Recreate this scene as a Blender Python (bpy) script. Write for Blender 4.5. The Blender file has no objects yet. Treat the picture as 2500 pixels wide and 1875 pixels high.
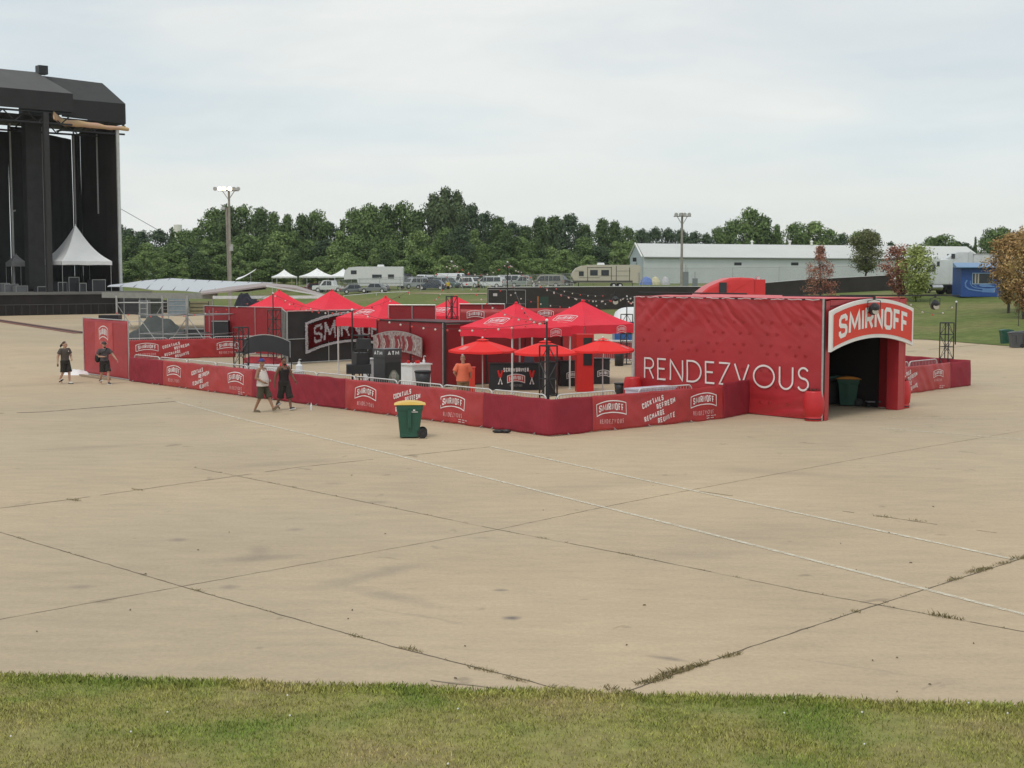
import bpy, math, random
from math import sin, cos, pi, radians
from mathutils import Vector, Matrix, noise, Euler
S = bpy.context.scene
COL = S.collection
rnd = random.Random(7)
# ---------------------------------------------------------------- camera, sky, sun, exposure
F_PX, HOR, CAM_H = 3380.0, 672.0, 4.5
K = F_PX/2550.0                                   # measured distances below are nominal; AD() and X() scale them
PITCH = math.atan((937.5-HOR)/F_PX)
cam = bpy.data.cameras.new('camera'); cam_o = bpy.data.objects.new('camera', cam); COL.objects.link(cam_o)
cam.sensor_width = 36; cam.lens = F_PX/2500*36; cam.clip_end = 6000; cam.clip_start = 0.1
cam_o.location = (0, 0, CAM_H); cam_o.rotation_euler = (pi/2-PITCH, 0, 0)
S.camera = cam_o
SUN_EL, SUN_AZ = radians(58), radians(205)      # azimuth clockwise from +Y
W = bpy.data.worlds.new('World'); S.world = W; W.use_nodes = True
nt = W.node_tree; nt.nodes.clear()
def N(t, k, **kw):
    n = t.nodes.new(k)
    for a, b in kw.items():
        if a in n.inputs.keys(): n.inputs[a].default_value = b
        else: setattr(n, a, b)
    return n
out = N(nt, 'ShaderNodeOutputWorld'); bg = N(nt, 'ShaderNodeBackground', Strength=0.1)
sky = N(nt, 'ShaderNodeTexSky', sky_type='NISHITA', sun_disc=False, sun_elevation=SUN_EL, sun_rotation=SUN_AZ)
tc = N(nt, 'ShaderNodeTexCoord'); mp = N(nt, 'ShaderNodeMapping')
mp.inputs['Scale'].default_value = (1.6, 1.6, 7.0); mp.inputs['Location'].default_value = (3.1, 1.7, 0.2)
n1 = N(nt, 'ShaderNodeTexNoise', Scale=1.5, Detail=7.0, Roughness=0.55, Distortion=0.5)
rp = N(nt, 'ShaderNodeValToRGB'); rp.color_ramp.elements[0].position = .30; rp.color_ramp.elements[1].position = .62
rp.color_ramp.elements[0].color = (.66, .66, .66, 1); rp.color_ramp.elements[1].color = (.95, .95, .95, 1)
mx = N(nt, 'ShaderNodeMix', data_type='RGBA')
n2 = N(nt, 'ShaderNodeTexNoise', Scale=1.1, Detail=5.0, Roughness=0.5)
mp2 = N(nt, 'ShaderNodeMapping'); mp2.inputs['Scale'].default_value = (2.0, 2.0, 11.0); mp2.inputs['Location'].default_value = (9.1, 2.2, 4.2)
rp2 = N(nt, 'ShaderNodeValToRGB'); rp2.color_ramp.elements[0].position = .33; rp2.color_ramp.elements[1].position = .58
rp2.color_ramp.elements[0].color = (5.9, 7.05, 7.7, 1); rp2.color_ramp.elements[1].color = (8.25, 8.45, 8.2, 1)
L = nt.links.new
L(tc.outputs['Generated'], mp.inputs['Vector']); L(mp.outputs[0], n1.inputs['Vector']); L(n1.outputs['Fac'], rp.inputs[0])
L(tc.outputs['Generated'], mp2.inputs['Vector']); L(mp2.outputs[0], n2.inputs['Vector']); L(n2.outputs['Fac'], rp2.inputs[0])
L(rp.outputs[0], mx.inputs['Factor']); L(sky.outputs[0], mx.inputs['A']); L(rp2.outputs[0], mx.inputs['B'])
L(mx.outputs['Result'], bg.inputs['Color']); L(bg.outputs[0], out.inputs[0])
sl = bpy.data.lights.new('sun', 'SUN'); sl.energy = 1.15; sl.angle = radians(18); sl.color = (1, .95, .86)
so = bpy.data.objects.new('sun', sl); COL.objects.link(so)
sd = Vector((sin(SUN_AZ)*cos(SUN_EL), cos(SUN_AZ)*cos(SUN_EL), sin(SUN_EL)))
so.rotation_euler = (-sd).to_track_quat('-Z', 'Y').to_euler(); so.location = (0, 0, 60)
S.view_settings.view_transform = 'Standard'; S.view_settings.look = 'None'; S.view_settings.gamma = 1; S.view_settings.exposure = 0.08

# ---------------------------------------------------------------- measuring: photo pixel -> world
def ray(px, py):
    x = (px-1250)/F_PX; y = -(py-937.5)/F_PX
    return Vector((x, cos(PITCH)+y*sin(PITCH), -sin(PITCH)+y*cos(PITCH)))
def G(px, py, z=0.0):                      # point at height z seen at that pixel
    d = ray(px, py); t = (z-CAM_H)/d.z
    return Vector((d.x*t, d.y*t, z))
def AD(px, py, Y):                         # point at nominal forward distance Y seen at that pixel
    Y = Y*K; d = ray(px, py); t = Y/d.y
    return Vector((d.x*t, Y, CAM_H+d.z*t))
def X(px, Y): return AD(px, HOR, Y).x

# ---------------------------------------------------------------- materials
MATS = {}
def mat(name, col, rough=.6, var=.12, vscale=3.0, bump=0.0, bscale=40.0, metal=0.0, col2=None, alpha=None, emit=None, detail=5, spec=.5, island=0.0):
    if name in MATS: return MATS[name]
    m = bpy.data.materials.new(name); m.use_nodes = True; t = m.node_tree; b = t.nodes['Principled BSDF']
    MATS[name] = m
    b.inputs['Roughness'].default_value = rough; b.inputs['Metallic'].default_value = metal
    b.inputs['Specular IOR Level'].default_value = spec
    c = N(t, 'ShaderNodeTexCoord')
    ns = N(t, 'ShaderNodeTexNoise', Scale=vscale, Detail=float(detail), Roughness=.6)
    t.links.new(c.outputs['Object'], ns.inputs['Vector'])
    mr = N(t, 'ShaderNodeMapRange'); mr.inputs[1].default_value = .3; mr.inputs[2].default_value = .7
    t.links.new(ns.outputs['Fac'], mr.inputs[0])
    mixn = N(t, 'ShaderNodeMix', data_type='RGBA')
    c2 = col2 or tuple(min(1, x*(1+var)) for x in col)
    c1 = col if col2 else tuple(x*(1-var) for x in col)
    mixn.inputs['A'].default_value = (*c1, 1); mixn.inputs['B'].default_value = (*c2, 1)
    t.links.new(mr.outputs[0], mixn.inputs['Factor'])
    last = mixn.outputs['Result']
    if island:
        g = N(t, 'ShaderNodeNewGeometry'); h = N(t, 'ShaderNodeHueSaturation')
        m2 = N(t, 'ShaderNodeMapRange'); m2.inputs[3].default_value = 1-island; m2.inputs[4].default_value = 1+island
        t.links.new(g.outputs['Random Per Island'], m2.inputs[0]); t.links.new(m2.outputs[0], h.inputs['Value'])
        t.links.new(last, h.inputs['Color']); last = h.outputs[0]
    t.links.new(last, b.inputs['Base Color'])
    if bump:
        bn = N(t, 'ShaderNodeTexNoise', Scale=bscale, Detail=4.0); bp = N(t, 'ShaderNodeBump', Strength=bump, Distance=.02)
        t.links.new(c.outputs['Object'], bn.inputs['Vector']); t.links.new(bn.outputs['Fac'], bp.inputs['Height']); t.links.new(bp.outputs[0], b.inputs['Normal'])
    if alpha is not None: b.inputs['Alpha'].default_value = alpha
    if emit: b.inputs['Emission Color'].default_value = (*emit[0], 1); b.inputs['Emission Strength'].default_value = emit[1]
    return m
def lin(r, g, b): return tuple(((c/255+.055)/1.055)**2.4 if c > 10 else c/255/12.92 for c in (r, g, b))
RED_P = mat('printed_vinyl', (.40, .032, .036), .42, .14, 1.5, .25, 5)          # printed banners
RED_D = mat('plain_scrim', (.27, .014, .030), .8, .14, 2.0, .3, 25)            # plain mesh scrim
RED_W = mat('wall_vinyl', (.42, .030, .038), .38, .10, .9, .35, 3.0)
RED_B = mat('booth_panel', (.26, .012, .018), .6, .12, 1.0)
RED_T = mat('tent_canvas', (.78, .022, .050), .75, .06, 1.0, .15, 6)
RED_U = mat('parasol_canvas', (.80, .022, .020), .75, .06, 1.0)
RED_TUB = mat('red_plastic', (.56, .022, .028), .45, .08, 2.0)
RED_K = mat('kiosk_paint', (.62, .02, .018), .5, .05)
RED_SG = mat('sign_red', (.70, .035, .014), .45, .04)
WH = mat('white_print', (.78, .72, .71), .5, .04)
WHF = mat('faded_print', (.72, .38, .37), .5, .08)
WHT = mat('thin_print', (.52, .15, .15), .5, .08)
WHS = mat('sign_white', (.80, .78, .75), .5, .04)
BLK = mat('black_metal', (.018, .018, .02), .45, .2)
BLKC = mat('black_cloth', (.020, .019, .019), .9, .3, 2.0, .3, 20)
BLKP = mat('black_panel', (.030, .030, .034), .6, .2, 1.0)
BLKS = mat('black_scrim', (.030, .027, .024), .9, .25, .5, .3, 8)
GALV = mat('galvanised', (.46, .46, .45), .4, .15, 8, metal=.6)
GALW = mat('pale_steel', (.62, .61, .60), .5, .12, 5)
WOOD = mat('pole_wood', (.30, .275, .24), .85, .2, 2.0, .4, 20)
WPL = mat('white_plastic', (.72, .73, .74), .4, .06)
WCAN = mat('white_canvas', (.80, .80, .80), .7, .05, .6)
GLASS = mat('dark_glass', (.03, .035, .04), .12, .2, 1)
TYRE = mat('rubber', (.02, .02, .02), .8, .2)
# ---------------------------------------------------------------- mesh helper
class MB:
    def __init__(s): s.v = []; s.f = []; s.m = []
    def add(s, vs, fs, mi=0):
        o = len(s.v); s.v += [tuple(v) for v in vs]; s.f += [tuple(i+o for i in f) for f in fs]; s.m += [mi]*len(fs); return s
    def box(s, c, size, mi=0, rz=0.0, taper=1.0, R=None):
        x, y, z = [q/2 for q in size]; vs = []
        for dz in (-1, 1):
            k = taper if dz > 0 else 1
            for dx, dy in ((-1, -1), (1, -1), (1, 1), (-1, 1)): vs.append(Vector((dx*x*k, dy*y*k, dz*z)))
        M = R or Matrix.Rotation(rz, 3, 'Z'); c = Vector(c)
        return s.add([M@v+c for v in vs], [(3, 2, 1, 0), (4, 5, 6, 7), (0, 1, 5, 4), (1, 2, 6, 5), (2, 3, 7, 6), (3, 0, 4, 7)], mi)
    def beam(s, a, b, w, h=None, mi=0):     # rectangular bar from a to b
        a = Vector(a); b = Vector(b); d = b-a; R = d.to_track_quat('X', 'Z').to_matrix()
        return s.box((a+b)/2, (d.length, w, h or w), mi, R=R)
    def tube(s, a, b, r, mi=0, n=6, r2=None):
        a = Vector(a); b = Vector(b); d = (b-a); q = d.to_track_quat('Z', 'Y').to_matrix(); r2 = r if r2 is None else r2
        vs = [a+q@Vector((r*cos(2*pi*i/n), r*sin(2*pi*i/n), 0)) for i in range(n)]+[b+q@Vector((r2*cos(2*pi*i/n), r2*sin(2*pi*i/n), 0)) for i in range(n)]
        return s.add(vs, [(i, (i+1) % n, n+(i+1) % n, n+i) for i in range(n)]+[tuple(range(n-1, -1, -1)), tuple(range(n, 2*n))], mi)
    def path(s, pts, r, mi=0, n=6):
        for a, b in zip(pts[:-1], pts[1:]):
            if (Vector(b)-Vector(a)).length > 1e-6: s.tube(a, b, r, mi, n)
        return s
    def lathe(s, prof, c=(0, 0, 0), n=16, mi=0, sq=1.0, R=None):   # prof [(r,z)]
        c = Vector(c); vs = []
        for r, z in prof:
            for i in range(n):
                v = Vector((r*cos(2*pi*i/n), r*sin(2*pi*i/n)*sq, z)); vs.append((R@v if R else v)+c)
        fs = [(k*n+i, k*n+(i+1) % n, (k+1)*n+(i+1) % n, (k+1)*n+i) for k in range(len(prof)-1) for i in range(n)]
        fs += [tuple(range(n-1, -1, -1)), tuple((len(prof)-1)*n+i for i in range(n))]
        return s.add(vs, fs, mi)
    def ball(s, c, r, mi=0, n=10, sc=(1, 1, 1), R=None):
        k = max(4, n//2); c = Vector(c); vs = []
        for j in range(k+1):
            a = -pi/2+pi*j/k; rr = max(cos(a), .02)
            for i in range(n):
                v = Vector((r*rr*cos(2*pi*i/n)*sc[0], r*rr*sin(2*pi*i/n)*sc[1], r*sin(a)*sc[2])); vs.append((R@v if R else v)+c)
        fs = [(q*n+i, q*n+(i+1) % n, (q+1)*n+(i+1) % n, (q+1)*n+i) for q in range(k) for i in range(n)]
        fs += [tuple(range(n-1, -1, -1)), tuple(k*n+i for i in range(n))]
        return s.add(vs, fs, mi)
    def capsule(s, a, ra, b, rb, n=10):
        a = Vector(a); b = Vector(b); d = b-a; q = (d if d.length > 1e-5 else Vector((0, 0, 1))).to_track_quat('Z', 'Y').to_matrix(); vs = []; k = 3
        rings = [(-ra*cos(pi/2*i/k), ra*sin(pi/2*i/k)+.0005, a) for i in range(k+1)]+[(rb*sin(pi/2*i/k), rb*cos(pi/2*i/k)+.0005, b) for i in range(k+1)]
        for z, r, c in rings:
            vs += [c+q@Vector((r*cos(2*pi*i/n), r*sin(2*pi*i/n), z)) for i in range(n)]
        m = len(rings); fs = [(j*n+i, j*n+(i+1) % n, (j+1)*n+(i+1) % n, (j+1)*n+i) for j in range(m-1) for i in range(n)]
        return s.add(vs, fs+[tuple(range(n-1, -1, -1)), tuple((m-1)*n+i for i in range(n))])
    def prism(s, poly, P, D, mi=0):          # poly 2D -> P(u,v) world, extruded by vector D
        n = len(poly); D = Vector(D); a = [Vector(P(u, v)) for u, v in poly]; b = [q+D for q in a]
        return s.add(a+b, [tuple(range(n-1, -1, -1)), tuple(range(n, 2*n))]+[(i, (i+1) % n, n+(i+1) % n, n+i) for i in range(n)], mi)
    def grid(s, fn, nu, nv, mi=0):           # fn(u,v) u,v in 0..1
        vs = [fn(i/nu, j/nv) for j in range(nv+1) for i in range(nu+1)]
        return s.add(vs, [(j*(nu+1)+i, j*(nu+1)+i+1, (j+1)*(nu+1)+i+1, (j+1)*(nu+1)+i) for j in range(nv) for i in range(nu)], mi)
    def build(s, name, mats, parent=None, world=True, smooth=False, loc=None):
        me = bpy.data.meshes.new(name)
        off = Vector((0, 0, 0))
        if parent is not None and world:
            off = Vector(parent.location)
            q = parent.parent
            while q: off += Vector(q.location); q = q.parent
        if parent is None and loc is None and s.v and world:
            xs = [v[0] for v in s.v]; ys = [v[1] for v in s.v]; zs = [v[2] for v in s.v]
            loc = ((min(xs)+max(xs))/2, (min(ys)+max(ys))/2, min(zs))
        if loc is not None and parent is None: off = Vector(loc)
        me.from_pydata([tuple(Vector(v)-off) for v in s.v], [], s.f)
        if not isinstance(mats, (list, tuple)): mats = [mats]
        for m in mats: me.materials.append(m)
        me.polygons.foreach_set('material_index', s.m)
        if smooth: me.polygons.foreach_set('use_smooth', [True]*len(s.f))
        me.update()
        o = bpy.data.objects.new(name, me); COL.objects.link(o)
        if parent is not None: o.parent = parent
        elif loc is not None: o.location = loc
        return o
def tag(o, label=None, cat=None, group=None, kind=None):
    if label: o['label'] = label
    if cat: o['category'] = cat
    if group: o['group'] = group
    if kind: o['kind'] = kind
    return o
def empty(name, loc, label, cat, group=None, rz=0.0):
    o = bpy.data.objects.new(name, None); COL.objects.link(o); o.location = loc; o.rotation_euler = (0, 0, rz)
    return tag(o, label, cat, group)
KIDS = {}
def copy_tree(o, loc=None, rz=None, label=None, parent=None, scale=None):
    c = o.copy(); COL.objects.link(c)
    if parent is not None: c.parent = parent
    if loc is not None: c.location = loc
    if rz is not None: c.rotation_euler = (0, 0, rz)
    if label: c['label'] = label
    if scale is not None: c.scale = scale
    for ch in [k for k in bpy.data.objects if k.parent == o]: copy_tree(ch, parent=c)
    return c
def struct(o, label=None): o['kind'] = 'structure'; o['label'] = label or o.name; return o

# ---------------------------------------------------------------- lettering
def arc(cx, cy, rx, ry, a0, a1, n=10):
    return [(cx+rx*cos(radians(a0+(a1-a0)*i/n)), cy+ry*sin(radians(a0+(a1-a0)*i/n))) for i in range(n+1)]
GL = {
 'A': (1.0, [[(0, 0), (.5, 1), (1, 0)], [(.2, .3), (.8, .3)]]),
 'C': (.85, [[(1, .70), (1, .86), (.8, 1), (.2, 1), (0, .86), (0, .14), (.2, 0), (.8, 0), (1, .14), (1, .30)]]),
 'D': (.9, [[(0, 0), (0, 1), (.75, 1), (1, .84), (1, .16), (.75, 0), (0, 0)]]),
 'E': (.75, [[(1, 1), (0, 1), (0, 0), (1, 0)], [(0, .52), (.85, .52)]]),
 'F': (.75, [[(1, 1), (0, 1), (0, 0)], [(0, .52), (.85, .52)]]),
 'G': (.9, [[(1, .74), (1, .86), (.8, 1), (.2, 1), (0, .86), (0, .14), (.2, 0), (.8, 0), (1, .14), (1, .48), (.55, .48)]]),
 'H': (.9, [[(0, 0), (0, 1)], [(1, 0), (1, 1)], [(0, .5), (1, .5)]]),
 'I': (0.0, [[(.5, 0), (.5, 1)]]),
 'K': (.95, [[(0, 0), (0, 1)], [(1, 1), (0, .42)], [(.3, .58), (1, 0)]]),
 'L': (.7, [[(0, 1), (0, 0), (1, 0)]]),
 'M': (1.35, [[(0, 0), (.06, 1), (.5, .22), (.94, 1), (1, 0)]]),
 'N': (.95, [[(0, 0), (0, 1), (1, 0), (1, 1)]]),
 'O': (.9, [[(.5, 1), (.2, 1), (0, .86), (0, .14), (.2, 0), (.8, 0), (1, .14), (1, .86), (.8, 1), (.5, 1)]]),
 'R': (.9, [[(0, 0), (0, 1), (.8, 1), (1, .88), (1, .60), (.8, .48), (0, .48)], [(.5, .48), (1, 0)]]),
 'S': (.85, [[(1, .72), (1, .87), (.8, 1), (.2, 1), (0, .87), (0, .66), (.14, .56), (.86, .44), (1, .34), (1, .13), (.8, 0), (.2, 0), (0, .13), (0, .28)]]),
 'T': (.85, [[(0, 1), (1, 1)], [(.5, 1), (.5, 0)]]),
 'U': (.9, [[(0, 1), (0, .14), (.2, 0), (.8, 0), (1, .14), (1, 1)]]),
 'V': (.95, [[(0, 1), (.5, 0), (1, 1)]]),
 'W': (1.4, [[(0, 1), (.25, 0), (.5, .8), (.75, 0), (1, 1)]]),
 'Z': (.85, [[(0, 1), (1, 1), (0, 0), (1, 0)]]),
}
GEO = dict(GL)
GEO.update({
 'O': (1.65, [arc(.5, .5, .5, .5, 90, 450, 28)]),
 'D': (1.2, [[(0, 0), (0, 1), (.35, 1)]+arc(.35, .5, .65, .5, 90, -90, 16)[1:]+[(0, 0)]]),
 'R': (.85, [[(0, 0), (0, 1), (.55, 1)]+arc(.55, .75, .45, .25, 90, -90, 10)[1:]+[(0, .5)], [(.5, .5), (1, 0)]]),
 'U': (1.0, [[(0, 1), (0, .35)]+arc(.5, .35, .5, .35, 180, 360, 14)+[(1, 1)]]),
 'S': (.8, [arc(.5, .76, .46, .24, 25, 270, 12)+arc(.5, .26, .5, .26, 90, -155, 12)]),
 'Z': (.9, [[(0, 1), (1, 1), (0, 0), (1, 0)]]), 'V': (1.15, [[(0, 1), (.5, 0), (1, 1)]]), 'N': (1.1, [[(0, 0), (0, 1), (1, 0), (1, 1)]]),
})
def ribbon(mb, pts, w, Fn, mi, seg, off):
    P = [Vector(p) for p in pts]; Q = [P[0]]
    for a, b in zip(P[:-1], P[1:]):
        k = max(1, int((b-a).length/seg))
        for i in range(1, k+1): Q.append(a+(b-a)*(i/k))
    closed = (P[0]-P[-1]).length < 1e-6; n = len(Q); vs = []
    for i, p in enumerate(Q):
        if closed and i in (0, n-1): d0 = (Q[-1]-Q[-2]).normalized(); d1 = (Q[1]-Q[0]).normalized()
        else:
            d0 = (Q[i]-Q[i-1]).normalized() if i else (Q[1]-Q[0]).normalized()
            d1 = (Q[i+1]-Q[i]).normalized() if i < n-1 else (Q[-1]-Q[-2]).normalized()
        t = d0+d1; t = t.normalized() if t.length > .05 else d0
        nn = Vector((-t.y, t.x)); c = max(.74, nn.dot(Vector((-d0.y, d0.x))))
        o = nn*(w/2/c); vs += [Fn(p.x+o.x, p.y+o.y, off), Fn(p.x-o.x, p.y-o.y, off)]
    mb.add(vs, [(2*i, 2*i+1, 2*i+3, 2*i+2) for i in range(n-1)], mi)
def text(mb, string, Fn, x0, y0, H, wr, st, gap, mi=0, font=GL, slant=0.0, arch=None, width=None, off=.008, seg=None, stretch=None):
    """letters of height H; wr width of a unit letter / H; arch(x) raises the baseline; width fits the line."""
    ws = [font[c][0]*H*wr if c != ' ' else H*wr*.5 for c in string]
    tot = sum(ws)+(len(ws)-1)*(gap+st)+st
    k = (width-(len(ws)*st+(len(ws)-1)*gap))/max(1e-6, sum(ws)) if width else 1
    ws = [w*k for w in ws]; x = x0+st/2; q = 0; seg = seg or H
    for c, w in zip(string, ws):
        if c != ' ':
            for stx in font[c][1]:
                pts = []
                for u, v in stx:
                    xx = x+(u*w if font[c][0] else 0); yy = st/2+v*(H-st); pts.append((xx, yy))
                def M(a, b, o): return Fn(a+slant*b, y0+b+(arch(a) if arch else 0), o)
                ribbon(mb, pts, st, M, mi, seg, off+.0015*(q % 4)); q += 1
        x += w+gap+st
    return x
def logo(mb, Fn, cx, cy, w, h, mi=0, line=None, fill=None, off=.008, sharp=.16, small=False):
    """arched word mark: frame with the word inside. (cx,cy) centre, w wide, h tall incl. arch."""
    A = h*.22; b = h-A; n = 14; line = line or h*.075
    top = [(cx-w/2+w*i/n, cy-h/2+b+A*(1-(2*i/n-1)**2)) for i in range(n+1)]
    bot = [(x, y-b) for x, y in top]
    pts = [bot[0]]+top+bot[::-1]
    if fill is not None:
        vs = [Fn(x, y, off-.004) for x, y in top]+[Fn(x, y, off-.004) for x, y in bot]
        mb.add(vs, [(i, i+1, n+2+i, n+1+i) for i in range(n)], fill)
    ribbon(mb, pts, line, Fn, mi, 9, off)
    arch = lambda x: A*(1-((x-cx)/(w/2))**2)
    H = b*.60; st = H*.17
    text(mb, 'SMIRNOFF', Fn, cx-w*.41, cy-h/2+b*.20, H, .3, st, st*.75, mi, arch=arch, width=w*.82, off=off+.001)
E1 = Vector((.756, .654, 0)); E2 = Vector((-.654, .756, 0)); UP = Vector((0, 0, 1))
RZ = math.atan2(E1.y, E1.x)
# ---------------------------------------------------------------- ground
TT = [(-1800, [(158, 0), (175, 1.2), (200, 2.4), (260, 4)]), (640, [(150, 0), (168, 1.4), (185, 2.4), (250, 4)]), (1050, [(118, 0), (142, 1.5), (166, 2.4), (250, 4)]),
      (1250, [(100, 0), (118, 1.0), (160, 2.5), (250, 4)]), (1500, [(98, 0), (115, 1.07), (155, 2.85), (240, 3.6)]), (1950, [(80, 0), (116, 2.2), (160, 3.0), (240, 3.6)]),
      (2200, [(74, 0), (101, 2.55), (150, 3.0), (240, 3.6)]), (2500, [(66, 0), (98, 2.6), (150, 3.0), (240, 3.6)]), (4500, [(58, 0), (92, 2.7), (150, 3.0), (240, 3.6)])]
def tcol(px):
    px = max(-1800, min(4499, px))
    for (a, A), (b, B) in zip(TT[:-1], TT[1:]):
        if a <= px <= b:
            t = (px-a)/(b-a); t = t*t*(3-2*t) if b-a < 600 else t
            return [(p[0]+(q[0]-p[0])*t, p[1]+(q[1]-p[1])*t) for p, q in zip(A, B)]
def VY(px, Y): return Vector(((px-1250)/F_PX*Y, Y, 0))
def gz(x, y):
    if y < 5: return 0
    c = tcol(1250+F_PX*x/y); d = y/K
    if d <= c[0][0]: return 0.0
    for (a, za), (b, zb) in zip(c[:-1], c[1:]):
        if d <= b: return za+(zb-za)*(d-a)/(b-a)
    return c[-1][1]
def OG(px, d): x = X(px, d); return Vector((x, d*K, gz(x, d*K)))   # on the ground at pixel column px, nominal distance d

def node_ground(m, spec):
    """extra colour layers on a ground material: spec=list of (kind, ...)"""
CONC = bpy.data.materials.new('concrete'); CONC.use_nodes = True
def make_conc():
    t = CONC.node_tree; b = t.nodes['Principled BSDF']; b.inputs['Roughness'].default_value = .88; b.inputs['Specular IOR Level'].default_value = .25
    g = N(t, 'ShaderNodeNewGeometry'); Lk = t.links.new
    def noi(sc, det, rough=.6, scale=None, dist=0.0):
        n = N(t, 'ShaderNodeTexNoise', Scale=sc, Detail=float(det), Roughness=rough, Distortion=dist)
        if scale:
            mpn = N(t, 'ShaderNodeMapping'); mpn.inputs['Scale'].default_value = scale; mpn.inputs['Rotation'].default_value = (0, 0, .62)
            Lk(g.outputs['Position'], mpn.inputs['Vector']); Lk(mpn.outputs[0], n.inputs['Vector'])
        else: Lk(g.outputs['Position'], n.inputs['Vector'])
        return n
    def ramp(src, p0, c0, p1, c1):
        r = N(t, 'ShaderNodeValToRGB'); r.color_ramp.elements[0].position = p0; r.color_ramp.elements[1].position = p1
        r.color_ramp.elements[0].color = (*c0, 1); r.color_ramp.elements[1].color = (*c1, 1); Lk(src, r.inputs[0]); return r.outputs[0]
    base = ramp(noi(.10, 6, .62).outputs['Fac'], .32, (.480, .375, .258), .66, (.575, .452, .308))
    def mult(a, bb, f=1.0):
        mm = N(t, 'ShaderNodeMix', data_type='RGBA', blend_type='MULTIPLY'); mm.inputs['Factor'].default_value = f; Lk(a, mm.inputs['A']); Lk(bb, mm.inputs['B']); return mm.outputs['Result']
    base = mult(base, ramp(noi(.9, 7, .7, (1, 3.2, 1)).outputs['Fac'], .25, (.86, .86, .87), .62, (1.03, 1.02, 1.0)))
    base = mult(base, ramp(noi(14, 6, .8).outputs['Fac'], .3, (.86, .86, .86), .7, (1.08, 1.08, 1.07)))
    base = mult(base, ramp(noi(.045, 3, .5).outputs['Fac'], .40, (.90, .93, .97), .56, (1.0, 1.0, 1.0)))
    # small dark oil spots
    base = mult(base, ramp(noi(1.3, 3, .5, None, .6).outputs['Fac'], .25, (.72, .72, .74), .32, (1, 1, 1)))
    # tyre scuffs and named stains: (x, y, rx, ry, angle, strength)
    for (px, py, rx, ry, an, k) in [(1640, 1605, .32, .10, -.5, .30), (440, 1317, .22, .22, 0, .20), (565, 1432, .20, .2, 0, .22), (205, 1432, .25, .2, 0, .16), (725, 1292, .2, .2, 0, .16),
                                    (1253, 1508, .16, .14, .3, .45), (1225, 1440, .14, .10, 0, .35), (640, 1360, 1.0, .35, .3, .17), (930, 1400, 1.5, .35, .9, .16), (980, 1450, 1.4, .3, -.7, .15), (640, 1345, .25, .6, .2, .14), (1060, 1500, 1.1, .08, -.6, .12), (700, 1130, 2.5, .5, .5, .10), (1500, 1180, 3.0, .8, .6, .09), (1900, 1150, 2.5, .7, -.5, .09), (250, 1090, 2.5, .6, .5, .09),
                                    (1700, 1350, 1.8, .5, .1, .08), (2100, 1620, .9, .04, -.55, .12), (1180, 1312, .3, .1, 0, .16), (930, 1225, .35, .2, 0, .16), (820, 1180, .35, .25, 0, .14), (1880, 1300, 3, 1.2, .6, .07), (60, 940, 4, 1.2, .5, .08), (2350, 918, 1.3, .35, .3, .22)]:
        c = G(px, py)
        mpn = N(t, 'ShaderNodeMapping', vector_type='TEXTURE'); mpn.inputs['Location'].default_value = (c.x, c.y, 0); mpn.inputs['Rotation'].default_value = (0, 0, an)
        mpn.inputs['Scale'].default_value = (rx, ry, 1)
        wob = N(t, 'ShaderNodeVectorMath', operation='ADD'); nn = noi(3.5, 3); sc = N(t, 'ShaderNodeVectorMath', operation='SCALE'); sc.inputs['Scale'].default_value = .28*min(1, rx)
        Lk(nn.outputs['Color'], sc.inputs[0]); Lk(g.outputs['Position'], wob.inputs[0]); Lk(sc.outputs[0], wob.inputs[1]); Lk(wob.outputs[0], mpn.inputs['Vector'])
        ln = N(t, 'ShaderNodeVectorMath', operation='LENGTH'); Lk(mpn.outputs[0], ln.inputs[0])
        base = mult(base, ramp(ln.outputs['Value'], .15, (1-k*1.35, 1-k*1.3, 1-k*1.0), 1.0, (1, 1, 1)))
    Lk(base, b.inputs['Base Color'])
    bp = N(t, 'ShaderNodeBump', Strength=.25, Distance=.01); Lk(noi(30, 5, .7).outputs['Fac'], bp.inputs['Height']); Lk(bp.outputs[0], b.inputs['Normal'])
make_conc()
rat = [-3+.06*i for i in range(101)]
mb = MB(); vs = []
for r in rat:
    far = tcol(1250+F_PX*r)[0][0]*K+.6; yn = 9.0; ym = min(far-1, 30)
    for y in (yn, 12, 20, ym, (ym+far)/2, far): vs.append((r*y, y, 0))
n = 6; mb.add(vs, [(i*n+j, (i+1)*n+j, (i+1)*n+j+1, i*n+j+1) for i in range(len(rat)-1) for j in range(n-1)])
struct(mb.build('parking_lot', CONC, loc=(0, 0, 0)), 'pale worn concrete parking lot')

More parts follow.
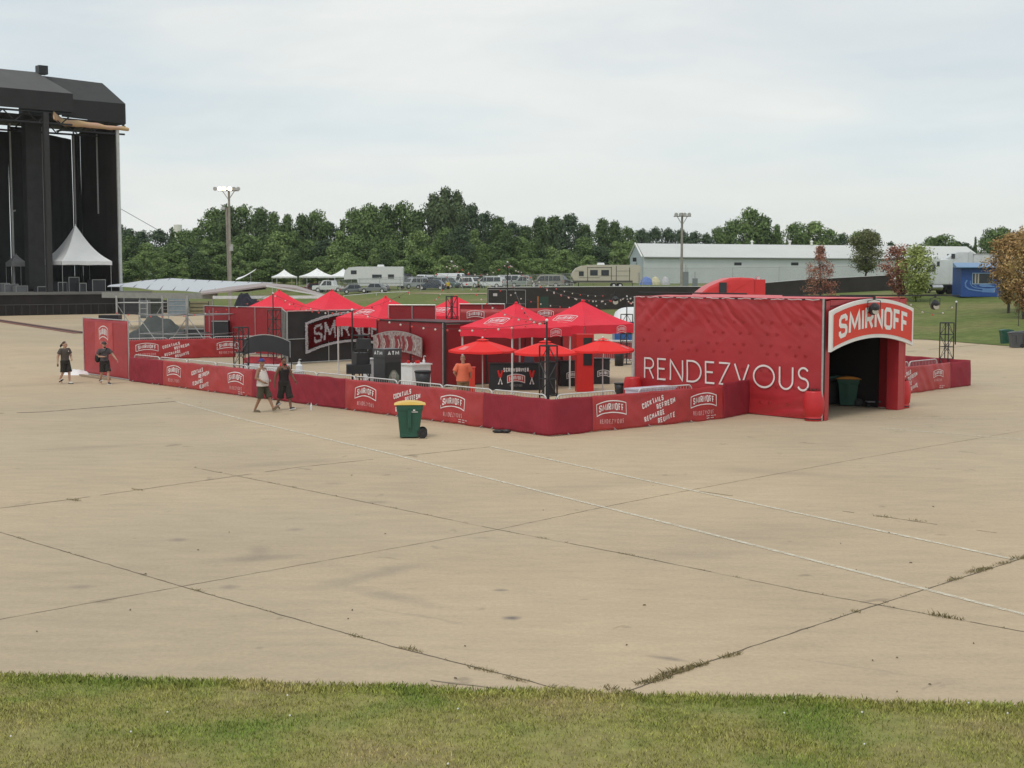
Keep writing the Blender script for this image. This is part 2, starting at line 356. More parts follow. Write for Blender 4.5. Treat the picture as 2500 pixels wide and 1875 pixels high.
def grass_mat(name, c1, c2, c3, s1, s2, island=0.0, dry=.5, flat=False):
    m = bpy.data.materials.new(name); m.use_nodes = True; t = m.node_tree; b = t.nodes['Principled BSDF']; b.inputs['Roughness'].default_value = .9
    b.inputs['Specular IOR Level'].default_value = .15; Lk = t.links.new
    g = N(t, 'ShaderNodeNewGeometry')
    pos = g.outputs['Position']
    if flat:
        sp = N(t, 'ShaderNodeMapping'); sp.inputs['Scale'].default_value = (1, .35, 1); Lk(pos, sp.inputs['Vector']); pos = sp.outputs[0]
    a = N(t, 'ShaderNodeTexNoise', Scale=s1, Detail=6.0, Roughness=.65); d = N(t, 'ShaderNodeTexNoise', Scale=s2, Detail=5.0, Roughness=.7)
    Lk(pos, a.inputs['Vector']); Lk(pos, d.inputs['Vector'])
    r = N(t, 'ShaderNodeValToRGB'); e = r.color_ramp.elements; e[0].position = .33; e[0].color = (*c1, 1); e[1].position = .68; e[1].color = (*c3, 1)
    q = e.new(dry); q.color = (*c2, 1); Lk(a.outputs['Fac'], r.inputs[0])
    r2 = N(t, 'ShaderNodeMapRange'); r2.inputs[1].default_value = .3; r2.inputs[2].default_value = .7; r2.inputs[3].default_value = .72; r2.inputs[4].default_value = 1.25; Lk(d.outputs['Fac'], r2.inputs[0])
    h = N(t, 'ShaderNodeHueSaturation'); Lk(r.outputs[0], h.inputs['Color']); Lk(r2.outputs[0], h.inputs['Value']); lastc = h.outputs[0]
    if island:
        m2 = N(t, 'ShaderNodeMapRange'); m2.inputs[3].default_value = 1-island; m2.inputs[4].default_value = 1+island; Lk(g.outputs['Random Per Island'], m2.inputs[0])
        h2 = N(t, 'ShaderNodeHueSaturation'); Lk(m2.outputs[0], h2.inputs['Value']); Lk(lastc, h2.inputs['Color']); lastc = h2.outputs[0]
    Lk(lastc, b.inputs['Base Color']); return m
FIELD = grass_mat('field_grass', (.105, .145, .034), (.145, .170, .050), (.21, .185, .080), .09, 1.2, dry=.5)
# rising grass field beyond the lot
vs = []; rat = [-3+.03*i for i in range(201)]; rows = None
for r in rat:
    c = tcol(1250+F_PX*r); ds = [c[0][0], c[0][0]+.25]+[c[0][0]+(c[1][0]-c[0][0])*k/8 for k in range(1, 9)]+[c[1][0]+(c[2][0]-c[1][0])*k/6 for k in range(1, 7)]+[c[2][0]+(c[3][0]-c[2][0])*k/4 for k in range(1, 5)]+[600, 1500]
    for i, d in enumerate(ds):
        x, y = r*d*K, d*K; z = gz(x, y) if d < 590 else c[-1][1]
        w = .18*noise.noise(Vector((x*.06, y*.06, 3))) if i > 1 and d < 590 else 0
        vs.append((x, y, z+.03+(w if z > .3 else 0)))
    rows = len(ds)
mb = MB(); mb.add(vs, [(i*rows+j, (i+1)*rows+j, (i+1)*rows+j+1, i*rows+j+1) for i in range(len(rat)-1) for j in range(rows-1)])
struct(mb.build('grass_field', FIELD, loc=(0, 0, 0), smooth=True), 'mown grass field rising beyond the concrete lot')
mb = MB().add([(-3000, -300, -.08), (3000, -300, -.08), (3000, 3000, -.08), (-3000, 3000, -.08)], [(0, 1, 2, 3)])
struct(mb.build('ground', FIELD, loc=(0, 0, 0)), 'ground under everything')
# dry strip / dirt tracks in the field
DIRT = mat('dry_dirt', (.30, .24, .15), .95, .2, .5)
def strip(name, pts, w, m, z=.07, label=None, wob=0.0, kind='structure'):
    b = MB(); vs = []; P = [Vector(p) for p in pts]; Q = []
    for a, c in zip(P[:-1], P[1:]):
        k = max(1, int((c-a).length/1.5)); Q += [a+(c-a)*(i/k) for i in range(k)]
    Q.append(P[-1])
    for i, p in enumerate(Q):
        d = (Q[min(i+1, len(Q)-1)]-Q[max(i-1, 0)]); d.z = 0; d.normalize(); nn = Vector((-d.y, d.x, 0)); ww = w*(1+wob*noise.noise(p*.7))
        for s_ in (-1, 1):
            q = p+nn*ww/2*s_; vs.append((q.x, q.y, gz(q.x, q.y)+z))
    b.add(vs, [(2*i, 2*i+1, 2*i+3, 2*i+2) for i in range(len(Q)-1)]); o = b.build(name, m)
    o['kind'] = kind; o['label'] = label or name; return o
strip('dirt_track', [OG(1020, 152), OG(1130, 148), OG(1300, 140)], 3.0, DIRT, .08, 'dry tan track across the far field')
strip('dirt_track', [OG(900, 128), OG(1200, 119), OG(1420, 106), OG(1560, 100)], 4, DIRT, .08, 'tan gravel edge where the field meets the lot')

# foreground grass berm with real blades
A0, B0 = Vector((-5.84, 11.51)), Vector((5.42, 10.65))
A0.y *= K; B0.y *= K; sl_ = (B0.y-A0.y)/(B0.x-A0.x)
def edge_y(x): return A0.y+(x-A0.x)*sl_+.09*noise.noise(Vector((x*1.1, 0, 0)))+.06*noise.noise(Vector((x*4.5, 4, 0)))
def bz(x, y): t = max(0, edge_y(x)-y); return .012+min(t, 14)*.055+.03*noise.noise(Vector((x*.8, y*.8, 0)))*min(1, t)
TURF = grass_mat('turf_soil', (.19, .22, .06), (.27, .25, .09), (.29, .23, .115), .55, 5, dry=.5)
mb = MB(); nx, ny = 220, 44
def bf(u, v):
    x = -34+68*u; t = 18*v**2.0; y = edge_y(x)-t; return (x, y, bz(x, y))
mb.grid(bf, nx, ny); struct(mb.build('grass_verge', TURF, loc=(0, 0, 0), smooth=True), 'patchy dry grass verge in front of the lot')
BLADE = grass_mat('grass_blade', (.19, .27, .05), (.34, .345, .095), (.45, .385, .16), .55, 3.2, island=.62, dry=.50)
def blades(name, spots, hmin, hmax, w, m, label, cat, tilt=.6):
    vs = []; fs = []
    for x, y, z, s in spots:
        a = rnd.uniform(0, 2*pi); h = rnd.uniform(hmin, hmax)*s; t = rnd.uniform(.1, tilt)*h; b = rnd.uniform(0, 2*pi); k = len(vs)
        dx, dy = cos(a)*w*s, sin(a)*w*s
        vs += [(x-dx, y-dy, z), (x+dx, y+dy, z), (x+cos(b)*t*.4+dx*.6, y+sin(b)*t*.4+dy*.6, z+h*.6), (x+cos(b)*t, y+sin(b)*t, z+h)]
        fs += [(k, k+1, k+2), (k, k+2, k+3)]
    b = MB(); b.add(vs, fs); o = b.build(name, m, loc=(0, 0, 0)); return tag(o, label, cat, kind='stuff')
spots = []
for i in range(150000):
    x = rnd.uniform(-8.5, 8.5); t = rnd.random()**1.15*4.0; y = edge_y(x)-t+.05+(.10*rnd.random()**2 if rnd.random() < .5 else 0)
    nz = noise.noise(Vector((x*.9, y*.9, 1)))
    edge = t < .38+.2*noise.noise(Vector((x*2, 0, 5)))
    if not edge and nz < -.25 and rnd.random() < .5: continue
    spots.append((x, y, bz(x, y)-.004, (1.35 if edge else .85+.5*max(0, nz))))
blades('grass', spots, .022, .05, .0045, BLADE, 'short patchy green and straw coloured grass on the verge', 'grass', .9)
# clover heads
mb = MB()
for i in range(16):
    x = rnd.uniform(-7, 7); y = edge_y(x)-rnd.uniform(.1, 3.8); mb.ball((x, y, bz(x, y)+.05), .010, n=6)
tag(mb.build('clover_flowers', WCAN, loc=(0, 0, 0)), 'tiny white clover heads dotted in the verge grass', 'flowers', kind='stuff')

# joints, paint
JT = mat('joint_filler', (.15, .12, .082), .95, .3, 3)
JF = mat('faint_joint', (.27, .215, .15), .95, .2, 3)
PAINT = bpy.data.materials.new('worn_paint'); PAINT.use_nodes = True
t = PAINT.node_tree; b_ = t.nodes['Principled BSDF']; b_.inputs['Base Color'].default_value = (.70, .64, .51, 1); b_.inputs['Roughness'].default_value = .7
g_ = N(t, 'ShaderNodeNewGeometry'); n_ = N(t, 'ShaderNodeTexNoise', Scale=7.0, Detail=6.0, Roughness=.7); mr_ = N(t, 'ShaderNodeMapRange')
mr_.inputs[1].default_value = .40; mr_.inputs[2].default_value = .60; mr_.inputs[3].default_value = .35; mr_.inputs[4].default_value = .95
t.links.new(g_.outputs['Position'], n_.inputs['Vector']); t.links.new(n_.outputs['Fac'], mr_.inputs[0]); t.links.new(mr_.outputs[0], b_.inputs['Alpha'])
s_ = 1.1302
def D2(*pts): return [G(a*s_, b*s_) for a, b in pts]
J = dict(a=D2((-900, 905), (0, 1150), (420, 1275), (830, 1392), (1130, 1468), (1290, 1513)), c=D2((1290, 1518), (1600, 1405), (1900, 1305), (2212, 1205), (2600, 1092)),
         b=D2((-500, 1440), (0, 1338), (420, 1262), (1080, 1143), (1320, 1092), (1500, 1057), (1860, 990), (2212, 930)), d=D2((420, 1010), (620, 1050), (1080, 1145), (1350, 1197), (1750, 1280), (2212, 1365), (2500, 1420)),
         e=D2((-400, 925), (0, 893), (90, 890), (380, 867)), f=D2((-300, 1118), (0, 1098), (160, 1078), (640, 1010), (1060, 965)), g=D2((1500, 1060), (1920, 1118), (2212, 1160), (2500, 1200)),
         h=D2((1960, 760), (2212, 735)), i=D2((930, 1470), (1290, 1515)))
def crack(name, pts, w, m, dash, label):
    b = MB(); P = pts; zz = UP*(.0025 if 'hairline' in label else .005)
    for a, c in zip(P[:-1], P[1:]):
        L_ = (c-a).length; d = (c-a)/L_; nn = Vector((-d.y, d.x, 0)); k = max(1, int(L_/.12)); on = True
        for i in range(k):
            p = a+d*(i*L_/k); q = a+d*((i+1)*L_/k)
            if dash and noise.noise(p*1.1) > dash: continue
            o1 = nn*.02*noise.noise(p*5); o2 = nn*.02*noise.noise(q*5); w1 = w*(1+.9*noise.noise(p*4+Vector((9, 0, 0)))); w2 = w*(1+.9*noise.noise(q*4+Vector((9, 0, 0))))
            b.add([p+o1-nn*w1/2+zz, p+o1+nn*w1/2+zz, q+o2+nn*w2/2+zz, q+o2-nn*w2/2+zz], [(0, 3, 2, 1)])
    return struct(b.build(name, m), label)
crack('slab_joint', J['a'], .016, JT, .42, 'dark slab joint running out of the verge')
crack('slab_joint', J['c'], .017, JT, .45, 'weedy slab joint running away to the far edge')
crack('slab_joint', J['b'], .015, JF, 0, 'long faint slab joint across the lot')
crack('slab_joint', J['d'], .014, mat('dash_joint', (.15, .125, .085), .95, .3, 3), .25, 'broken slab joint in the middle of the lot')
crack('slab_joint', J['e'], .08, mat('joint_dark', (.07, .055, .038), .95, .3, 3), .45, 'slab joint beyond the walking men')
crack('slab_joint', J['f'], .03, JF, .3, 'faint slab joint')
crack('slab_joint', J['g'], .02, JT, -.15, 'slab joint')
crack('slab_joint', J['h'], .09, JT, .2, 'slab joint near the far grass')
crack('slab_joint', J['i'], .03, JF, .2, 'slab joint at the verge')
for pts, w in ((D2((380, 868), (520, 905), (860, 985), (1440, 1130), (2212, 1328), (2700, 1450)), .10), (D2((1060, 965), (1440, 1048), (2195, 1210)), .10), (D2((1900, 925), (2400, 965)), .10), (D2((1860, 902), (2212, 905)), .06)):
    b = MB()
    for a, c in zip(pts[:-1], pts[1:]):
        d = (c-a).normalized(); nn = Vector((-d.y, d.x, 0)); b.add([a-nn*w/2+UP*.008, a+nn*w/2+UP*.008, c+nn*w/2+UP*.008, c-nn*w/2+UP*.008], [(0, 3, 2, 1)])
    struct(b.build('painted_line', PAINT), 'worn white parking line')
crack('slab_joint', [p.copy() for p in J['a']], .009, JF, 0, 'thin joint hairline from the verge')
crack('slab_joint', [p.copy() for p in J['c']], .009, JF, 0, 'thin joint hairline to the far edge')
crack('slab_joint', [p.copy() for p in J['d']], .008, JF, 0, 'thin joint hairline in the middle of the lot')
# weeds in the joints
WEED = grass_mat('weed_blade', (.12, .115, .05), (.19, .16, .075), (.27, .21, .12), 1.5, 9, island=.4)
sp = []
def tuft(c, n, r, s, d_=Vector((.803, -.595, 0))):
    for i in range(n):
        a = rnd.uniform(0, 2*pi); q = r*rnd.random()**.6; al, ac = cos(a)*q*1.5, sin(a)*q*.38; sp.append((c.x+d_.x*al-d_.y*ac, c.y+d_.y*al+d_.x*ac, .003, s*rnd.uniform(.5, 1.1)))
for px, py, n, r, s in [(1600, 1662, 300, .16, .85), (1650, 1642, 300, .16, .95), (1703, 1627, 120, .10, 1.0), (1785, 1602, 120, .11, .9), (1520, 1690, 160, .16, .8), (1392, 1686, 160, .16, .7),
                        (2390, 1394, 220, .2, .9), (2330, 1416, 90, .12, .9), (2445, 1378, 90, .14, .9), (2310, 1508, 110, .13, 1.2), (2490, 1364, 100, .15, 1.1), (1003, 1587, 130, .11, .7), (1180, 1637, 110, .12, .7), (1258, 1660, 110, .10, .7),
                        (482, 1443, 50, .08, .7), (870, 1555, 60, .08, .6), (1530, 1354, 50, .09, .6), (180, 1222, 70, .14, .8), (335, 1197, 60, .12, .8), (1325, 1315, 40, .08, .6), (2160, 1263, 60, .12, .8), (2240, 1272, 40, .1, .8), (2090, 1495, 40, .06, .9)]:
    tuft(G(px, py), n, r*1.25, s*.8, Vector((.79, .61, 0)) if (px > 1550 and py > 1340 and py != 1508 and py != 1495) else Vector((.803, -.595, 0)))
for k in 'acd':
    P = J[k]
    for a, c in zip(P[:-1], P[1:]):
        L_ = (c-a).length
        for i in range(int(L_*6)):
            p = a+(c-a)*rnd.random()
            if noise.noise(p*2.2) > .05: tuft(p, 7, .035, .42)
blades('weeds', sp, .03, .085, .006, WEED, 'low green and brown weeds sprouting from the slab joints', 'weeds', 1.5)
# dark debris and leaves on the concrete
mb = MB()
for px, py in [(850, 1512), (860, 1490), (1112, 1657), (2377, 1572), (2190, 1607), (2190, 1690), (2270, 1672), (90, 1543), (1080, 980), (318, 1490), (1340, 1064), (2055, 1000)]+[(rnd.uniform(0, 2500), rnd.uniform(1090, 1640)) for _ in range(16)]:
    c = G(px, py); a = rnd.uniform(0, pi); s = rnd.uniform(.010, .026)
    mb.box((c.x, c.y, .012), (s*2, s*.8, .012), rz=a, taper=.6)
tag(mb.build('debris', JT, loc=(0, 0, 0)), 'small dark scraps and leaves scattered on the concrete', 'debris', kind='stuff')
b = MB(); a = G(90, 797); c = G(203, 814); d = (c-a).normalized(); nn = Vector((-d.y, d.x, 0)); a = a-d*30
for w, h, mi in ((1.4, .04, 0), (.35, .075, 1)): b.beam(a+UP*h/2, c+UP*h/2, w, h, mi)
tag(b.build('cable_ramp', [mat('ramp_mat', (.20, .09, .07), .9), mat('ramp_dark', (.07, .05, .045), .9)]), 'long low brownish cable ramp lying on the concrete towards the stage', 'cable ramp')
def onl(a, b, px, z=0):                       # point of the line a-b seen at photo column px
    k = (px-1250)/F_PX; d = b-a; t = (k*a.y-a.x)/(d.x-k*d.y); p = a+d*t; p.z = z; return p
def wallfn(a, b, z0=0.0, amp=.02, seed=0, fr=1.0, extra=None):
    d = (b-a).normalized(); n = d.cross(UP)
    def Fn(s, v, off=0.0):
        w = amp*(noise.noise(Vector((s*1.1*fr, v*1.6*fr, seed)))+.5*noise.noise(Vector((s*3.3*fr+v*2, v*2.5*fr, seed+9)))) if amp else 0
        if extra: w += extra(s, v)
        return a+d*s+UP*(z0+v)+n*(off+w)
    return Fn
def slogan(mb, Fn, cx, cy, h, mi=0, rot=.24):
    H = h*.195; dy = h*.255; c, s = cos(rot), sin(rot)
    def R(x, y, o): return Fn(cx+x*c-y*s, cy+x*s+y*c, o)
    for i, (t, ox, wd) in enumerate((('COCKTAILS', -.90, 1.15), ('REFRESH', -.22, .98), ('RECHARGE', -.90, 1.05), ('REUNITE', -.30, .93))):
        text(mb, t, R, ox*h*1.05, h*.30-dy*i, H, .62, H*.20, H*.17, mi, slant=.08, seg=.3, width=wd*h)
def small_print(mb, Fn, x, y, mi=0):
    for j in (0, 1):
        for k in range(9-2*j+1):
            if k % 4 == 3: continue
            ribbon(mb, [(x+.045*k+j*.0, y-.07*j), (x+.035+.045*k, y-.07*j)], .022, Fn, mi, 1, .009)
SC_H = 1.04
def banner(a, b, label, h=SC_H, z0=.02, prints=(), m=RED_P, amp=.028, seed=0, cat='banner', group=None, drop=0.0, name='banner', via=None):
    L_ = (b-a).length; L1 = (via-a).length if via else L_; L_ = L1+(b-via).length if via else L_; bb_ = via or b
    sagt = lambda s: -.018*abs(sin(pi*s/1.25))-.01*noise.noise(Vector((s, seed, 4)))
    def ex(s, v): return -.05*max(0, .25-v)/.25*0+.02*sin(v*3.1)+(.03*(1-v/h)**2)
    def ey(s, v): return (amp*(noise.noise(Vector((s*1.4, v*2.1, seed)))+.5*noise.noise(Vector((s*4.3+v*2, v*3.2, seed+9))))+.018*(1-abs(noise.noise(Vector(((s+v)*1.7, v*.6, seed+3))))*3))*min(1, abs(s-L1)/.35+(0 if via else 1), s/.25, max(0, L_-s)/.25)+ex(s, v)
    FA = wallfn(a, bb_, z0, 0, 0, 1, ey); FB_ = wallfn(via, b, z0, 0, 0, 1, lambda s, v: ey(s+L1, v)) if via else None
    def F0(s, v, o): return FA(s, v, o) if s <= L1 or not via else FB_(s-L1, v, o)
    def Fn(s, v, off=0.0):
        vv = v+(v/h)*sagt(s)+(1-v/h)*.03*noise.noise(Vector((s*1.4, seed, 1)))
        return F0(s, vv, off)
    e = empty(name, (a+b)/2*1.0, label, cat, group)
    q = MB().grid(lambda u, v: Fn(u*L_, v*h), max(8, int(L_/.10)), 14).build('cloth', m, e, smooth=True)
    sol = q.modifiers.new('thick', 'SOLIDIFY'); sol.thickness = .006; sol.offset = -1
    i = 0
    for p in prints:
        k, fx = p[0], p[1]*L_
        mb = MB()
        if k == 'logo':
            w = p[2] if len(p) > 2 else 1.18
            logo(mb, Fn, fx, h*.62, w, w*.37, 0, line=w*.026, off=.012)
            mb.build('logo', WH, e)
            mb = MB(); text(mb, 'RENDEZVOUS', Fn, fx-w*.40, h*.62-w*.20-w*.185, w*.115, .5, w*.017, w*.03, 0, GEO, width=w*.80, off=.010); mb.build('thin_lettering', WHF, e)
        elif k == 'slogan': slogan(mb, Fn, fx, h*.46, h*.80); mb.build('slogan', WH, e)
        elif k == 'small': small_print(mb, Fn, fx, h*.13); mb.build('fine_lettering', WH, e)
    return e
# crowd barriers
def barrier_mesh():
    L_, h = 2.36, 1.14; f = MB(); r = .02; c = .16
    pts = [(0, 0, .16), (0, 0, h-c)]+[(c-c*cos(radians(t)), 0, h-c+c*sin(radians(t))) for t in (30, 60, 90)]+[(L_-c+c*sin(radians(t)), 0, h-c+c*cos(radians(t))) for t in (0, 30, 60, 90)]+[(L_, 0, .16), (0, 0, .16)]
    f.path(pts, r, n=7); bars = MB()
    for i in range(1, 19): x = L_*i/19; bars.tube((x, 0, .17), (x, 0, h-.03), .008, n=5)
    feet = []
    for x in (.25, L_-.25):
        g = MB(); g.tube((x, -.28, .02), (x, .28, .02), .014); g.tube((x, -.28, .02), (x, -.02, .16), .012); g.tube((x, .28, .02), (x, .02, .16), .012); feet.append(g)
    return f, bars, feet
BARR = None; NB = 0
def barrier(p, rz, label):
    global BARR
    if BARR is None:
        f, b, ft = barrier_mesh(); e = empty('crowd_barrier', p, label, 'barrier', 'crowd barriers around the enclosure', rz)
        f.build('frame', GALW, e, world=False); b.build('bars', GALV, e, world=False)
        for g in ft: g.build('foot', GALV, e, world=False)
        BARR = e; return e
    return copy_tree(BARR, p, rz, label)
def barriers(a, b, back, where, first=0, cnt=None):
    d = (b-a).normalized(); n = d.cross(UP); rz = math.atan2(d.y, d.x); L_ = (b-a).length; k = cnt or int((L_-.3)/2.38); sp = (L_-first-.35)/k if not cnt else 2.42
    words = ['first', 'second', 'third', 'fourth', 'fifth', 'sixth', 'seventh', 'eighth', 'ninth', 'tenth', 'eleventh', 'twelfth']
    for i in range(k): barrier(a+d*(first+i*sp)-n*back, rz, 'galvanised crowd barrier, %s %s' % (words[i], where))
C0 = G(1345, 1066); LE = G(317, 931); R1 = G(1765, 1023); R2 = G(1829, 1010)
lf = lambda px: onl(C0, LE, px)
rf = lambda px: onl(C0, R1, px)
banner(LE, lf(397), 'plain dark red scrim between the tall red panel and the leftmost printed banner', m=RED_D, seed=1, name='scrim', cat='scrim')
banner(lf(397), lf(616), 'printed red banner low on the fence behind the man in the white tank top', seed=2, prints=(('logo', .14), ('slogan', .46), ('logo', .83), ('small', .86)))
banner(lf(616), lf(842), 'long plain dark red scrim behind the man in the black tank top', m=RED_D, seed=3, name='scrim', cat='scrim')
banner(lf(842), lf(1181), 'printed red banner behind the green cart with the yellow lid', seed=4, prints=(('logo', .17), ('slogan', .50), ('logo', .80), ('small', .84)))
banner(lf(1181), rf(1447), 'plain dark red scrim wrapped around the front corner of the fence', m=RED_D, seed=5, name='scrim', cat='scrim', via=C0)
c = G(1218, 1057); tag(MB().ball(c+UP*.05, .13, sc=(1.5, .6, .45)).ball(c+Vector((.22, -.08, .06)), .10, sc=(1.3, .6, .6)).build('sandbag', BLK), 'black sandbag on the concrete at the foot of the scrim near the corner', 'sandbag')
c = G(760, 1001); tag(MB().lathe([(.035, 0), (.036, .15), (.014, .2), (.014, .24)], c, 10).build('bottle', WPL), 'small clear bottle left standing at the foot of the long scrim', 'bottle')
banner(rf(1447), R1, 'printed red banner between the front corner and the big red tunnel wall', seed=7, prints=(('logo', .13), ('slogan', .50), ('logo', .83), ('small', .86)), amp=.035)
banner(R1, R2, 'plain dark red scrim folded against the big red tunnel wall', m=RED_D, seed=8, name='scrim', cat='scrim', h=1.12)
barriers(LE, C0, .16, 'behind the left fence banners counted from the tall panel', .15)
barriers(C0, R1, .16, 'behind the right fence banners counted from the front corner', .35)
# tall panel at the left end
PL, PR = G(206, 913), G(316, 930)
e = empty('tall_panel', (PL+PR)/2, 'tall red panel with white logo standing at the left end of the fence', 'banner panel')
Fn = wallfn(PL, PR, .03, .03, 21); L_ = (PR-PL).length; hp = 2.52
q = MB().grid(lambda u, v: Fn(u*L_, v*hp), 24, 18).build('cloth', mat('tall_vinyl', (.36, .022, .032), .5, .1), e, smooth=True); q.modifiers.new('t', 'SOLIDIFY').thickness = .01
f = MB().tube(PL+UP*.02, PL+UP*2.58, .03).tube(PR+UP*.02, PR+UP*2.58, .03).tube(PL+UP*2.58, PR+UP*2.58, .025).tube(PL+UP*.05, PR+UP*.05, .02); f.build('frame', GALV, e)
# lighter printed patch
MB().grid(lambda u, v: Fn(L_*(.27+.40*u), .95+1.45*v, .012), 8, 10).build('printed_patch', mat('patch', (.46, .045, .05), .5, .08), e)
mb = MB(); logo(mb, Fn, L_*.47, 1.93, 1.02, .60, off=.02, line=.04); mb.build('logo', WH, e)
mb = MB(); text(mb, 'RENDEZVOUS', Fn, L_*.47-.42, 1.42, .14, .5, .014, .03, 0, GEO, width=.84, off=.02); mb.build('thin_lettering', WHF, e)
# white sheet and sandbag at its foot
mb = MB(); c = G(190, 912)
def heap(c, rx, ry, h, seed, n=22, m=10):
    mb = MB()
    def fn(u, v):
        a = 2*pi*u; r = (1-v)**.75; k = 1+.25*noise.noise(Vector((cos(a)*1.5, sin(a)*1.5, seed)))
        return Vector((c.x+rx*r*k*cos(a), c.y+ry*r*k*sin(a), c.z+h*(v**.6)*(1+.35*noise.noise(Vector((cos(a)*r*3, sin(a)*r*3, seed+3))))))
    return mb.grid(fn, n, m)
tag(heap(G(186, 914), .75, .5, .22, 3).build('white_sheet', WCAN, smooth=True), 'crumpled white plastic sheet at the foot of the tall red panel', 'sheet')
mb = MB().beam(G(196, 918)+UP*.05, G(268, 928)+UP*.05, .12, .07); tag(mb.build('timber_ballast', mat('plank', (.34, .26, .18), .9)), 'thin timber lying along the foot of the tall red panel', 'plank')
# back-left fence run
bl0, bl1 = G(290, 880), G(575, 872)
banner(bl0, bl1, 'printed red banner on the far fence in front of the scaffolding', h=1.05, seed=11, prints=(('logo', .235), ('slogan', .50), ('logo', .93)))
b0 = bl1; b1 = b0+(bl1-bl0).normalized()*3
barriers(bl0+Vector((0, 0, 0)), bl1, .2, 'behind the far banner below the scaffolding', .3, 3)
# right-hand low fence
FR0, FR1 = G(2170, 968), G(2368, 942)
banner(FR0, onl(FR0, FR1, 2322), 'printed red banner right of the tunnel entrance', seed=12, prints=(('slogan', .32), ('logo', .78, .80), ('small', .8)))
banner(onl(FR0, FR1, 2322), FR1, 'plain dark red scrim at the far right corner of the fence', m=RED_D, seed=13, name='scrim', cat='scrim')
e2n = (G(2258, 930)-FR1); FRB = FR1+Vector((-.46, .89, 0))*9
banner(FRB, FR1, 'plain red scrim on the inside far edge right of the tunnel', m=RED_D, seed=14, name='scrim', cat='scrim')
barriers(FR0+Vector((.2, .2, 0)), FR1, .7, 'behind the low banner right of the tunnel entrance', .2, 2)

# ---------------------------------------------------------------- tunnel
TN, TR_ = G(2010, 1028), G(2203, 1000); TL = Vector((4.37, 48.96, 0)); TB = TL+(TR_-TN); TH = 3.76
dW = (TN-TL).normalized(); LW = (TN-TL).length; dF = (TR_-TN).normalized(); LF = (TR_-TN).length
tun = empty('entrance_tunnel', (TN+TB)/2, 'large red vinyl-clad entrance tunnel with an arched sign and RENDEZVOUS lettering', 'tunnel')
def wr(s, v):
    t = v/TH; w = 0.0
    top = max(0, (v-2.3)/1.4)
    w += .060*top*(abs(noise.noise(Vector(((s+v*1.1)*1.5+.35*noise.noise(Vector((s*.7, v*.8, 61))), v*.55+s*.15, 2))))*2-.5)*max(0, min(1, (s-2.2)/1.5))
    w += .05*top*(abs(noise.noise(Vector(((s-v*1.3)*1.3, v*.3, 7))))*2-.4)*max(0, min(1, (3.2-s)/1.5))
    w += .026*max(0, (v-2.5)/1.2)*(1-abs(noise.noise(Vector(((s*.9+v*1.0)*3.0+.5*noise.noise(Vector((s*.9, v*1.1, 71))), (s-v)*.9, 31))))*3)
    w += .010*(1-abs(noise.noise(Vector((s*1.3, v*2.3, 41))))*3)*(.4+.6*noise.noise(Vector((s*.4, v*.5, 51))))
    low = max(0, (1.25-v)/1.25)
    w += .11*low*noise.noise(Vector((s*.35, v*3.2, 5)))+.05*low*(abs(noise.noise(Vector((s*.5+3, v*2.1, 15))))*2-.5)
    w += .028*noise.noise(Vector((s*.8, v*.9, 1)))
    k = min(1, s/.25, (LW-s)/.25, v/.05+.4, (TH-v)/.06)
    return w*max(0, k)+.05
FT = wallfn(TL, TN, 0.02, 0, 0, 1, wr)
wall = MB(); HH = TH-.04
wall.grid(lambda u, v: FT(u*LW, v*HH), 200, 110)
# wind vents: little half-moon scoops cut into the vinyl
for row, v in enumerate((.42, .95, 1.45, 1.98, 2.25, 2.62, 2.98)):
    for i in range(15):
        s = .45+i*.57+(.18 if i % 2 else 0)+.25*(row % 2)
        if s > LW-.2 or (v < 1.7 and row != 0 and s < 5) or (v > 2.9 and s < 3): continue
        if rnd.random() < .18: continue
        r = .085; P0 = FT(s, v, .0); n_ = dW.cross(UP); vs = []
        for k in range(7):
            a = pi+pi*k/6; vs.append(FT(s+r*cos(a), v+r*sin(a)*.9, .006))
        vs += [FT(s+r*cos(pi+pi*k/6)*.7, v+.015, .006+.03*sin(pi*k/6)) for k in range(7)]
        wall.add(vs, [(k, k+1, k+8, k+7) for k in range(6)], 0)
        wall.add([FT(s-r, v, .007), FT(s+r, v, .007), FT(s+r*.7, v-.04, .008), FT(s-r*.7, v-.04, .008)], [(0, 1, 2, 3)], 1)
wall.build('side_wall', [RED_W, mat('vent_slot', (.05, .004, .006), .9)], tun, smooth=True)
for mbt in (MB(),):
    text(mbt, 'RENDEZVOUS', FT, .52, .86, .76, .56, .062, .155, 0, GEO, width=LW-1.02, off=.035, seg=.12)
    mbt.build('wall_lettering', WH, tun)
FB = wallfn(TB, TR_, 0.02, .03, 4)
Ln = (TR_-TB).length
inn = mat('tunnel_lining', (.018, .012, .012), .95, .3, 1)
MB().prism([(0, 0), (Ln, 0), (Ln, HH), (0, HH)], lambda u, v: FB(u, v, -.03), FB(0, 0, .0)-FB(0, 0, .08)).build('far_wall', RED_W, tun)
# roof with slight sag
nF = dF
roof = MB(); roof.grid(lambda u, v: TL+dW*(LW*u)+dF*(LF*v)+UP*(TH+.02-.10*sin(pi*u)*sin(pi*v)+.03*noise.noise(Vector((u*6, v*4, 2)))), 40, 20)
q = roof.build('roof_sheet', mat('roof_vinyl', (.66, .09, .10), .5, .08), tun, smooth=True); q.modifiers.new('t', 'SOLIDIFY').thickness = .02
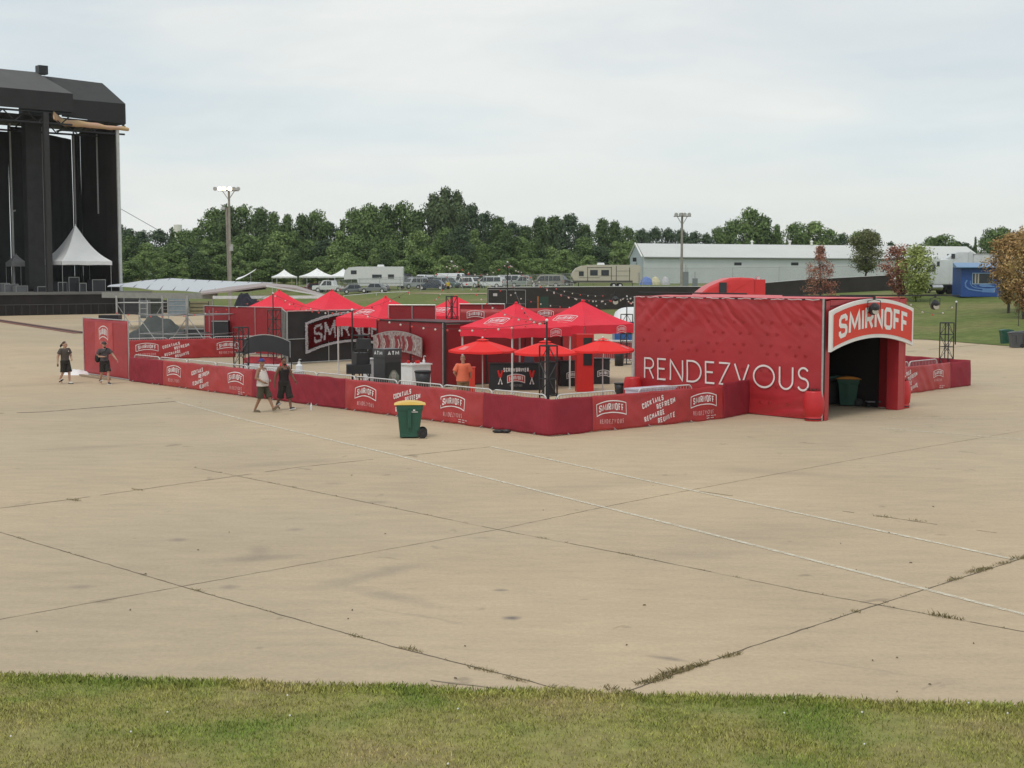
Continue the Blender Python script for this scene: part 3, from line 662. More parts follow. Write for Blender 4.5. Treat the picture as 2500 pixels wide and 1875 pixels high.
# lining
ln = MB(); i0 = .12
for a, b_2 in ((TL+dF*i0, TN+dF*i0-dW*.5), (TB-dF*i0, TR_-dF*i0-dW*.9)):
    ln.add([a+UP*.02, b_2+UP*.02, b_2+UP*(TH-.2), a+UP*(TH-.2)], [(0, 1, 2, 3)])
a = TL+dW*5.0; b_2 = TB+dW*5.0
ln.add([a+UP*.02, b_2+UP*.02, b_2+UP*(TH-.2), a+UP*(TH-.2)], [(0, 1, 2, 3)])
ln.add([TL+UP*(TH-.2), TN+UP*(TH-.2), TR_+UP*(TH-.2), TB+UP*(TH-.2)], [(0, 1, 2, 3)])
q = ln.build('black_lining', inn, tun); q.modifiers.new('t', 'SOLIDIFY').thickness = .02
# front: pillars and head panel
ff = lambda s, v, o=0: TN+dF*s+UP*v+dF.cross(UP)*o
pil = MB(); wL = .26; wR = .36
for s0, s1, dep in ((0.02, wL, .5), (LF-wR, LF, .42)):
    c = TN+dF*((s0+s1)/2)-dW*(dep/2)+UP*(TH/2-.02); pil = MB(); pil.box(c, (s1-s0, dep, TH-.06), rz=math.atan2(dF.y, dF.x)); pil.build('pillar', RED_W, tun)
pil = MB(); pil.box(TN+dF*(LF/2)-dW*.06+UP*(TH-.65), (LF-wL-wR-.02, .1, 1.25), rz=math.atan2(dF.y, dF.x)); pil.build('head_panel', RED_W, tun)
# corner pipe, top rails, clamps
pp = MB(); o1 = dW.cross(UP)*.09
pp.tube(TN+o1+UP*.02, TN+o1+UP*(TH+.03), .032, 0); pp.build('corner_pipe', GALV, tun); MB().tube(TN+o1*1.0+dF*.09+UP*.9, TN+o1+dF*.09+UP*(TH), .028).build('black_corner_pipe', BLK, tun)
MB().tube(TL+o1*.6+UP*.02, TL+o1*.6+UP*TH, .03, 0).build('corner_pipe', GALV, tun)
mb = MB(); prev = None
for i in range(61):
    p = TL+dW*(LW*i/60)+o1*1.1+UP*(TH-.03+.03*abs(sin(i*.55))*(1 if i % 3 else .2))
    if prev is not None: mb.tube(prev, p, .016, i % 5 == 0)
    prev = p
mb.build('lashing_cord', [mat('cord', (.6, .5, .5), .7), BLK], tun)
# arched sign
sg = empty('arched_sign', TN+dF*(LF/2)+UP*2.2, 'large arched red sign with white border and letters over the tunnel entrance', 'sign')
S0, S1 = G(2013, 1028), G(2213, 997.5); ds = (S1-S0).normalized(); S0 = S0+ds.cross(UP)*.18; S1 = S1+ds.cross(UP)*.18; LS = (S1-S0).length
n = 28; A_ = .36; band = 1.25; zb = 2.14
FS = wallfn(S0, S1, 0, 0)
top = [(LS*i/n, zb+band+A_*(1-(2*i/n-1)**2)) for i in range(n+1)]; bot = [(x, y-band) for x, y in top]
mb = MB(); m_ = n+1
vs = [FS(x, y, 0) for x, y in top]+[FS(x, y, 0) for x, y in bot]+[FS(x, y, -.10) for x, y in top]+[FS(x, y, -.10) for x, y in bot]
mb.add(vs, [(i, i+1, m_+i+1, m_+i) for i in range(n)]+[(2*m_+i, 3*m_+i, 3*m_+i+1, 2*m_+i+1) for i in range(n)]+[(i, 2*m_+i, 2*m_+i+1, i+1) for i in range(n)]+[(m_+i, m_+i+1, 3*m_+i+1, 3*m_+i) for i in range(n)]+[(0, m_, 3*m_, 2*m_), (n, 2*m_+n, 3*m_+n, m_+n)])
mb.build('border_panel', WHS, sg)
bw = .115; mb = MB(); tp = [(max(bw, min(LS-bw, x)), y-bw*1.02) for x, y in top]; bt = [(max(bw, min(LS-bw, x)), y+bw*1.02) for x, y in bot]
vs = [FS(x, y, .012) for x, y in tp]+[FS(x, y, .012) for x, y in bt]; mb.add(vs, [(i, i+1, m_+i+1, m_+i) for i in range(n)]); mb.build('red_field', RED_SG, sg)
mb = MB(); arch = lambda x: A_*(1-(2*x/LS-1)**2)
text(mb, 'SMIRNOFF', FS, .43, zb+.27, .72, .34, .135, .075, 0, arch=arch, width=LS-.86, off=.018, seg=.2)
mb.build('letters', WHS, sg)
# spotlights on pipes
def spot(p, label, big=1.0, rz=0):
    e = empty('stage_light', p, label, 'stage light', 'stage lights hung from the tunnel pipes')
    MB().lathe([(.05, -.16), (.11, -.15), (.13, -.02), (.12, .10), (.05, .16)], p-UP*.28*big, 14, R=Matrix.Rotation(radians(62), 3, 'X')@Matrix.Scale(big, 3)).build('lamp_head', BLK, e)
    y = MB(); w = .16*big
    y.path([p+UP*0, p+Vector((0, 0, -.06)), p+Vector((w, 0, -.1)), p+Vector((w, 0, -.3*big))], .012); y.path([p+Vector((0, 0, -.06)), p+Vector((-w, 0, -.1)), p+Vector((-w, 0, -.3*big))], .012); y.box(p, (.07, .07, .1))
    y.build('yoke', BLK, e)
    MB().lathe([(.10, 0), (.10, .01)], p-UP*.28*big+Vector((0, -.15*big, -.07*big)), 14, R=Matrix.Rotation(radians(62), 3, 'X')).build('lens', mat('lens', (.35, .32, .25), .2), e)
    return e
Pa = TL-dW*.9+dF*1.2+UP*(TH+.12); Pb = TL+dW*4.2+dF*1.2+UP*(TH+.12)
tag(MB().tube(Pa, Pb, .028).build('rigging_pipe', BLK), 'dark pipe sticking out over the left end of the tunnel roof', 'pipe')
Pc = TN-dW*.9+dF*.3+UP*(TH+.14); Pd = TN+dF*1.9+dW*.35+UP*(TH+.10)
tag(MB().tube(TN-dW*1.6+o1+UP*(TH+.1), TN+dF*2.35+ds.cross(UP)*.35+UP*(TH+.06), .025).build('rigging_pipe', BLK), 'dark pipe running across the roof edge above the arched sign', 'pipe')
Pe = AD(2050, 721, 36.5); Pf = AD(2342, 721.5, 36.9)
tag(MB().tube(Pe, Pf, .024).build('rigging_pipe', BLK), 'long dark pipe reaching out beyond the right side of the tunnel', 'pipe')
spot(TN+dF*2.33+ds.cross(UP)*.37+UP*(TH+.03), 'round black lamp hanging in front of the arched sign lettering', 1.25)
spot(AD(2283, 722, 36.7), 'black lamp hanging from the long pipe over the grass', 1.1)
spot(AD(1502, 714, 38.2), 'black lamp hanging from the pipe left of the tunnel', 1.0)
# ---------------------------------------------------------------- planters, carts
def planter(c, label, plant=True):
    e = empty('planter', c, label, 'planter')
    MB().lathe([(.255, 0), (.285, .03), (.29, .12), (.265, .14), (.30, .17), (.325, .45), (.325, .60), (.30, .78), (.275, .88), (.265, .93), (.235, .93), (.235, .84)], c, 24).build('tub', RED_TUB, e, smooth=True)
    MB().lathe([(.292, .055), (.296, .06), (.296, .085), (.292, .09)], c, 24).build('band', BLK, e)
    MB().lathe([(.0, .84), (.234, .842), (.234, .86), (0, .865)], c, 16).build('soil', mat('soil', (.03, .022, .016), .95), e)
    if plant:
        mb = MB()
        for i in range(260):
            a = rnd.uniform(0, 2*pi); r = .24*rnd.random()**.5; p = c+Vector((cos(a)*r, sin(a)*r, .84+rnd.uniform(0, .16))); s = .03
            v = [Vector((rnd.uniform(-s, s), rnd.uniform(-s, s), rnd.uniform(-s, s))) for _ in range(3)]; mb.add([p+q for q in v], [(0, 1, 2)])
        mb.build('plant', mat('dark_plant', (.03, .028, .016), .8), e)
    return e
planter(G(1986, 1027), 'red barrel planter with a dark plant at the left corner of the tunnel entrance')
planter(G(2204, 997)+Vector((.0, .25, 0)), 'red barrel planter tucked beside the right pillar of the tunnel entrance')
planter(Vector((X(1546, 36.6), 36.6*K, 0)), 'red barrel planter behind the fence at the far end of the tunnel wall', False)
def cart(p, rz, body, lid, label, mark=False):
    e = empty('wheeled_cart', p, label, 'wheeled cart', None, rz)
    b = MB(); W1, W2, D1, D2_, H_ = .24, .30, .27, .37, .93
    lo = [(-D1, -W1), (D1, -W1), (D1, W1), (-D1, W1)]; hi = [(-D2_+.02, -W2), (D2_, -W2), (D2_, W2), (-D2_+.02, W2)]
    ringz = [(0.03, lo, 1), (.12, lo, 1.0), (.75, [((a[0]*.25+c[0]*.75), (a[1]*.25+c[1]*.75)) for a, c in zip(lo, hi)], 1.0), (.80, hi, 1.0), (.90, hi, 1.03), (.93, hi, 1.03)]
    vs = [(x*k, y*k, z) for z, r, k in ringz for x, y in r]; fs = [(j*4+i, j*4+(i+1) % 4, (j+1)*4+(i+1) % 4, (j+1)*4+i) for j in range(len(ringz)-1) for i in range(4)]+[(3, 2, 1, 0), tuple(range(20, 24))]
    b.add(vs, fs)
    q = b.build('body', body, e, world=False); q.modifiers.new('b', 'BEVEL').width = .015
    l = MB(); vs = []
    for i in range(9):
        t = i/8; x = -.42+.86*t; z = .945+.075*sin(pi*t)**.7
        vs += [(x, -.325, .935), (x, -.30, z), (x, .30, z), (x, .325, .935)]
    l.add(vs, [(4*i+j, 4*i+4+j, 4*i+5+j, 4*i+1+j) for i in range(8) for j in range(3)]+[(0, 1, 2, 3), (35, 34, 33, 32)]+[(4*i, 4*i+3, 4*i+7, 4*i+4) for i in range(8)])
    l.tube((.43, -.22, .93), (.43, .22, .93), .02); l.build('lid', lid, e, world=False)
    for s in (-1, 1):
        w = MB(); w.tube((.36, s*.25, .14), (.36, s*.31, .14), .135, n=18).tube((.36, s*.245, .14), (.36, s*.315, .14), .05, 1, n=10); w.build('wheel', [TYRE, BLK], e, world=False)
    MB().tube((.36, -.26, .14), (.36, .26, .14), .014).build('axle', GALV, e, world=False)
    MB().box((-.0, -.302, .55), (.10, .05, .50), R=Matrix.Rotation(.06, 3, 'X')).build('rib', body, e, world=False)
    if mark:
        mb = MB(); f = lambda a, c, o=0: Vector((a, -.291-o, c)); mb.box((.13, -.299, .74), (.20, .008, .018)); mb.box((.13, -.303, .79), (.06, .008, .035)); mb.build('mark', WH, e, world=False)
    return e
GRN = mat('cart_green', (.018, .085, .058), .45, .1, 2); YEL = mat('lid_yellow', (.72, .47, .10), .5, .05)
cart(G(1000, 1068), radians(4), GRN, YEL, 'green wheeled cart with a yellow lid standing alone on the concrete', True)
cart(G(2070, 990), radians(-15), GRN, mat('lid_orange', (.62, .24, .03), .5), 'dark green cart with an orange lid inside the tunnel entrance')
cart(G(2043, 990)+Vector((0, .5, 0)), radians(10), mat('cart_dark', (.02, .022, .022), .5), GRN, 'dark cart half hidden inside the tunnel entrance')
GRY = mat('cart_grey', (.075, .078, .085), .5, .1, 2)
cart(G(2462, 843)+Vector((0, .5, 0)), radians(0), GRN, GRN, 'green wheeled cart at the grass edge beyond the fence')
cart(G(2478, 849), radians(2), GRY, GRY, 'grey wheeled cart standing before the green one at the grass edge')
cart(G(2503, 849)+Vector((.2, .9, 0)), radians(-3), GRY, GRY, 'grey wheeled cart at the right end of the row by the grass')
# dolly
e = empty('flat_dolly', G(2140, 994), 'low flat dolly with a speaker grille parked inside the tunnel entrance', 'dolly')
b = MB(); c = G(2140, 994); 
for s in (-.16, .16): b.beam(c+Vector((-.36, s, .20)), c+Vector((.34, s, .20)), .035, .05)
for x in (-.34, 0, .32): b.beam(c+Vector((x, -.16, .20)), c+Vector((x, .16, .20)), .03, .04)
b.tube(c+Vector((.33, .1, .2)), c+Vector((.33, .1, .42)), .02); b.ball(c+Vector((.33, .1, .45)), .08, sc=(1.4, 1, .6)); b.build('deck', mat('dolly_grey', (.16, .16, .18), .4), e)
for x in (-.3, .28):
    for s in (-.15, .15): MB().tube(c+Vector((x, s-.02, .06)), c+Vector((x, s+.02, .06)), .06, n=12).build('wheel', TYRE, e)
# ---------------------------------------------------------------- canopies
LG = mat('canopy_white', (.80, .60, .62), .7, .05)
def canopy(c, half, ze, zp, val, rz, label, logos=(), group='red canopy tents', tone=RED_T, legs=True, legm=GALW, foot=True, name='canopy_tent', cat='tent', conc=.07, zb=0.0):
    e = empty(name, c, label, cat, group); R = Matrix.Rotation(rz, 3, 'Z')
    def pt(k, u, v):       # side k, u across -1..1, v up 0..1
        n = [Vector((0, -1, 0)), Vector((1, 0, 0)), Vector((0, 1, 0)), Vector((-1, 0, 0))][k]; t = UP.cross(n)
        prof = v-conc*sin(pi*v)
        q = (n+t*u)*(half*(1-v)); z = ze+(zp-ze)*prof
        z -= .05*(1-abs(u))*sin(pi*min(1, v*1.2))*(1-v) + .02*noise.noise(Vector((u*3, v*4, k+half)))
        return c+R@q+UP*z, R@n
    top = MB()
    for k in range(4): top.grid(lambda a, b: pt(k, 2*a-1, b*.999)[0], 12, 10)
    top.build('roof_canvas', tone, e, smooth=False)
    v_ = MB()
    for k in range(4):
        def vf(a, b):
            p, n = pt(k, 2*a-1, 0); u = 2*a-1
            return p+n*(.02+.02*noise.noise(Vector((a*5, b*2, k+c.x)))*(1-b))+UP*(-(1-b)*(val-.03*abs(sin(a*pi*2))))
        v_.grid(vf, 16, 4)
    v_.build('valance', tone, e)
    MB().ball(c+UP*(zp+.01), .06, n=8).build('peak_cap', tone, e)
    for sx, sy in ((-1, -1), (1, -1), (1, 1), (-1, 1)):
        p = c+R@Vector((sx*half*.965, sy*half*.965, 0)); l = MB()
        g = zb or (gz(p.x, p.y) if c.y > 100 else 0)
        l.box((p.x, p.y, (ze-.05+g)/2+c.z*0), (.05, .05, ze-.05-g), rz=rz)
        if foot: l.box((p.x, p.y, g+.012), (.16, .16, .02), rz=rz)
        l.build('leg', legm, e)
    fr = MB()
    for k in range(4):
        a = c+R@Vector([(-half, -half, 0), (half, -half, 0), (half, half, 0), (-half, half, 0)][k])*.965+UP*(ze-.12); b = c+R@Vector([(half, -half, 0), (half, half, 0), (-half, half, 0), (-half, -half, 0)][k])*.965+UP*(ze-.12); m = (a+b)/2
        fr.tube(a-UP*.25, m+UP*.02, .015).tube(a, m-UP*.25, .015).tube(b-UP*.25, m+UP*.02, .015).tube(b, m-UP*.25, .015)
    fr.build('scissor_frame', legm, e)
    for lg in logos:
        k, kind = lg[:2]
        if kind == 'top':
            n = [Vector((0, -1, 0)), Vector((1, 0, 0)), Vector((0, 1, 0)), Vector((-1, 0, 0))][k]; t = UP.cross(n)
            sl = math.hypot(half, zp-ze); nn = (R@n*(zp-ze)+UP*half).normalized()
            def Fs(a, b, o=0):
                v = b/sl; p, _ = pt(k, max(-1, min(1, a/(half*(1-v)))), v); return p+nn*(o+.012)
            mb = MB(); logo(mb, Fs, lg[2], .62, 1.15, .52, off=.01, line=.04); mb.build('logo', LG, e)
            mb = MB(); text(mb, 'RENDEZVOUS', Fs, lg[2]-.42, .20, .13, .5, .016, .03, 0, GEO, width=.84, off=.01, seg=.2); mb.build('thin_lettering', mat('canopy_pink', (.80, .25, .27), .7), e)
        else:
            n = [Vector((0, -1, 0)), Vector((1, 0, 0)), Vector((0, 1, 0)), Vector((-1, 0, 0))][k]; t = UP.cross(n)
            def Fv(a, b, o=0): return c+R@(n*(half+.045+o)+t*a)+UP*(ze-val+b)
            mb = MB(); logo(mb, Fv, lg[2], val*.48, .56, .32, off=.01, line=.022); mb.build('valance_logo', LG, e)
    return e
def V(px, Y): return Vector(((px-1250)/F_PX*Y, Y, 0))
canopy(V(1260, 54.7), 1.56, 2.47, 3.40, .38, RZ, 'red canopy tent with pale logos over the black drinks counter', ((3, 'top', 0.1), (0, 'val', .65)))
canopy(V(1422, 58.2), 1.55, 2.46, 3.42, .38, RZ+.06, 'red canopy tent nearest the tunnel wall over the tall kiosk', ((3, 'top', 0.0), (0, 'val', .65)))
canopy(V(942, 63.4), 1.62, 2.58, 3.52, .42, RZ, 'red canopy tent with a pale logo beside the cup-art wall', ((3, 'top', -.1),))
canopy(V(1113, 68.2), 1.55, 2.55, 3.47, .35, RZ, 'red canopy tent mostly hidden behind the lattice tower on the booth', ((3, 'top', 0.1),))
canopy(V(683, 84.5), 1.62, 2.45, 3.60, .30, RZ, 'leftmost red canopy tent behind the red fence panels')
canopy(V(811, 82.4), 1.66, 2.45, 3.62, .30, RZ, 'red canopy tent above the black wall with the cup lettering')
# ---------------------------------------------------------------- parasols
def parasol(c, label, rz, patch):
    e = empty('parasol', c, label, 'parasol', 'red parasols inside the enclosure'); n = 6; R_ = 1.14; ze, zp = 2.02, 2.36
    R = Matrix.Rotation(rz, 3, 'Z'); top = MB()
    def P(k, f, r): a = 2*pi*(k+f)/n; c0, c1 = Vector((cos(2*pi*k/n), sin(2*pi*k/n), 0)), Vector((cos(2*pi*(k+1)/n), sin(2*pi*(k+1)/n), 0)); q = (c0*(1-f)+c1*f)*R_*r; return c+R@q+UP*(zp-(zp-ze)*(r**1.12)-.03*sin(pi*f)*r)
    for k in range(n):
        top.grid(lambda a, b: P(k, a, .13+.87*b), 6, 6); top.grid(lambda a, b: P(k, a, 1)-UP*(.07*b), 6, 1)
    q = top.build('canopy', RED_U, e)
    v = MB()
    for k in range(n): v.grid(lambda a, b: P(k, a, .01+.19*b)+UP*.045, 3, 2)
    v.build('vent_cap', RED_U, e)
    MB().ball(c+UP*2.43, .035, n=8).build('finial', WPL, e)
    MB().tube(c+UP*.05, c+UP*2.42, .02, n=10).build('pole', GALW, e, smooth=True)
    MB().lathe([(.26, 0), (.26, .03), (.06, .07), (.05, .2)], c, 18).build('base', BLK, e)
    rb = MB()
    for k in range(n): rb.tube(c+UP*1.95, P(k, 0, .6)-UP*.02, .008).tube(P(k, 0, .1)-UP*.02, P(k, 0, .98)-UP*.02, .007)
    rb.build('ribs', WPL, e)
    k, = patch; mb = MB(); mb.grid(lambda a, b: P(k, .3+.4*a, .62+.26*b)+UP*.012, 3, 2); mb.build('printed_patch', mat('umb_patch', (.80, .20, .20), .7), e)
    return e
parasol(V(1178, 46.1), 'red parasol at the left above the man in the orange shirt', .10, (3,))
parasol(V(1331, 44.9), 'red parasol in the middle behind the front lattice tower', .55, (5,))
parasol(V(1472, 46.4), 'red parasol at the right in front of the tunnel wall', .30, (5,))
# ---------------------------------------------------------------- panel walls
def panel_wall(name, a, b, h, z0, m, label, cat='panel wall', posts=2.44, amp=.02, mid=False, group=None, seed=0, rail=GALV, fd=.03):
    L_ = (b-a).length; d = (b-a)/L_; nn = d.cross(UP); e = empty(name, (a+b)/2, label, cat, group)
    F = wallfn(a, b, z0, amp, seed); q = MB().grid(lambda u, v: F(u*L_, v*h), max(4, int(L_/.3)), 8).build('cloth', m, e); q.modifiers.new('t', 'SOLIDIFY').thickness = .02
    f = MB(); k = max(1, round(L_/posts))
    for i in range(k+1): p = a+d*(L_*i/k)+nn*fd; f.tube(p+UP*z0, p+UP*(z0+h+.03), .022)
    f.tube(a+nn*fd+UP*(z0+h+.03), b+nn*fd+UP*(z0+h+.03), .024); f.tube(a+nn*fd+UP*(z0+.03), b+nn*fd+UP*(z0+.03), .02)
    if mid: f.tube(a+nn*fd+UP*(z0+h*mid), b+nn*fd+UP*(z0+h*mid), .018)
    f.build('frame', rail, e); return e, F, L_
# left red fence panels
a = V(561, 80); b = V(690, 77.0)
panel_wall('fence_panel', a, b, 2.66, .02, mat('panel_red', (.30, .02, .026), .7, .1), 'run of tall red fence panels under the leftmost canopy peak', seed=31)
panel_wall('fence_panel', V(562, 80)+E2*3, V(561, 80), 2.66, .02, RED_B, 'tall red fence panel turning back beside the scaffolding', seed=32)
# black wall with the cup lettering
P0 = Vector((-10.9, 70.1, 0)); dB = Vector((.70, .71, 0)).normalized()
a = P0-dB*.6; b = P0+dB*7.2
e, F, L_ = panel_wall('cup_wall', a, b, 2.62, .05, mat('cupwall_scrim', (.030, .026, .026), .9, .2, 2), 'black screened fence with giant word mark spelled in white cups', mid=.47, seed=33)
pL = onl(a, b, 744); pR = onl(a, b, 958); sL, sR = (pL-a).length, (pR-a).length
cw = sR-sL; cc = (sL+sR)/2; Ac = .50; bandc = 1.52
archc = lambda x: Ac*(1-((x-cc)/(cw/2))**2)
zb0 = .50
# raster the mark on a grid of cups
WC = MB(); RC = MB()
def seg_dist(px_, py_, a, b):
    ax, ay = a; bx, by = b; dx, dy = bx-ax, by-ay; t = max(0, min(1, ((px_-ax)*dx+(py_-ay)*dy)/(dx*dx+dy*dy+1e-9))); return math.hypot(px_-ax-t*dx, py_-ay-t*dy)
segs = []; st = .12; H_ = .92; word = 'SMIRNOFF'; ws = [GL[c][0]*H_*.34 for c in word]; kk = (cw*.84-8*st-7*.10)/sum(ws); x = cc-cw*.42+st/2
for c, w in zip(word, ws):
    w *= kk
    for stx in GL[c][1]:
        for p, q in zip(stx[:-1], stx[1:]): segs.append(((x+p[0]*w, .30+st/2+p[1]*(H_-st)), (x+q[0]*w, .30+st/2+q[1]*(H_-st))))
    x += w+.10+st
step = .066
def cup(mb, s, v, mi=0):
    o = .05+rnd.uniform(0, .02); r = .036; n_ = 6; vs = []
    for rr, oo in ((r*.7, .0), (r, .075)):
        vs += [F(s+rr*cos(2*pi*i/n_), v+rr*sin(2*pi*i/n_), o+oo) for i in range(n_)]
    mb.add(vs, [(i, (i+1) % n_, n_+(i+1) % n_, n_+i) for i in range(n_)]+[tuple(range(n_))], mi)
i = 0; s = sL
while s <= sR:
    v = 0.0
    while v <= bandc:
        ed = min(s-sL, sR-s, v, bandc-v); dmin = min(seg_dist(s, v, p, q) for p, q in segs)
        js, jv = s+rnd.uniform(-.012, .012), zb0+v+archc(s)+rnd.uniform(-.012, .012)
        if ed < .115: cup(WC, js, jv)
        elif dmin < st*.52: cup(WC, js, jv)
        elif ed > .16 : cup(RC, js, jv)
        v += step
    s += step
tag(RC.build('red_cups', mat('red_cup', (.24, .012, .018), .7, .2), e), kind='stuff'); tag(WC.build('white_cups', mat('white_cup', (.80, .76, .78), .6, .1), e), kind='stuff')
# gap beside the black wall: dark doorway return
panel_wall('fence_panel', V(690, 77.1), a, 2.6, .02, BLKC, 'narrow black panel closing the gap beside the cup lettering wall', seed=34)
# centre booth
BE = Vector((-2.68, 55.7, 0)); BLf = BE+E2*4.7; BH = 2.56
e, F, L_ = panel_wall('booth_wall', BLf, BE, BH, .02, RED_B, 'dark red booth wall with the mirrored bar back mounted on it', seed=41, rail=BLK)
e2, F2, L2 = panel_wall('booth_wall', BE, BE+E1*6.4, BH-.06, .02, RED_B, 'long dark red wall behind the drinks counters and parasols', seed=42, rail=BLK)
panel_wall('booth_wall', BE+E1*6.4, BE+E1*6.4+E2*1.5, BH-.06, .02, RED_B, 'short return of the dark red booth wall beside the kiosk', seed=43, rail=BLK)
q = MB(); q.add([BLf+UP*(BH+.05), BE+UP*(BH+.05), BE+E1*2.2+UP*(BH+.05), BLf+E1*2.2+UP*(BH+.05)], [(0, 1, 2, 3)]); q = q.build('top_sheet', mat('booth_top', (.10, .012, .014), .6), e); q.modifiers.new('t', 'SOLIDIFY').thickness = .05
cp = MB(); nn = (-E1); cp.tube(BE+Vector((-.02, -.08, .02)), BE+Vector((-.02, -.08, 2.6)), .05, 0); cp.tube(BE+Vector((-.10, -.06, .02)), BE+Vector((-.10, -.06, 2.6)), .02, 1); cp.build('corner_post', [BLK, GALV], e)
# arched bar backs
def arched_back(a, b, z0, h, A, m, label, leg=True, mosaic=False):
    L_ = (b-a).length; d = (b-a)/L_; e = empty('bar_back', (a+b)/2, label, 'bar back'); n = 12; F = wallfn(a, b, 0, 0)
    top = [(L_*i/n, z0+h+A*(1-(2*i/n-1)**2)) for i in range(n+1)]; bt = [(L_*i/n, z0+A*.75*(1-(2*i/n-1)**2)) for i in range(n+1)]; N_ = n+1
    mb = MB(); vs = [F(x, y, .02) for x, y in top]+[F(x, y, .02) for x, y in bt]+[F(x, y, -.03) for x, y in top]+[F(x, y, -.03) for x, y in bt]
    mb.add(vs, [(i, i+1, N_+i+1, N_+i) for i in range(n)]+[(2*N_+i, 3*N_+i, 3*N_+i+1, 2*N_+i+1) for i in range(n)]+[(i, 2*N_+i, 2*N_+i+1, i+1) for i in range(n)]+[(N_+i, N_+i+1, 3*N_+i+1, 3*N_+i) for i in range(n)]+[(0, N_, 3*N_, 2*N_), (n, 2*N_+n, 3*N_+n, N_+n)])
    mb.build('panel', m, e)
    fr = MB(); ribbon(fr, [(0, z0)]+top+[(L_, z0)], .035, F, 0, 9, .03); fr.build('rim', GALV, e)
    if leg:
        for x in (.02, L_*.35, L_*.62, L_-.02): MB().tube(F(x, 0, -.05), F(x, z0+h, -.05), .022).build('leg', BLK, e)
    return e, F, L_
a = V(594, 56.0); b = V(709, 54.3)
arched_back(a, b, 1.28, .62, .24, BLKP, 'black arched bar back panel on legs over the white table')
e3, F3, L3 = arched_back(BE+E2*4.65-E1*.22, BE+E2*1.28-E1*.22, 1.15, .78, .24, mat('mirror_print', (.22, .10, .10), .35, .5, 9, metal=.3, col2=(.50, .46, .45)), 'grey and red mirrored arched bar back on the booth wall', leg=False)
m2 = MB()
for x in (.25, .75, 1.3, 1.75, 2.35, 2.9):
    ribbon(m2, [(x, 1.42), (x+.05, 1.5), (x+.10, 1.6), (x+.06, 1.75), (x+.0, 1.85)], .05, F3, 0, .3, .03)
for x in (.35, .8, 1.0, 1.6, 1.8, 2.1, 2.45, 2.62): ribbon(m2, [(x, 1.38), (x+.08, 1.7), (x-.04, 1.98)], .17, F3, 1, .3, .028)
m2.build('printed_glasses', [mat('glass_print', (.52, .47, .44), .4, .2), mat('dark_print', (.22, .02, .03), .5)], e3)
# rear perimeter panels
panel_wall('fence_panel', VY(950, 61.6), VY(1064, 61.2), 3.14, .02, RED_B, 'dark red fence panels showing above the middle booth', posts=.9, seed=51)
panel_wall('fence_panel', VY(1122, 64.5), VY(1232, 64.5), 3.12, .02, RED_B, 'dark red rear fence panels peeping over the printed rear banner', posts=1.0, seed=52)
rb0, rb1, rb2, rb3 = VY(1123, 62), VY(1262, 62), VY(1264, 62), VY(1413, 62.4)
eb = banner(rb0, rb1, 'tall printed red banner on the rear wall left of the front canopy peak', h=2.98, seed=53, amp=.015)
Fq = wallfn(rb0, rb1, .02, 0); mb = MB(); logo(mb, Fq, .70, 2.74, .76, .34, off=.07, line=.025); mb.build('logo', WH, eb); mb = MB(); text(mb, 'RENDEZVOUS', Fq, .42, 2.40, .09, .5, .012, .02, 0, GEO, width=.56, off=.07); mb.build('thin_lettering', WHF, eb)
eb = banner(rb2, rb3, 'tall printed red banner on the rear wall between the two front canopy peaks', h=3.02, seed=54, amp=.015)
Fq = wallfn(rb2, rb3, .02, 0); mb = MB(); logo(mb, Fq, 1.26, 2.76, .70, .33, off=.07, line=.025); mb.build('logo', WH, eb)
mb = MB(); ribbon(mb, [(1.88, 2.62), (1.92, 2.74), (1.95, 2.66), (2.02, 2.80), (2.03, 2.70), (2.11, 2.86), (2.12, 2.76), (2.22, 2.95), (2.2, 2.80), (2.32, 2.98), (2.30, 2.86), (2.38, 2.90)], .035, Fq, 0, 9, .07); mb.build('script_lettering', WH, eb)
# drinks counters
def counter(c, w, d_, h, rz, m, label, front=None, name='drinks_counter'):
    e = empty(name, c, label, 'counter'); R = Matrix.Rotation(rz, 3, 'Z')
    MB().box(c+UP*(h/2-.01), (w, d_, h-.04), rz=rz).build('body', m, e); MB().box(c+UP*(h), (w+.04, d_+.04, .035), rz=rz).build('top', BLK if m is not WPL else WPL, e)
    F = lambda x, z, o=0: c+R@Vector((x, -d_/2-o, 0))+UP*z
    if front: front(F, e, w, h)
    return e
CBL = mat('counter_black', (.020, .020, .024), .6, .2)
def scr(F, e, w, h):
    mb = MB(); text(mb, 'SCREWDRIVER', F, -.5, .72, .16, .5, .035, .018, width=1.0, off=.012, slant=0, seg=9); logo(mb, F, 0, .46, .68, .34, off=.012, line=.03, fill=1); mb.build('logo_print', [WH, RED_K], e)
    mb = MB(); text(mb, 'RENDEZVOUS', F, -.24, .14, .09, .5, .010, .02, 0, GEO, width=.48, off=.012, seg=9); mb.build('thin_lettering', mat('grey_print', (.35, .33, .33), .6), e)
    for s in (-1, 1):
        mb = MB()
        for k in (-1, 1):
            P = lambda t, o: F(s*.62+k*s*.09-k*s*t*.16, .78-t*.55, .014+o)
            mb.tube(P(0, 0), P(.5, 0), .045, 0, 8); mb.tube(P(.5, 0), P(.9, 0), .016, 1, 6); mb.tube(P(.9, 0), P(1, 0), .03, 1, 6)
        mb.build('crossed_tools', [RED_K, WH], e)
counter(V(1259, 54.5)+Vector((0, 0, 0)), 2.1, .6, 1.04, radians(3), CBL, 'black drinks counter with crossed tools and white lettering', scr)
def lg(F, e, w, h):
    mb = MB(); logo(mb, F, w*.15, .45, .5, .28, off=.012, line=.025); mb.build('logo', WH, e)
counter(V(1388, 56.4), .78, .6, 1.02, radians(10), CBL, 'small black counter left of the tall red kiosk', lg)
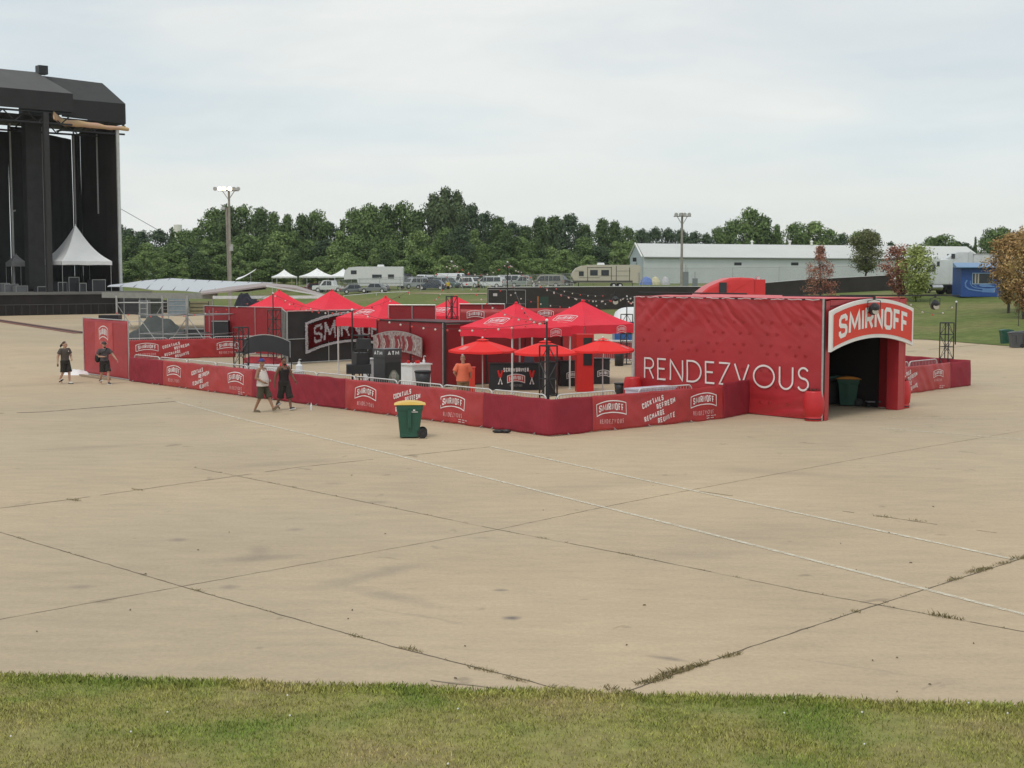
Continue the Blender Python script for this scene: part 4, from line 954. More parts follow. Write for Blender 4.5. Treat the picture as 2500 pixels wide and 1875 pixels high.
counter(V(1468, 57.5), .72, .6, 1.05, radians(-4), CBL, 'small black counter with a pale logo right of the tall red kiosk', lg)
counter(V(1340, 52.0)+Vector((0, 0, 0)), .30, .4, 1.25, RZ, CBL, 'narrow black stand directly behind the front lattice tower', name='menu_stand')
# grey drinks machine on the counter
e = empty('drinks_machine', V(1292, 54.7)+UP*1.05, 'grey crate of ice and bottles standing on the black drinks counter', 'drinks machine')
c = V(1292, 54.7)+UP*1.06; MB().box(c+UP*.14, (.42, .3, .28), taper=.8).build('body', mat('grey_violet', (.12, .10, .13), .5), e); MB().ball(c+UP*.32, .16, n=12, sc=(1.2, 1, .5)).build('lid', mat('grey_violet2', (.16, .13, .15), .4), e)
# kiosk
c = V(1427, 53.6); e = empty('kiosk_column', c, 'tall bright red kiosk column with two dark screens', 'kiosk'); rz = radians(6); R = Matrix.Rotation(rz, 3, 'Z')
MB().box(c+UP*1.12, (.66, .5, 2.22), rz=rz).build('body', RED_K, e)
for z, h in ((1.93, .34), (1.34, .62)): MB().box(c+R@Vector((.09, -.262, 0))+UP*z, (.34, .03, h), rz=rz).build('screen', GLASS, e)
# cash machine
c = G(938, 0+672+CAM_H*F_PX/48.2); c = Vector((X(938, 48.2/K), 48.2, 0)); cA = c+E1*.35+E2*.34
e = empty('cash_machine', cA, 'black cash machine with white ATM lettering and a green printed front', 'cash machine')
AG = mat('atm_grey', (.050, .052, .056), .45, .1); HA = 1.93
MB().box(cA+UP*.82, (.70, .68, 1.62), rz=RZ).build('cabinet', AG, e); MB().box(cA+UP*1.78, (.74, .72, .30), rz=RZ).build('topper', mat('atm_top', (.055, .058, .062), .4), e)
fa = wallfn(cA-E1*.375-E2*.36+E2*.72, cA-E1*.375-E2*.36, 0, 0); fb = wallfn(cA-E1*.37-E2*.365, cA+E1*.37-E2*.365, 0, 0)
mb = MB(); text(mb, 'ATM', fa, .10, 1.71, .15, .8, .04, .03, width=.50, off=.006, seg=9); text(mb, 'ATM', fb, .12, 1.71, .15, .8, .04, .03, width=.50, off=.006, seg=9); mb.build('lettering', mat('atm_white', (.75, .77, .78), .4), e)
mb = MB(); mb.add([fb(.06, .22, .006), fb(.68, .22, .006), fb(.68, 1.46, .006), fb(.06, 1.46, .006)], [(0, 1, 2, 3)], 0)
def blob(F, cx, cy, rx, ry, o, mi, n=14, seed=0): mb.add([F(cx+rx*cos(2*pi*i/n)*(1+.12*sin(i*2.1+seed)), cy+ry*sin(2*pi*i/n), o) for i in range(n)], [tuple(range(n))], mi)
blob(fb, .38, .80, .23, .40, .008, 1); blob(fb, .38, .42, .27, .22, .010, 2, seed=2); blob(fb, .37, 1.0, .10, .15, .012, 3); blob(fb, .27, .62, .08, .26, .013, 1, seed=1); blob(fb, .48, .66, .07, .22, .013, 1, seed=4)
blob(fb, .34, 1.02, .012, .012, .015, 0); blob(fb, .41, 1.02, .012, .012, .015, 0); blob(fb, .375, .93, .03, .01, .015, 4)
mb.build('printed_poster', [mat('p_dark', (.02, .03, .03), .4), mat('p_grey', (.17, .20, .17), .4, .3, 8), mat('p_green', (.06, .26, .08), .4, .3, 6), mat('p_face', (.34, .33, .30), .4), mat('p_lip', (.2, .15, .14), .4)], e)
mb = MB(); mb.box(cA-E2*.36+UP*.55, (.36, .06, .18), rz=RZ); mb.build('keypad_shelf', BLK, e)
# white side panel left of the machine
tag(MB().box(Vector((X(898, 49/K), 49.5, .75)), (.34, .3, 1.5), rz=RZ).box(Vector((X(898, 49/K), 49.5, 1.52)), (.38, .34, .04), rz=RZ).build('white_cabinet', WPL), 'narrow white cabinet just left of the cash machine', 'cabinet')
c = Vector((X(1012, 54/K), 54.4, 0)); e = empty('white_bar', c, 'white bar counter below the mirrored bar back', 'counter')
MB().box(c+UP*.5, (.9, .75, 1.0), rz=RZ).build('body', WPL, e); MB().box(c+UP*1.02, (1.0, .85, .05), rz=RZ).build('top', WPL, e)
def bottle(p, r, h, m, label, pump=False, name='bottle'):
    e = empty(name, p, label, 'bottle'); MB().lathe([(r, 0), (r, h*.6), (r*.45, h*.75), (r*.4, h)], p, 12).build('body', m, e)
    if pump: MB().tube(p+UP*h, p+UP*(h+.09), .012).tube(p+UP*(h+.09), p+Vector((.08, 0, h+.08)), .012).build('pump', WPL, e)
    else: MB().lathe([(r*.45, h), (r*.45, h+.03)], p, 10).build('cap', RED_K, e)
bottle(c+Vector((.32, .0, 1.045)), .05, .20, WPL, 'white pump bottle at the right end of the white bar', True)
bottle(c+Vector((-.12, .1, 1.045)), .04, .24, mat('bottle_dark', (.12, .02, .02), .3), 'dark red bottle standing upright on the white bar')
for i, (dx, dy) in enumerate(((-.3, -.1), (-.26, 0), (.02, -.12), (.08, -.02), (.14, -.12), (.10, .1))):
    p = c+Vector((dx, dy, 1.045)); o = MB().lathe([(.03, 0), (.042, .11), (.044, .115)], p, 10).build('red_cup', RED_K)
    tag(o, ['red cup at the left end of the white bar', 'red cup behind the leftmost cup on the white bar', 'front red cup of the middle cluster on the white bar', 'red cup in the centre of the cluster on the white bar', 'red cup at the right of the cluster on the white bar', 'red cup at the back of the cluster on the white bar'][i], 'cup', 'red cups on the white bar')
def trash(p, label, s=1.0):
    e = empty('trash_can', p, label, 'trash can'); MB().lathe([(.22*s, 0), (.24*s, .5*s), (.27*s, .78*s)], p, 18).build('body', mat('can_dark', (.035, .036, .04), .5), e, smooth=True)
    MB().lathe([(.29*s, .77*s), (.29*s, .81*s), (.25*s, .83*s)], p, 18).build('rim', BLK, e)
trash(Vector((X(1031, 52/K), 52, 0)), 'black trash can at the end of the white bar', 1.12)
trash(VY(1512, 68.8), 'dark grey trash can beside the barriers right of the kiosk', .98)
trash(Vector((X(1515, 50/K), 50, 0)), 'short black trash can left of the far red barrel planter', .75)
# orange-red box behind the man
tag(MB().box(Vector((X(1151, 48.5/K), 48.9, .62)), (.20, .3, 1.24)).box(Vector((X(1151, 48.5/K), 48.9, 1.25)), (.24, .34, .03)).build('red_pedestal', mat('pedestal', (.66, .05, .03), .5)), 'narrow red pedestal directly right of the man in the orange shirt', 'pedestal')
# white table and things under the left arched panel
c = Vector((X(650, 42), 55.3, 0)); e = empty('white_table', c, 'white table under the black arched bar back', 'table')
MB().box(c+UP*.93, (2.0, .75, .05), rz=-.3).build('tabletop', WPL, e); MB().box(c+UP*.70+Vector((0, -.02, 0)), (1.92, .66, .40), rz=-.3).build('skirt', WPL, e)
for sx in (-.9, .9):
    for sy in (-.3, .3): MB().tube(c+Vector((sx, sy-sx*.3, 0)), c+Vector((sx, sy-sx*.3, .55)), .02).build('leg', GALV, e)
bottle(Vector((X(712, 50/K), 51.5, 0))+UP*.93, .13, .36, WPL, 'large white pump bottle beside the man in the black tank top', True)
c = Vector((X(727, 50/K), 51.6, 0)); e = empty('plastic_crate', c, 'pale plastic crate with a dark bag sticking out behind the scrim', 'crate')
MB().box(c+UP*.33, (.55, .4, .66), taper=1.1).build('bin', mat('clear_plastic', (.55, .6, .62), .3), e)
tag(heap(c+UP*.66, .2, .16, .14, 8).build('dark_bag', BLKC, smooth=True), 'small dark bag on top of the pale plastic crate', 'bag')
c = Vector((X(712, 50/K), 51.5, 0)); tag(MB().lathe([(.28, 0), (.22, .3), (.2, .9), (.24, .93)], c, 12).build('bottle_stand', WPL), 'white round stand carrying the large pump bottle', 'stand')
c = V(690, 53.9); tag(heap(c+UP*.96, .16, .14, .22, 5).build('red_cloth', RED_K, smooth=True), 'bright red cloth bundled on the right end of the white table', 'cloth')
c = V(640, 55.6); tag(MB().box(c+UP*1.08, (1.5, .3, .22), rz=-.3).box(c+UP*1.21, (1.2, .2, .05), rz=-.3).build('red_cooler', mat('cooler', (.36, .03, .04), .5, .3, 6)), 'long dark red cooler on the white table below the arched panel', 'cooler')
# folding table behind right fence
c = V(1590, 45.5); e = empty('white_table', c, 'white folding table behind the right fence banner', 'table'); MB().box(c+UP*.80, (1.9, .6, .05), rz=RZ).build('tabletop', mat('lilac_white', (.62, .60, .72), .5), e)
MB().box(c+UP*.56, (1.85, .55, .42), rz=RZ).build('skirt', mat('lilac_white', (.62, .60, .72), .5), e)
# barriers behind kiosk
ba, bb = V(1500, 62), V(1562, 60.5)
barriers(VY(1474, 71), VY(1560, 69.5), 0, 'with red uprights between the canopy and the tunnel', 0, 1)
panel_wall('fence_panel', VY(1440, 74), VY(1575, 73), 1.0, .02, mat('slat_red', (.26, .03, .035), .7, .3, 12), 'low red screen behind the barriers left of the tunnel', seed=61)
# ---------------------------------------------------------------- lattice towers
def tower(c, label, h=2.46, w=.42, pole=None, rz=RZ, d=.26, z0=0.0, poff=(0, 0), pstart=0, speaker=False, base=True):
    e = empty('lattice_tower', c+UP*z0, label, 'lattice tower', 'black lattice towers'); R = Matrix.Rotation(rz, 3, 'Z'); f = MB()
    cs = [c+R@Vector((sx*w/2, sy*w/2, 0))+UP*z0 for sx, sy in ((-1, -1), (1, -1), (1, 1), (-1, 1))]
    for p in cs: f.tube(p, p+UP*h, .024)
    k = max(2, round(h/.5)); dz = h/k
    for j in range(k):
        for i in range(4):
            a, b = cs[i], cs[(i+1) % 4]; f.tube(a+UP*(j*dz+.02), b+UP*(j*dz+.02), .013, n=4); f.tube(a+UP*(j*dz), b+UP*((j+1)*dz), .012, n=4) if (j+i) % 2 else f.tube(b+UP*(j*dz), a+UP*((j+1)*dz), .012, n=4)
    for i in range(4): f.tube(cs[i]+UP*h, cs[(i+1) % 4]+UP*h, .022, n=4)
    f.build('lattice', BLK, e)
    if base: MB().box(c+UP*(z0+.015), (w+.2, w+.2, .03), rz=rz).build('base_plate', BLK, e)
    if pole:
        pc = c+Vector((poff[0], poff[1], 0)); MB().tube(pc+UP*(z0+(pstart or h*.3)), pc+UP*pole, .027).build('pole', BLK, e)
        MB().ball(pc+UP*(pole+.02), .045, n=8).build('pole_tip', WPL, e)
    if speaker:
        MB().box(c+UP*2.15+Vector((.12, -.1, 0)), (.5, .4, .35), rz=.2, taper=.9).build('speaker_box', BLK, e); MB().box(c+UP*1.30+Vector((-.05, -.15, 0)), (.85, .6, .32), rz=.1).build('speaker_shelf', BLK, e); MB().box(c+UP*1.65+Vector((.0, -.1, 0)), (.45, .4, .40), rz=.5).build('speaker_box', BLK, e)
    return c+Vector((poff[0], poff[1], 0))+UP*(pole or h)
tA = tower(VY(588, 54), 'black lattice tower at the left behind the printed banner', 2.47)
tA2 = tower(VY(670, 66), 'tall black lattice tower in front of the red fence panels', 2.85, pole=3.63, w=.46, poff=(-.05, 0))
tB = tower(VY(880, 47.6), 'black lattice tower with speaker boxes left of the cash machine', 2.44, pole=3.30, poff=(-.28, 0), speaker=True, pstart=.6)
tC = tower(VY(1103, 60.5), 'black lattice tower rising from the top of the middle booth', .98, pole=5.08, w=.34, z0=2.60, pstart=2.7, base=False)
tD = tower(VY(1239, 68), 'dark lattice tower with the tallest pole behind the drinks tent', 3.1, pole=5.12, w=.5)
tE = tower(VY(1339, 40.2), 'black lattice tower standing inside the front corner of the fence', 2.46, pole=3.18, w=.36, poff=(-.05, -.02))
tF = tower(VY(1530, 70), 'black lattice tower between the canopy and the blue van', 2.53, pole=3.42)
tG = tower(VY(2312, 57.6), 'black lattice tower with a side pole at the far right of the enclosure', 2.53, pole=3.38, poff=(.36, 0), pstart=1.62, w=.40)
# ---------------------------------------------------------------- bulb strings
BW = mat('bulb_white', (.62, .58, .52), .3); BR = mat('bulb_red', (.65, .05, .04), .3); BD = mat('bulb_dark', (.10, .02, .02), .4)
bmw = MB().ball((0, 0, 0), .038, n=8); bulb_me = {}
def festoon(a, b, sag, n, label, cols=(0, 0, 1), r=1.0):
    e = empty('festoon_lights', a, label, 'string lights', 'festoon lights between the lattice towers'); P = []
    for i in range(25): t = i/24; P.append(a.lerp(b, t)-UP*(sag*4*t*(1-t)))
    MB().path(P, .006, n=4).build('cable', BLK, e)
    for i in range(n):
        t = (i+.5)/n; p = a.lerp(b, t)-UP*(sag*4*t*(1-t)+.05); c = cols[i % len(cols)]
        if c not in bulb_me:
            o = MB().ball((0, 0, 0), .036, n=8).build('bulb', [BW, BR, BD][c], e, world=False, smooth=True); bulb_me[c] = o.data
        else: o = bpy.data.objects.new('bulb', bulb_me[c]); COL.objects.link(o); o.parent = e
        o.location = p-a
festoon(tB, tE, .42, 16, 'bulb string across the front from the cash machine tower to the corner tower')
festoon(tA2, tB, .35, 13, 'bulb string from the tall left tower to the cash machine tower', (0, 1, 1))
festoon(tC, tA2, 1.4, 20, 'bulb string sagging from the booth tower over the cup lettering', (0, 1, 2))
festoon(tC, tE, .7, 16, 'bulb string from the booth tower down to the front corner tower', (0, 1))
festoon(tC, tD, .55, 9, 'short high bulb string between the two tallest poles', (0, 1, 0))
festoon(tD, tF, .8, 17, 'bulb string from the tallest pole across the black fence to the far tower')
festoon(tD, TL+UP*TH, .75, 17, 'bulb string from the tallest pole to the left corner of the tunnel roof', (0, 0, 1))
festoon(tD, tE, .9, 15, 'bulb string from the tallest pole to the front corner tower', (1, 0, 2))
festoon(tF, TL+UP*TH, .25, 6, 'short bulb string between the far tower and the tunnel corner')
festoon(tA2, VY(272, 62)+UP*2.9, .55, 15, 'bulb string over the scaffolding at the far left', (0, 1, 1))
festoon(tC, VY(1060, 86)+UP*3.0, .4, 8, 'bulb string running back from the booth tower', (0, 1))
festoon(tG, TR_+UP*TH, .5, 5, 'bulb string from the right tower to the tunnel roof')
festoon(tC, tF, 1.1, 18, 'long bulb string from the booth tower across to the far tower by the blue van', (0, 1, 0))
festoon(tD, VY(1480, 78)+UP*3.4, .5, 12, 'bulb string running along the black fence to the hanging lamp', (0, 0, 1))
# ---------------------------------------------------------------- people
SK1 = (.46, .27, .19); SK2 = (.17, .085, .05); SK3 = (.30, .16, .10)
def remesh(o, vs, smooth=2):
    m = o.modifiers.new('remesh', 'REMESH'); m.mode = 'VOXEL'; m.voxel_size = vs; m.use_smooth_shade = True
    if smooth: s = o.modifiers.new('smooth', 'SMOOTH'); s.iterations = smooth; s.factor = .5
def person(c, rz, label, J, skin, shirt, shorts, shoe, sleeve=.5, hair=None, cap=None, capback=False, belly=0.0, hem=.0, beard=None, head_yaw=0.0, bun=False, shortlen=.9, sole=None, strap=False, headtilt=0.0):
    """local: +y is the way the person walks, x to their right. J: joint positions."""
    e = empty('person', c, label, 'person', None, rz)
    j = dict(pel=(0, 0, .95), waist=(0, 0, 1.08), chest=(0, .01, 1.32), neck=(0, -.005, 1.47), shL=(-.19, 0, 1.415), shR=(.19, 0, 1.415), hipL=(-.095, 0, .93), hipR=(.095, 0, .93)); j.update(J)
    g = {k: Vector(v) for k, v in j.items()}
    b = MB()
    hb = Matrix.Rotation(head_yaw, 3, 'Z')@Matrix.Rotation(headtilt, 3, 'X'); hc = g['neck']+Vector((0, .025, .155))
    def H(x, y, z): return hc+hb@Vector((x, y, z))
    b.ball(H(0, -.015, .03), .095, n=16, sc=(.82, 1.02, 1.08), R=hb); b.ball(H(0, .02, -.045), .07, n=14, sc=(.82, .95, 1.0), R=hb); b.ball(H(0, .045, -.085), .035, n=10, R=hb)
    b.capsule(H(0, .092, .0), .012, H(0, .108, -.025), .016, 8)          # nose
    for s in (-1, 1): b.ball(H(s*.082, -.005, -.01), .026, n=8, sc=(.45, .7, 1.2), R=hb)
    b.capsule(H(-.028, .085, -.058), .010, H(.028, .085, -.058), .010, 8)
    b.capsule(H(-.045, .078, .025), .012, H(.045, .078, .025), .012, 8)
    b.capsule(g['neck']-Vector((0, 0, .06)), .060, H(0, -.02, -.06), .054, 12)
    b.capsule(g['shL']+Vector((.03, 0, -.01)), .065, g['shR']-Vector((.03, 0, .01)), .065); b.capsule(g['chest']-Vector((.075, 0, 0)), .105, g['chest']+Vector((.075, 0, 0)), .105, 14)
    b.capsule(g['waist']-Vector((.06, 0, 0)), .10, g['waist']+Vector((.06, 0, 0)), .10, 14); b.capsule(g['waist'], .11, g['chest'], .12, 14)
    b.capsule(g['hipL'], .10, g['hipR'], .10, 14); b.capsule(g['pel'], .12, g['waist'], .11, 14)
    for s in 'LR':
        sg = -1 if s == 'L' else 1
        b.capsule(g['sh'+s], .060, g['el'+s], .048); b.capsule(g['el'+s], .047, g['wr'+s], .031)
        b.capsule(g['hip'+s], .088, g['kn'+s], .056, 12); kn, an = g['kn'+s], g['an'+s]; m = kn.lerp(an, .3)+Vector((0, -.012, 0))
        b.capsule(kn, .054, m, .056); b.capsule(m, .055, an, .036)
        ft = g['toe'+s]; b.capsule(an-Vector((0, .01, .03)), .036, ft, .030)
        # hand: palm, four curled fingers and a thumb
        w, el = g['wr'+s], g['el'+s]; d = (w-el).normalized(); f = Vector(J.get('palm'+s, (0, .3, 0))); sd_ = d.cross(f if f.length else Vector((0, 1, 0))).normalized(); fw = sd_.cross(d).normalized()
        pc = w+d*.05; b.capsule(w+d*.015, .026, pc+fw*.016, .024, 8); b.capsule(w+d*.015, .026, pc-fw*.016, .024, 8)
        for q, (o, ln, cu) in enumerate(((.030, .070, .25), (.010, .078, .32), (-.010, .073, .42), (-.029, .058, .55))):
            k0 = w+d*.082+fw*o; k1 = k0+(d*cos(cu)+sd_*sg*-sin(cu)*1).normalized()*ln*.5; k2 = k1+(d*cos(cu*2.4)-sd_*sg*sin(cu*2.4)).normalized()*ln*.5
            b.capsule(k0-d*.02, .0095, k1, .009, 7); b.capsule(k1, .009, k2, .0075, 7)
        t0 = w+d*.03+fw*.026; t1 = t0+(d*.6+fw*.8).normalized()*.035; b.capsule(t0, .012, t1, .010, 7); b.capsule(t1, .010, t1+(d*.9+fw*.2).normalized()*.028, .008, 7)
    body = b.build('body', mat('skin_%d' % int(skin[0]*1000), skin, .55, .08, 6), e, world=False, smooth=True); remesh(body, .0085, 2)
    # shirt
    t = MB(); be = belly
    def loft(mb, rings, n=18):     # rings: (centre, rx, ry)
        vs = [c_+Vector((rx*cos(2*pi*i/n), ry*sin(2*pi*i/n), 0)) for c_, rx, ry in rings for i in range(n)]; m = len(rings)
        mb.add(vs, [(j_*n+i, j_*n+(i+1) % n, (j_+1)*n+(i+1) % n, (j_+1)*n+i) for j_ in range(m-1) for i in range(n)]+[tuple(range(n-1, -1, -1)), tuple((m-1)*n+i for i in range(n))])
    P_, W_, C_, N_ = g['pel'], g['waist'], g['chest'], g['neck']; fz = Vector((0, 0, 1)); bo = Vector((0, be*1.1, 0))
    rings = [(P_-fz*(.03+hem)+bo*.6, .192+be, .142+be), (P_+fz*.03+bo*.8, .188+be, .140+be), (W_+bo, .178+be, .136+be), (W_.lerp(C_, .5)+bo*.6, .186+be*.6, .136+be*.6), (C_, .200, .138)]
    if sleeve > 0:
        rings += [(C_+fz*.08, .198, .125), (C_+fz*.125, .16, .10), (N_-fz*.0, .075, .072)]
    else: rings += [(C_+fz*.05, .150, .128)]
    loft(t, rings)
    if sleeve > 0:
        t.capsule(g['shL']+Vector((.03, 0, -.005)), .075, g['shR']-Vector((.03, 0, .005)), .075, 12)
        for s in 'LR': a0, a1 = g['sh'+s], g['sh'+s].lerp(g['el'+s], sleeve); t.capsule(a0, .078, a0.lerp(a1, .5), .076, 12); t.tube(a0, a1, .078, n=14, r2=.092)
    else:
        for sx in (-1, 1): t.capsule(Vector((sx*.115, -.02, N_.z-.015)), .034, Vector((sx*.10, .06, C_.z+.03)), .055, 10); t.capsule(Vector((sx*.11, -.04, N_.z-.015)), .034, Vector((sx*.08, -.06, C_.z+.02)), .06, 10)
    o = t.build('shirt', shirt, e, world=False, smooth=True); remesh(o, .011, 2)
    # shorts
    q = MB(); loft(q, [(P_-fz*.13, .19, .145), (P_-fz*.0, .188, .145), (P_+fz*.10, .175, .128)])
    for s in 'LR':
        h, k = g['hip'+s]+Vector((0, 0, -.02)), g['kn'+s]; en = k+(g['an'+s]-k)*(shortlen-1) if shortlen > 1 else h.lerp(k, shortlen)
        q.tube(h+fz*.06, h.lerp(k, .6), .115, n=16, r2=.112); q.tube(h.lerp(k, .55), en, .112, n=16, r2=.122)
    o = q.build('shorts', shorts, e, world=False, smooth=True); remesh(o, .011, 2)
    for s in 'LR':
        an, ft = g['an'+s], g['toe'+s]; dd = (ft-an); dd.z = 0; dd = dd.normalized() if dd.length > .01 else Vector((0, 1, 0))
        up = Vector(J.get('sole'+s, (0, 0, 1))).normalized(); fo = dd-up*dd.dot(up); fo.normalize(); R = Matrix((up.cross(fo)*-1, fo, up)).transposed()
        base = an-up*.075+fo*.055; sh = MB(); sh.ball(base+up*.03+fo*.03, .05, n=12, sc=(.9, 2.3, .75), R=R); sh.ball(base+up*.045-fo*.045, .046, n=12, sc=(.85, 1.1, 1.15), R=R)
        o = sh.build('shoe', shoe, e, world=False, smooth=True)
        MB().box(base+up*.0+fo*.02, (.09, .26, .022), R=R).build('sole', sole or TYRE, o, world=False)
    fm = mat('eye_dark', (.02, .015, .012), .3); ey = MB()
    for s in (-1, 1): ey.ball(H(s*.032, .083, .008), .009, n=8, R=hb)
    ey.build('eyes', fm, e, world=False); MB().capsule(H(-.022, .093, -.062), .005, H(.022, .093, -.062), .005, 6).build('mouth', mat('lips', tuple(x*.55 for x in skin), .5), e, world=False)
    if hair:
        hm = MB()
        def hf(u, v):
            a = 2*pi*u; el_ = pi/2-v*1.45; k = 1+.04*noise.noise(Vector((a*2, el_*5, 1))); x, y, z = cos(a)*cos(el_)*.086*k, sin(a)*cos(el_)*.106*k, sin(el_)*.112*k
            front = max(0, sin(a))*max(0, v-.42)*1.6
            return H(x*(1-front*.3), y*(1-front*.75)-.018, z+.032+front*.05)
        hm.grid(hf, 26, 12)
        if bun: hm.capsule(H(0, -.11, .01), .04, H(0, -.165, -.035), .03, 10).capsule(H(0, -.165, -.035), .028, H(0, -.175, -.09), .014, 8)
        o = hm.build('hair', hair, e, world=False, smooth=True); o.modifiers.new('t', 'SOLIDIFY').thickness = -.012
    if beard:
        bm = MB(); bm.ball(H(0, .045, -.075), .058, n=12, sc=(.95, .85, .85), R=hb); bm.build('beard', beard, e, world=False, smooth=True)
    if cap:
        cm = MB(); f = -1 if capback else 1
        def cf(u, v): a = 2*pi*u; el_ = pi/2*(1-v*.95); return H(cos(a)*cos(el_)*.092, sin(a)*cos(el_)*.112-.012, sin(el_)*.105+.045)
        cm.grid(cf, 24, 8)
        br = MB(); vs = []
        for i in range(9): a = radians(-62+124*i/8); vs += [H(sin(a)*.088, f*(cos(a)*.108)-.012, .05), H(sin(a)*.085, f*(cos(a)*.075+.115)-.012, .038)]
        cm.add(vs, [(2*i, 2*i+1, 2*i+3, 2*i+2) for i in range(8)])
        o = cm.build('cap', cap, e, world=False, smooth=True); o.modifiers.new('t', 'SOLIDIFY').thickness = .008
        if capback: MB().box(H(0, -.124, .075), (.06, .012, .025), R=hb).build('cap_patch', WH, o, world=False)
    return e, H, g
def leg(side, hx, kx, ky, kz, ax, ay, az, tz=None, sole=None):
    d = {'hip'+side: (hx, 0, .93), 'kn'+side: (kx, ky, kz), 'an'+side: (ax, ay, az), 'toe'+side: (ax*1.05, ay+.15, tz if tz is not None else az-.055)}
    if sole: d['sole'+side] = sole
    return d
SH_GREY = mat('shirt_brown_grey', (.085, .068, .058), .9, .12, 4); SHO_BLK = mat('shorts_dark', (.022, .018, .015), .9, .15, 4); SH_WH = mat('shoe_white', (.60, .58, .55), .6)
HAIRB = mat('hair_brown', (.035, .018, .011), .6, .3, 12); OLIVE = mat('shorts_olive', (.065, .055, .035), .9, .12, 4); TANKW = mat('tank_white', (.62, .57, .53), .85, .06, 4)
TANKB = mat('tank_black', (.018, .013, .014), .85, .2, 4); SH_CHAR = mat('shirt_charcoal', (.082, .070, .075), .9, .12, 4); CAPB = mat('cap_blue', (.03, .04, .20), .7, .1)
BSH = mat('shoe_black', (.02, .018, .018), .6); BEARD = mat('beard', (.03, .018, .012), .9, .3, 20)
# man 1: brown-grey T-shirt, phone in his right hand
J1 = {}; J1.update(leg('L', -.095, -.10, .14, .52, -.11, .13, .09)); J1.update(leg('R', .095, .11, .03, .50, .12, -.22, .16, .06, (0, -.5, 1)))
J1.update(elL=(-.27, .03, 1.15), wrL=(-.19, .19, 1.02), elR=(.29, -.07, 1.14), wrR=(.33, -.03, .89))
c1 = G(160, 937)
e1_, H1, g1 = person(c1, radians(-128), 'man in a brown-grey T-shirt, black shorts and white shoes walking with a phone in hand', J1, SK1, SH_GREY, SHO_BLK, SH_WH, hair=HAIRB, bun=True, head_yaw=radians(40), sleeve=.62, hem=.04, shortlen=1.05)
MB().box((-.09, .135, 1.36), (.035, .012, .035)).build('shirt_print', WH, e1_, world=False)
w = c1+Matrix.Rotation(radians(-128), 3, 'Z')@(Vector((.33, -.02, .80)))
tag(MB().box(w, (.07, .02, .13), rz=radians(-128)).build('phone', BLK), 'black phone held low by the man in the brown-grey T-shirt', 'phone')
# man 2: cap, beard, shoulder bag
J2 = {}; J2.update(leg('L', -.095, -.09, .16, .53, -.08, .20, .09)); J2.update(leg('R', .095, .11, .02, .50, .12, -.22, .15, .06, (0, -.45, 1)))
J2.update(elL=(-.33, .12, 1.20), wrL=(-.42, .24, 1.02), elR=(.27, -.09, 1.16), wrR=(.10, .14, 1.15))
c2 = G(256, 938)
person(c2, radians(-140), 'bearded man in a cap and charcoal T-shirt walking past the tall red panel', J2, SK1, SH_CHAR, SHO_BLK, BSH, cap=mat('cap_brown', (.06, .045, .04), .8), beard=BEARD, sleeve=.62, hem=.05, sole=WPL, shortlen=.98)
R2z = Matrix.Rotation(radians(-140), 3, 'Z'); bp = c2+R2z@Vector((.23, -.14, 1.08)); e = empty('shoulder_bag', bp, 'black shoulder bag hanging at the bearded man’s side', 'bag')
b = MB().ball(bp, .16, n=12, sc=(.7, 1.0, 1.15)); o = b.build('bag_body', BLKC, e, smooth=True)
st_ = MB(); pts = [Vector((.22, -.13, 1.18)), Vector((.19, .10, 1.30)), Vector((.02, .155, 1.38)), Vector((-.10, .07, 1.50)), Vector((-.12, -.04, 1.50)), Vector((.0, -.14, 1.35)), Vector((.2, -.16, 1.2))]
for a, b_ in zip(pts[:-1], pts[1:]): st_.beam(c2+R2z@a, c2+R2z@b_, .045, .01)
st_.build('strap', BLKC, e)
# man 3: white tank top, blue backward cap
J3 = {}; J3.update(leg('L', -.10, -.11, .20, .53, -.10, .36, .14, .22, (0, -.62, 1))); J3.update(leg('R', .10, .11, .02, .51, .12, -.20, .09))
J3.update(elL=(-.27, -.06, 1.16), wrL=(-.20, .14, 1.05), elR=(.29, -.03, 1.14), wrR=(.20, .19, 1.01))
person(G(640, 1006), radians(-112), 'heavy man in a white tank top, olive shorts and a blue backward cap, stepping forward', J3, SK3, TANKW, OLIVE, mat('shoe_brown', (.12, .09, .06), .7), sleeve=0, cap=CAPB, capback=True, belly=.045, hem=.06, sole=mat('sole_tan', (.25, .2, .13), .8), shortlen=1.12, head_yaw=radians(-20))
# man 4: black tank top
J4 = {}; J4.update(leg('L', -.095, -.10, .17, .52, -.09, .24, .10, .08, (0, -.25, 1))); J4.update(leg('R', .095, .10, .0, .50, .10, -.28, .19, .06, (0, -.6, 1)))
J4.update(elL=(-.28, .05, 1.17), wrL=(-.33, .16, .99), elR=(.27, -.09, 1.15), wrR=(.30, -.10, .88))
person(G(694, 1001), radians(-135), 'slim man in a black tank top and long black shorts striding beside the plain scrim', J4, SK2, TANKB, SHO_BLK, BSH, sleeve=0, hair=mat('hair_black', (.012, .009, .008), .8, .3, 14), beard=mat('beard_black', (.014, .01, .009), .9), hem=.04, sole=WPL, shortlen=1.28)
# man 5: orange shirt seen from behind
J5 = {}; J5.update(leg('L', -.10, -.10, .03, .50, -.10, .0, .09)); J5.update(leg('R', .10, .11, .03, .50, .13, .01, .09))
J5.update(elL=(-.30, -.04, 1.18), wrL=(-.20, .12, 1.02), elR=(.27, .0, 1.15), wrR=(.25, .12, .98))
person(V(1130, 47.4), radians(8), 'man in an orange shirt and khaki shorts seen from behind under the left parasol', J5, SK1, mat('shirt_orange', (.80, .20, .11), .85, .06, 4), mat('khaki', (.24, .16, .08), .9, .1, 4), SH_WH, hair=mat('hair_grey', (.30, .2, .14), .8), sleeve=.85, belly=.045, hem=.05, headtilt=-.25)

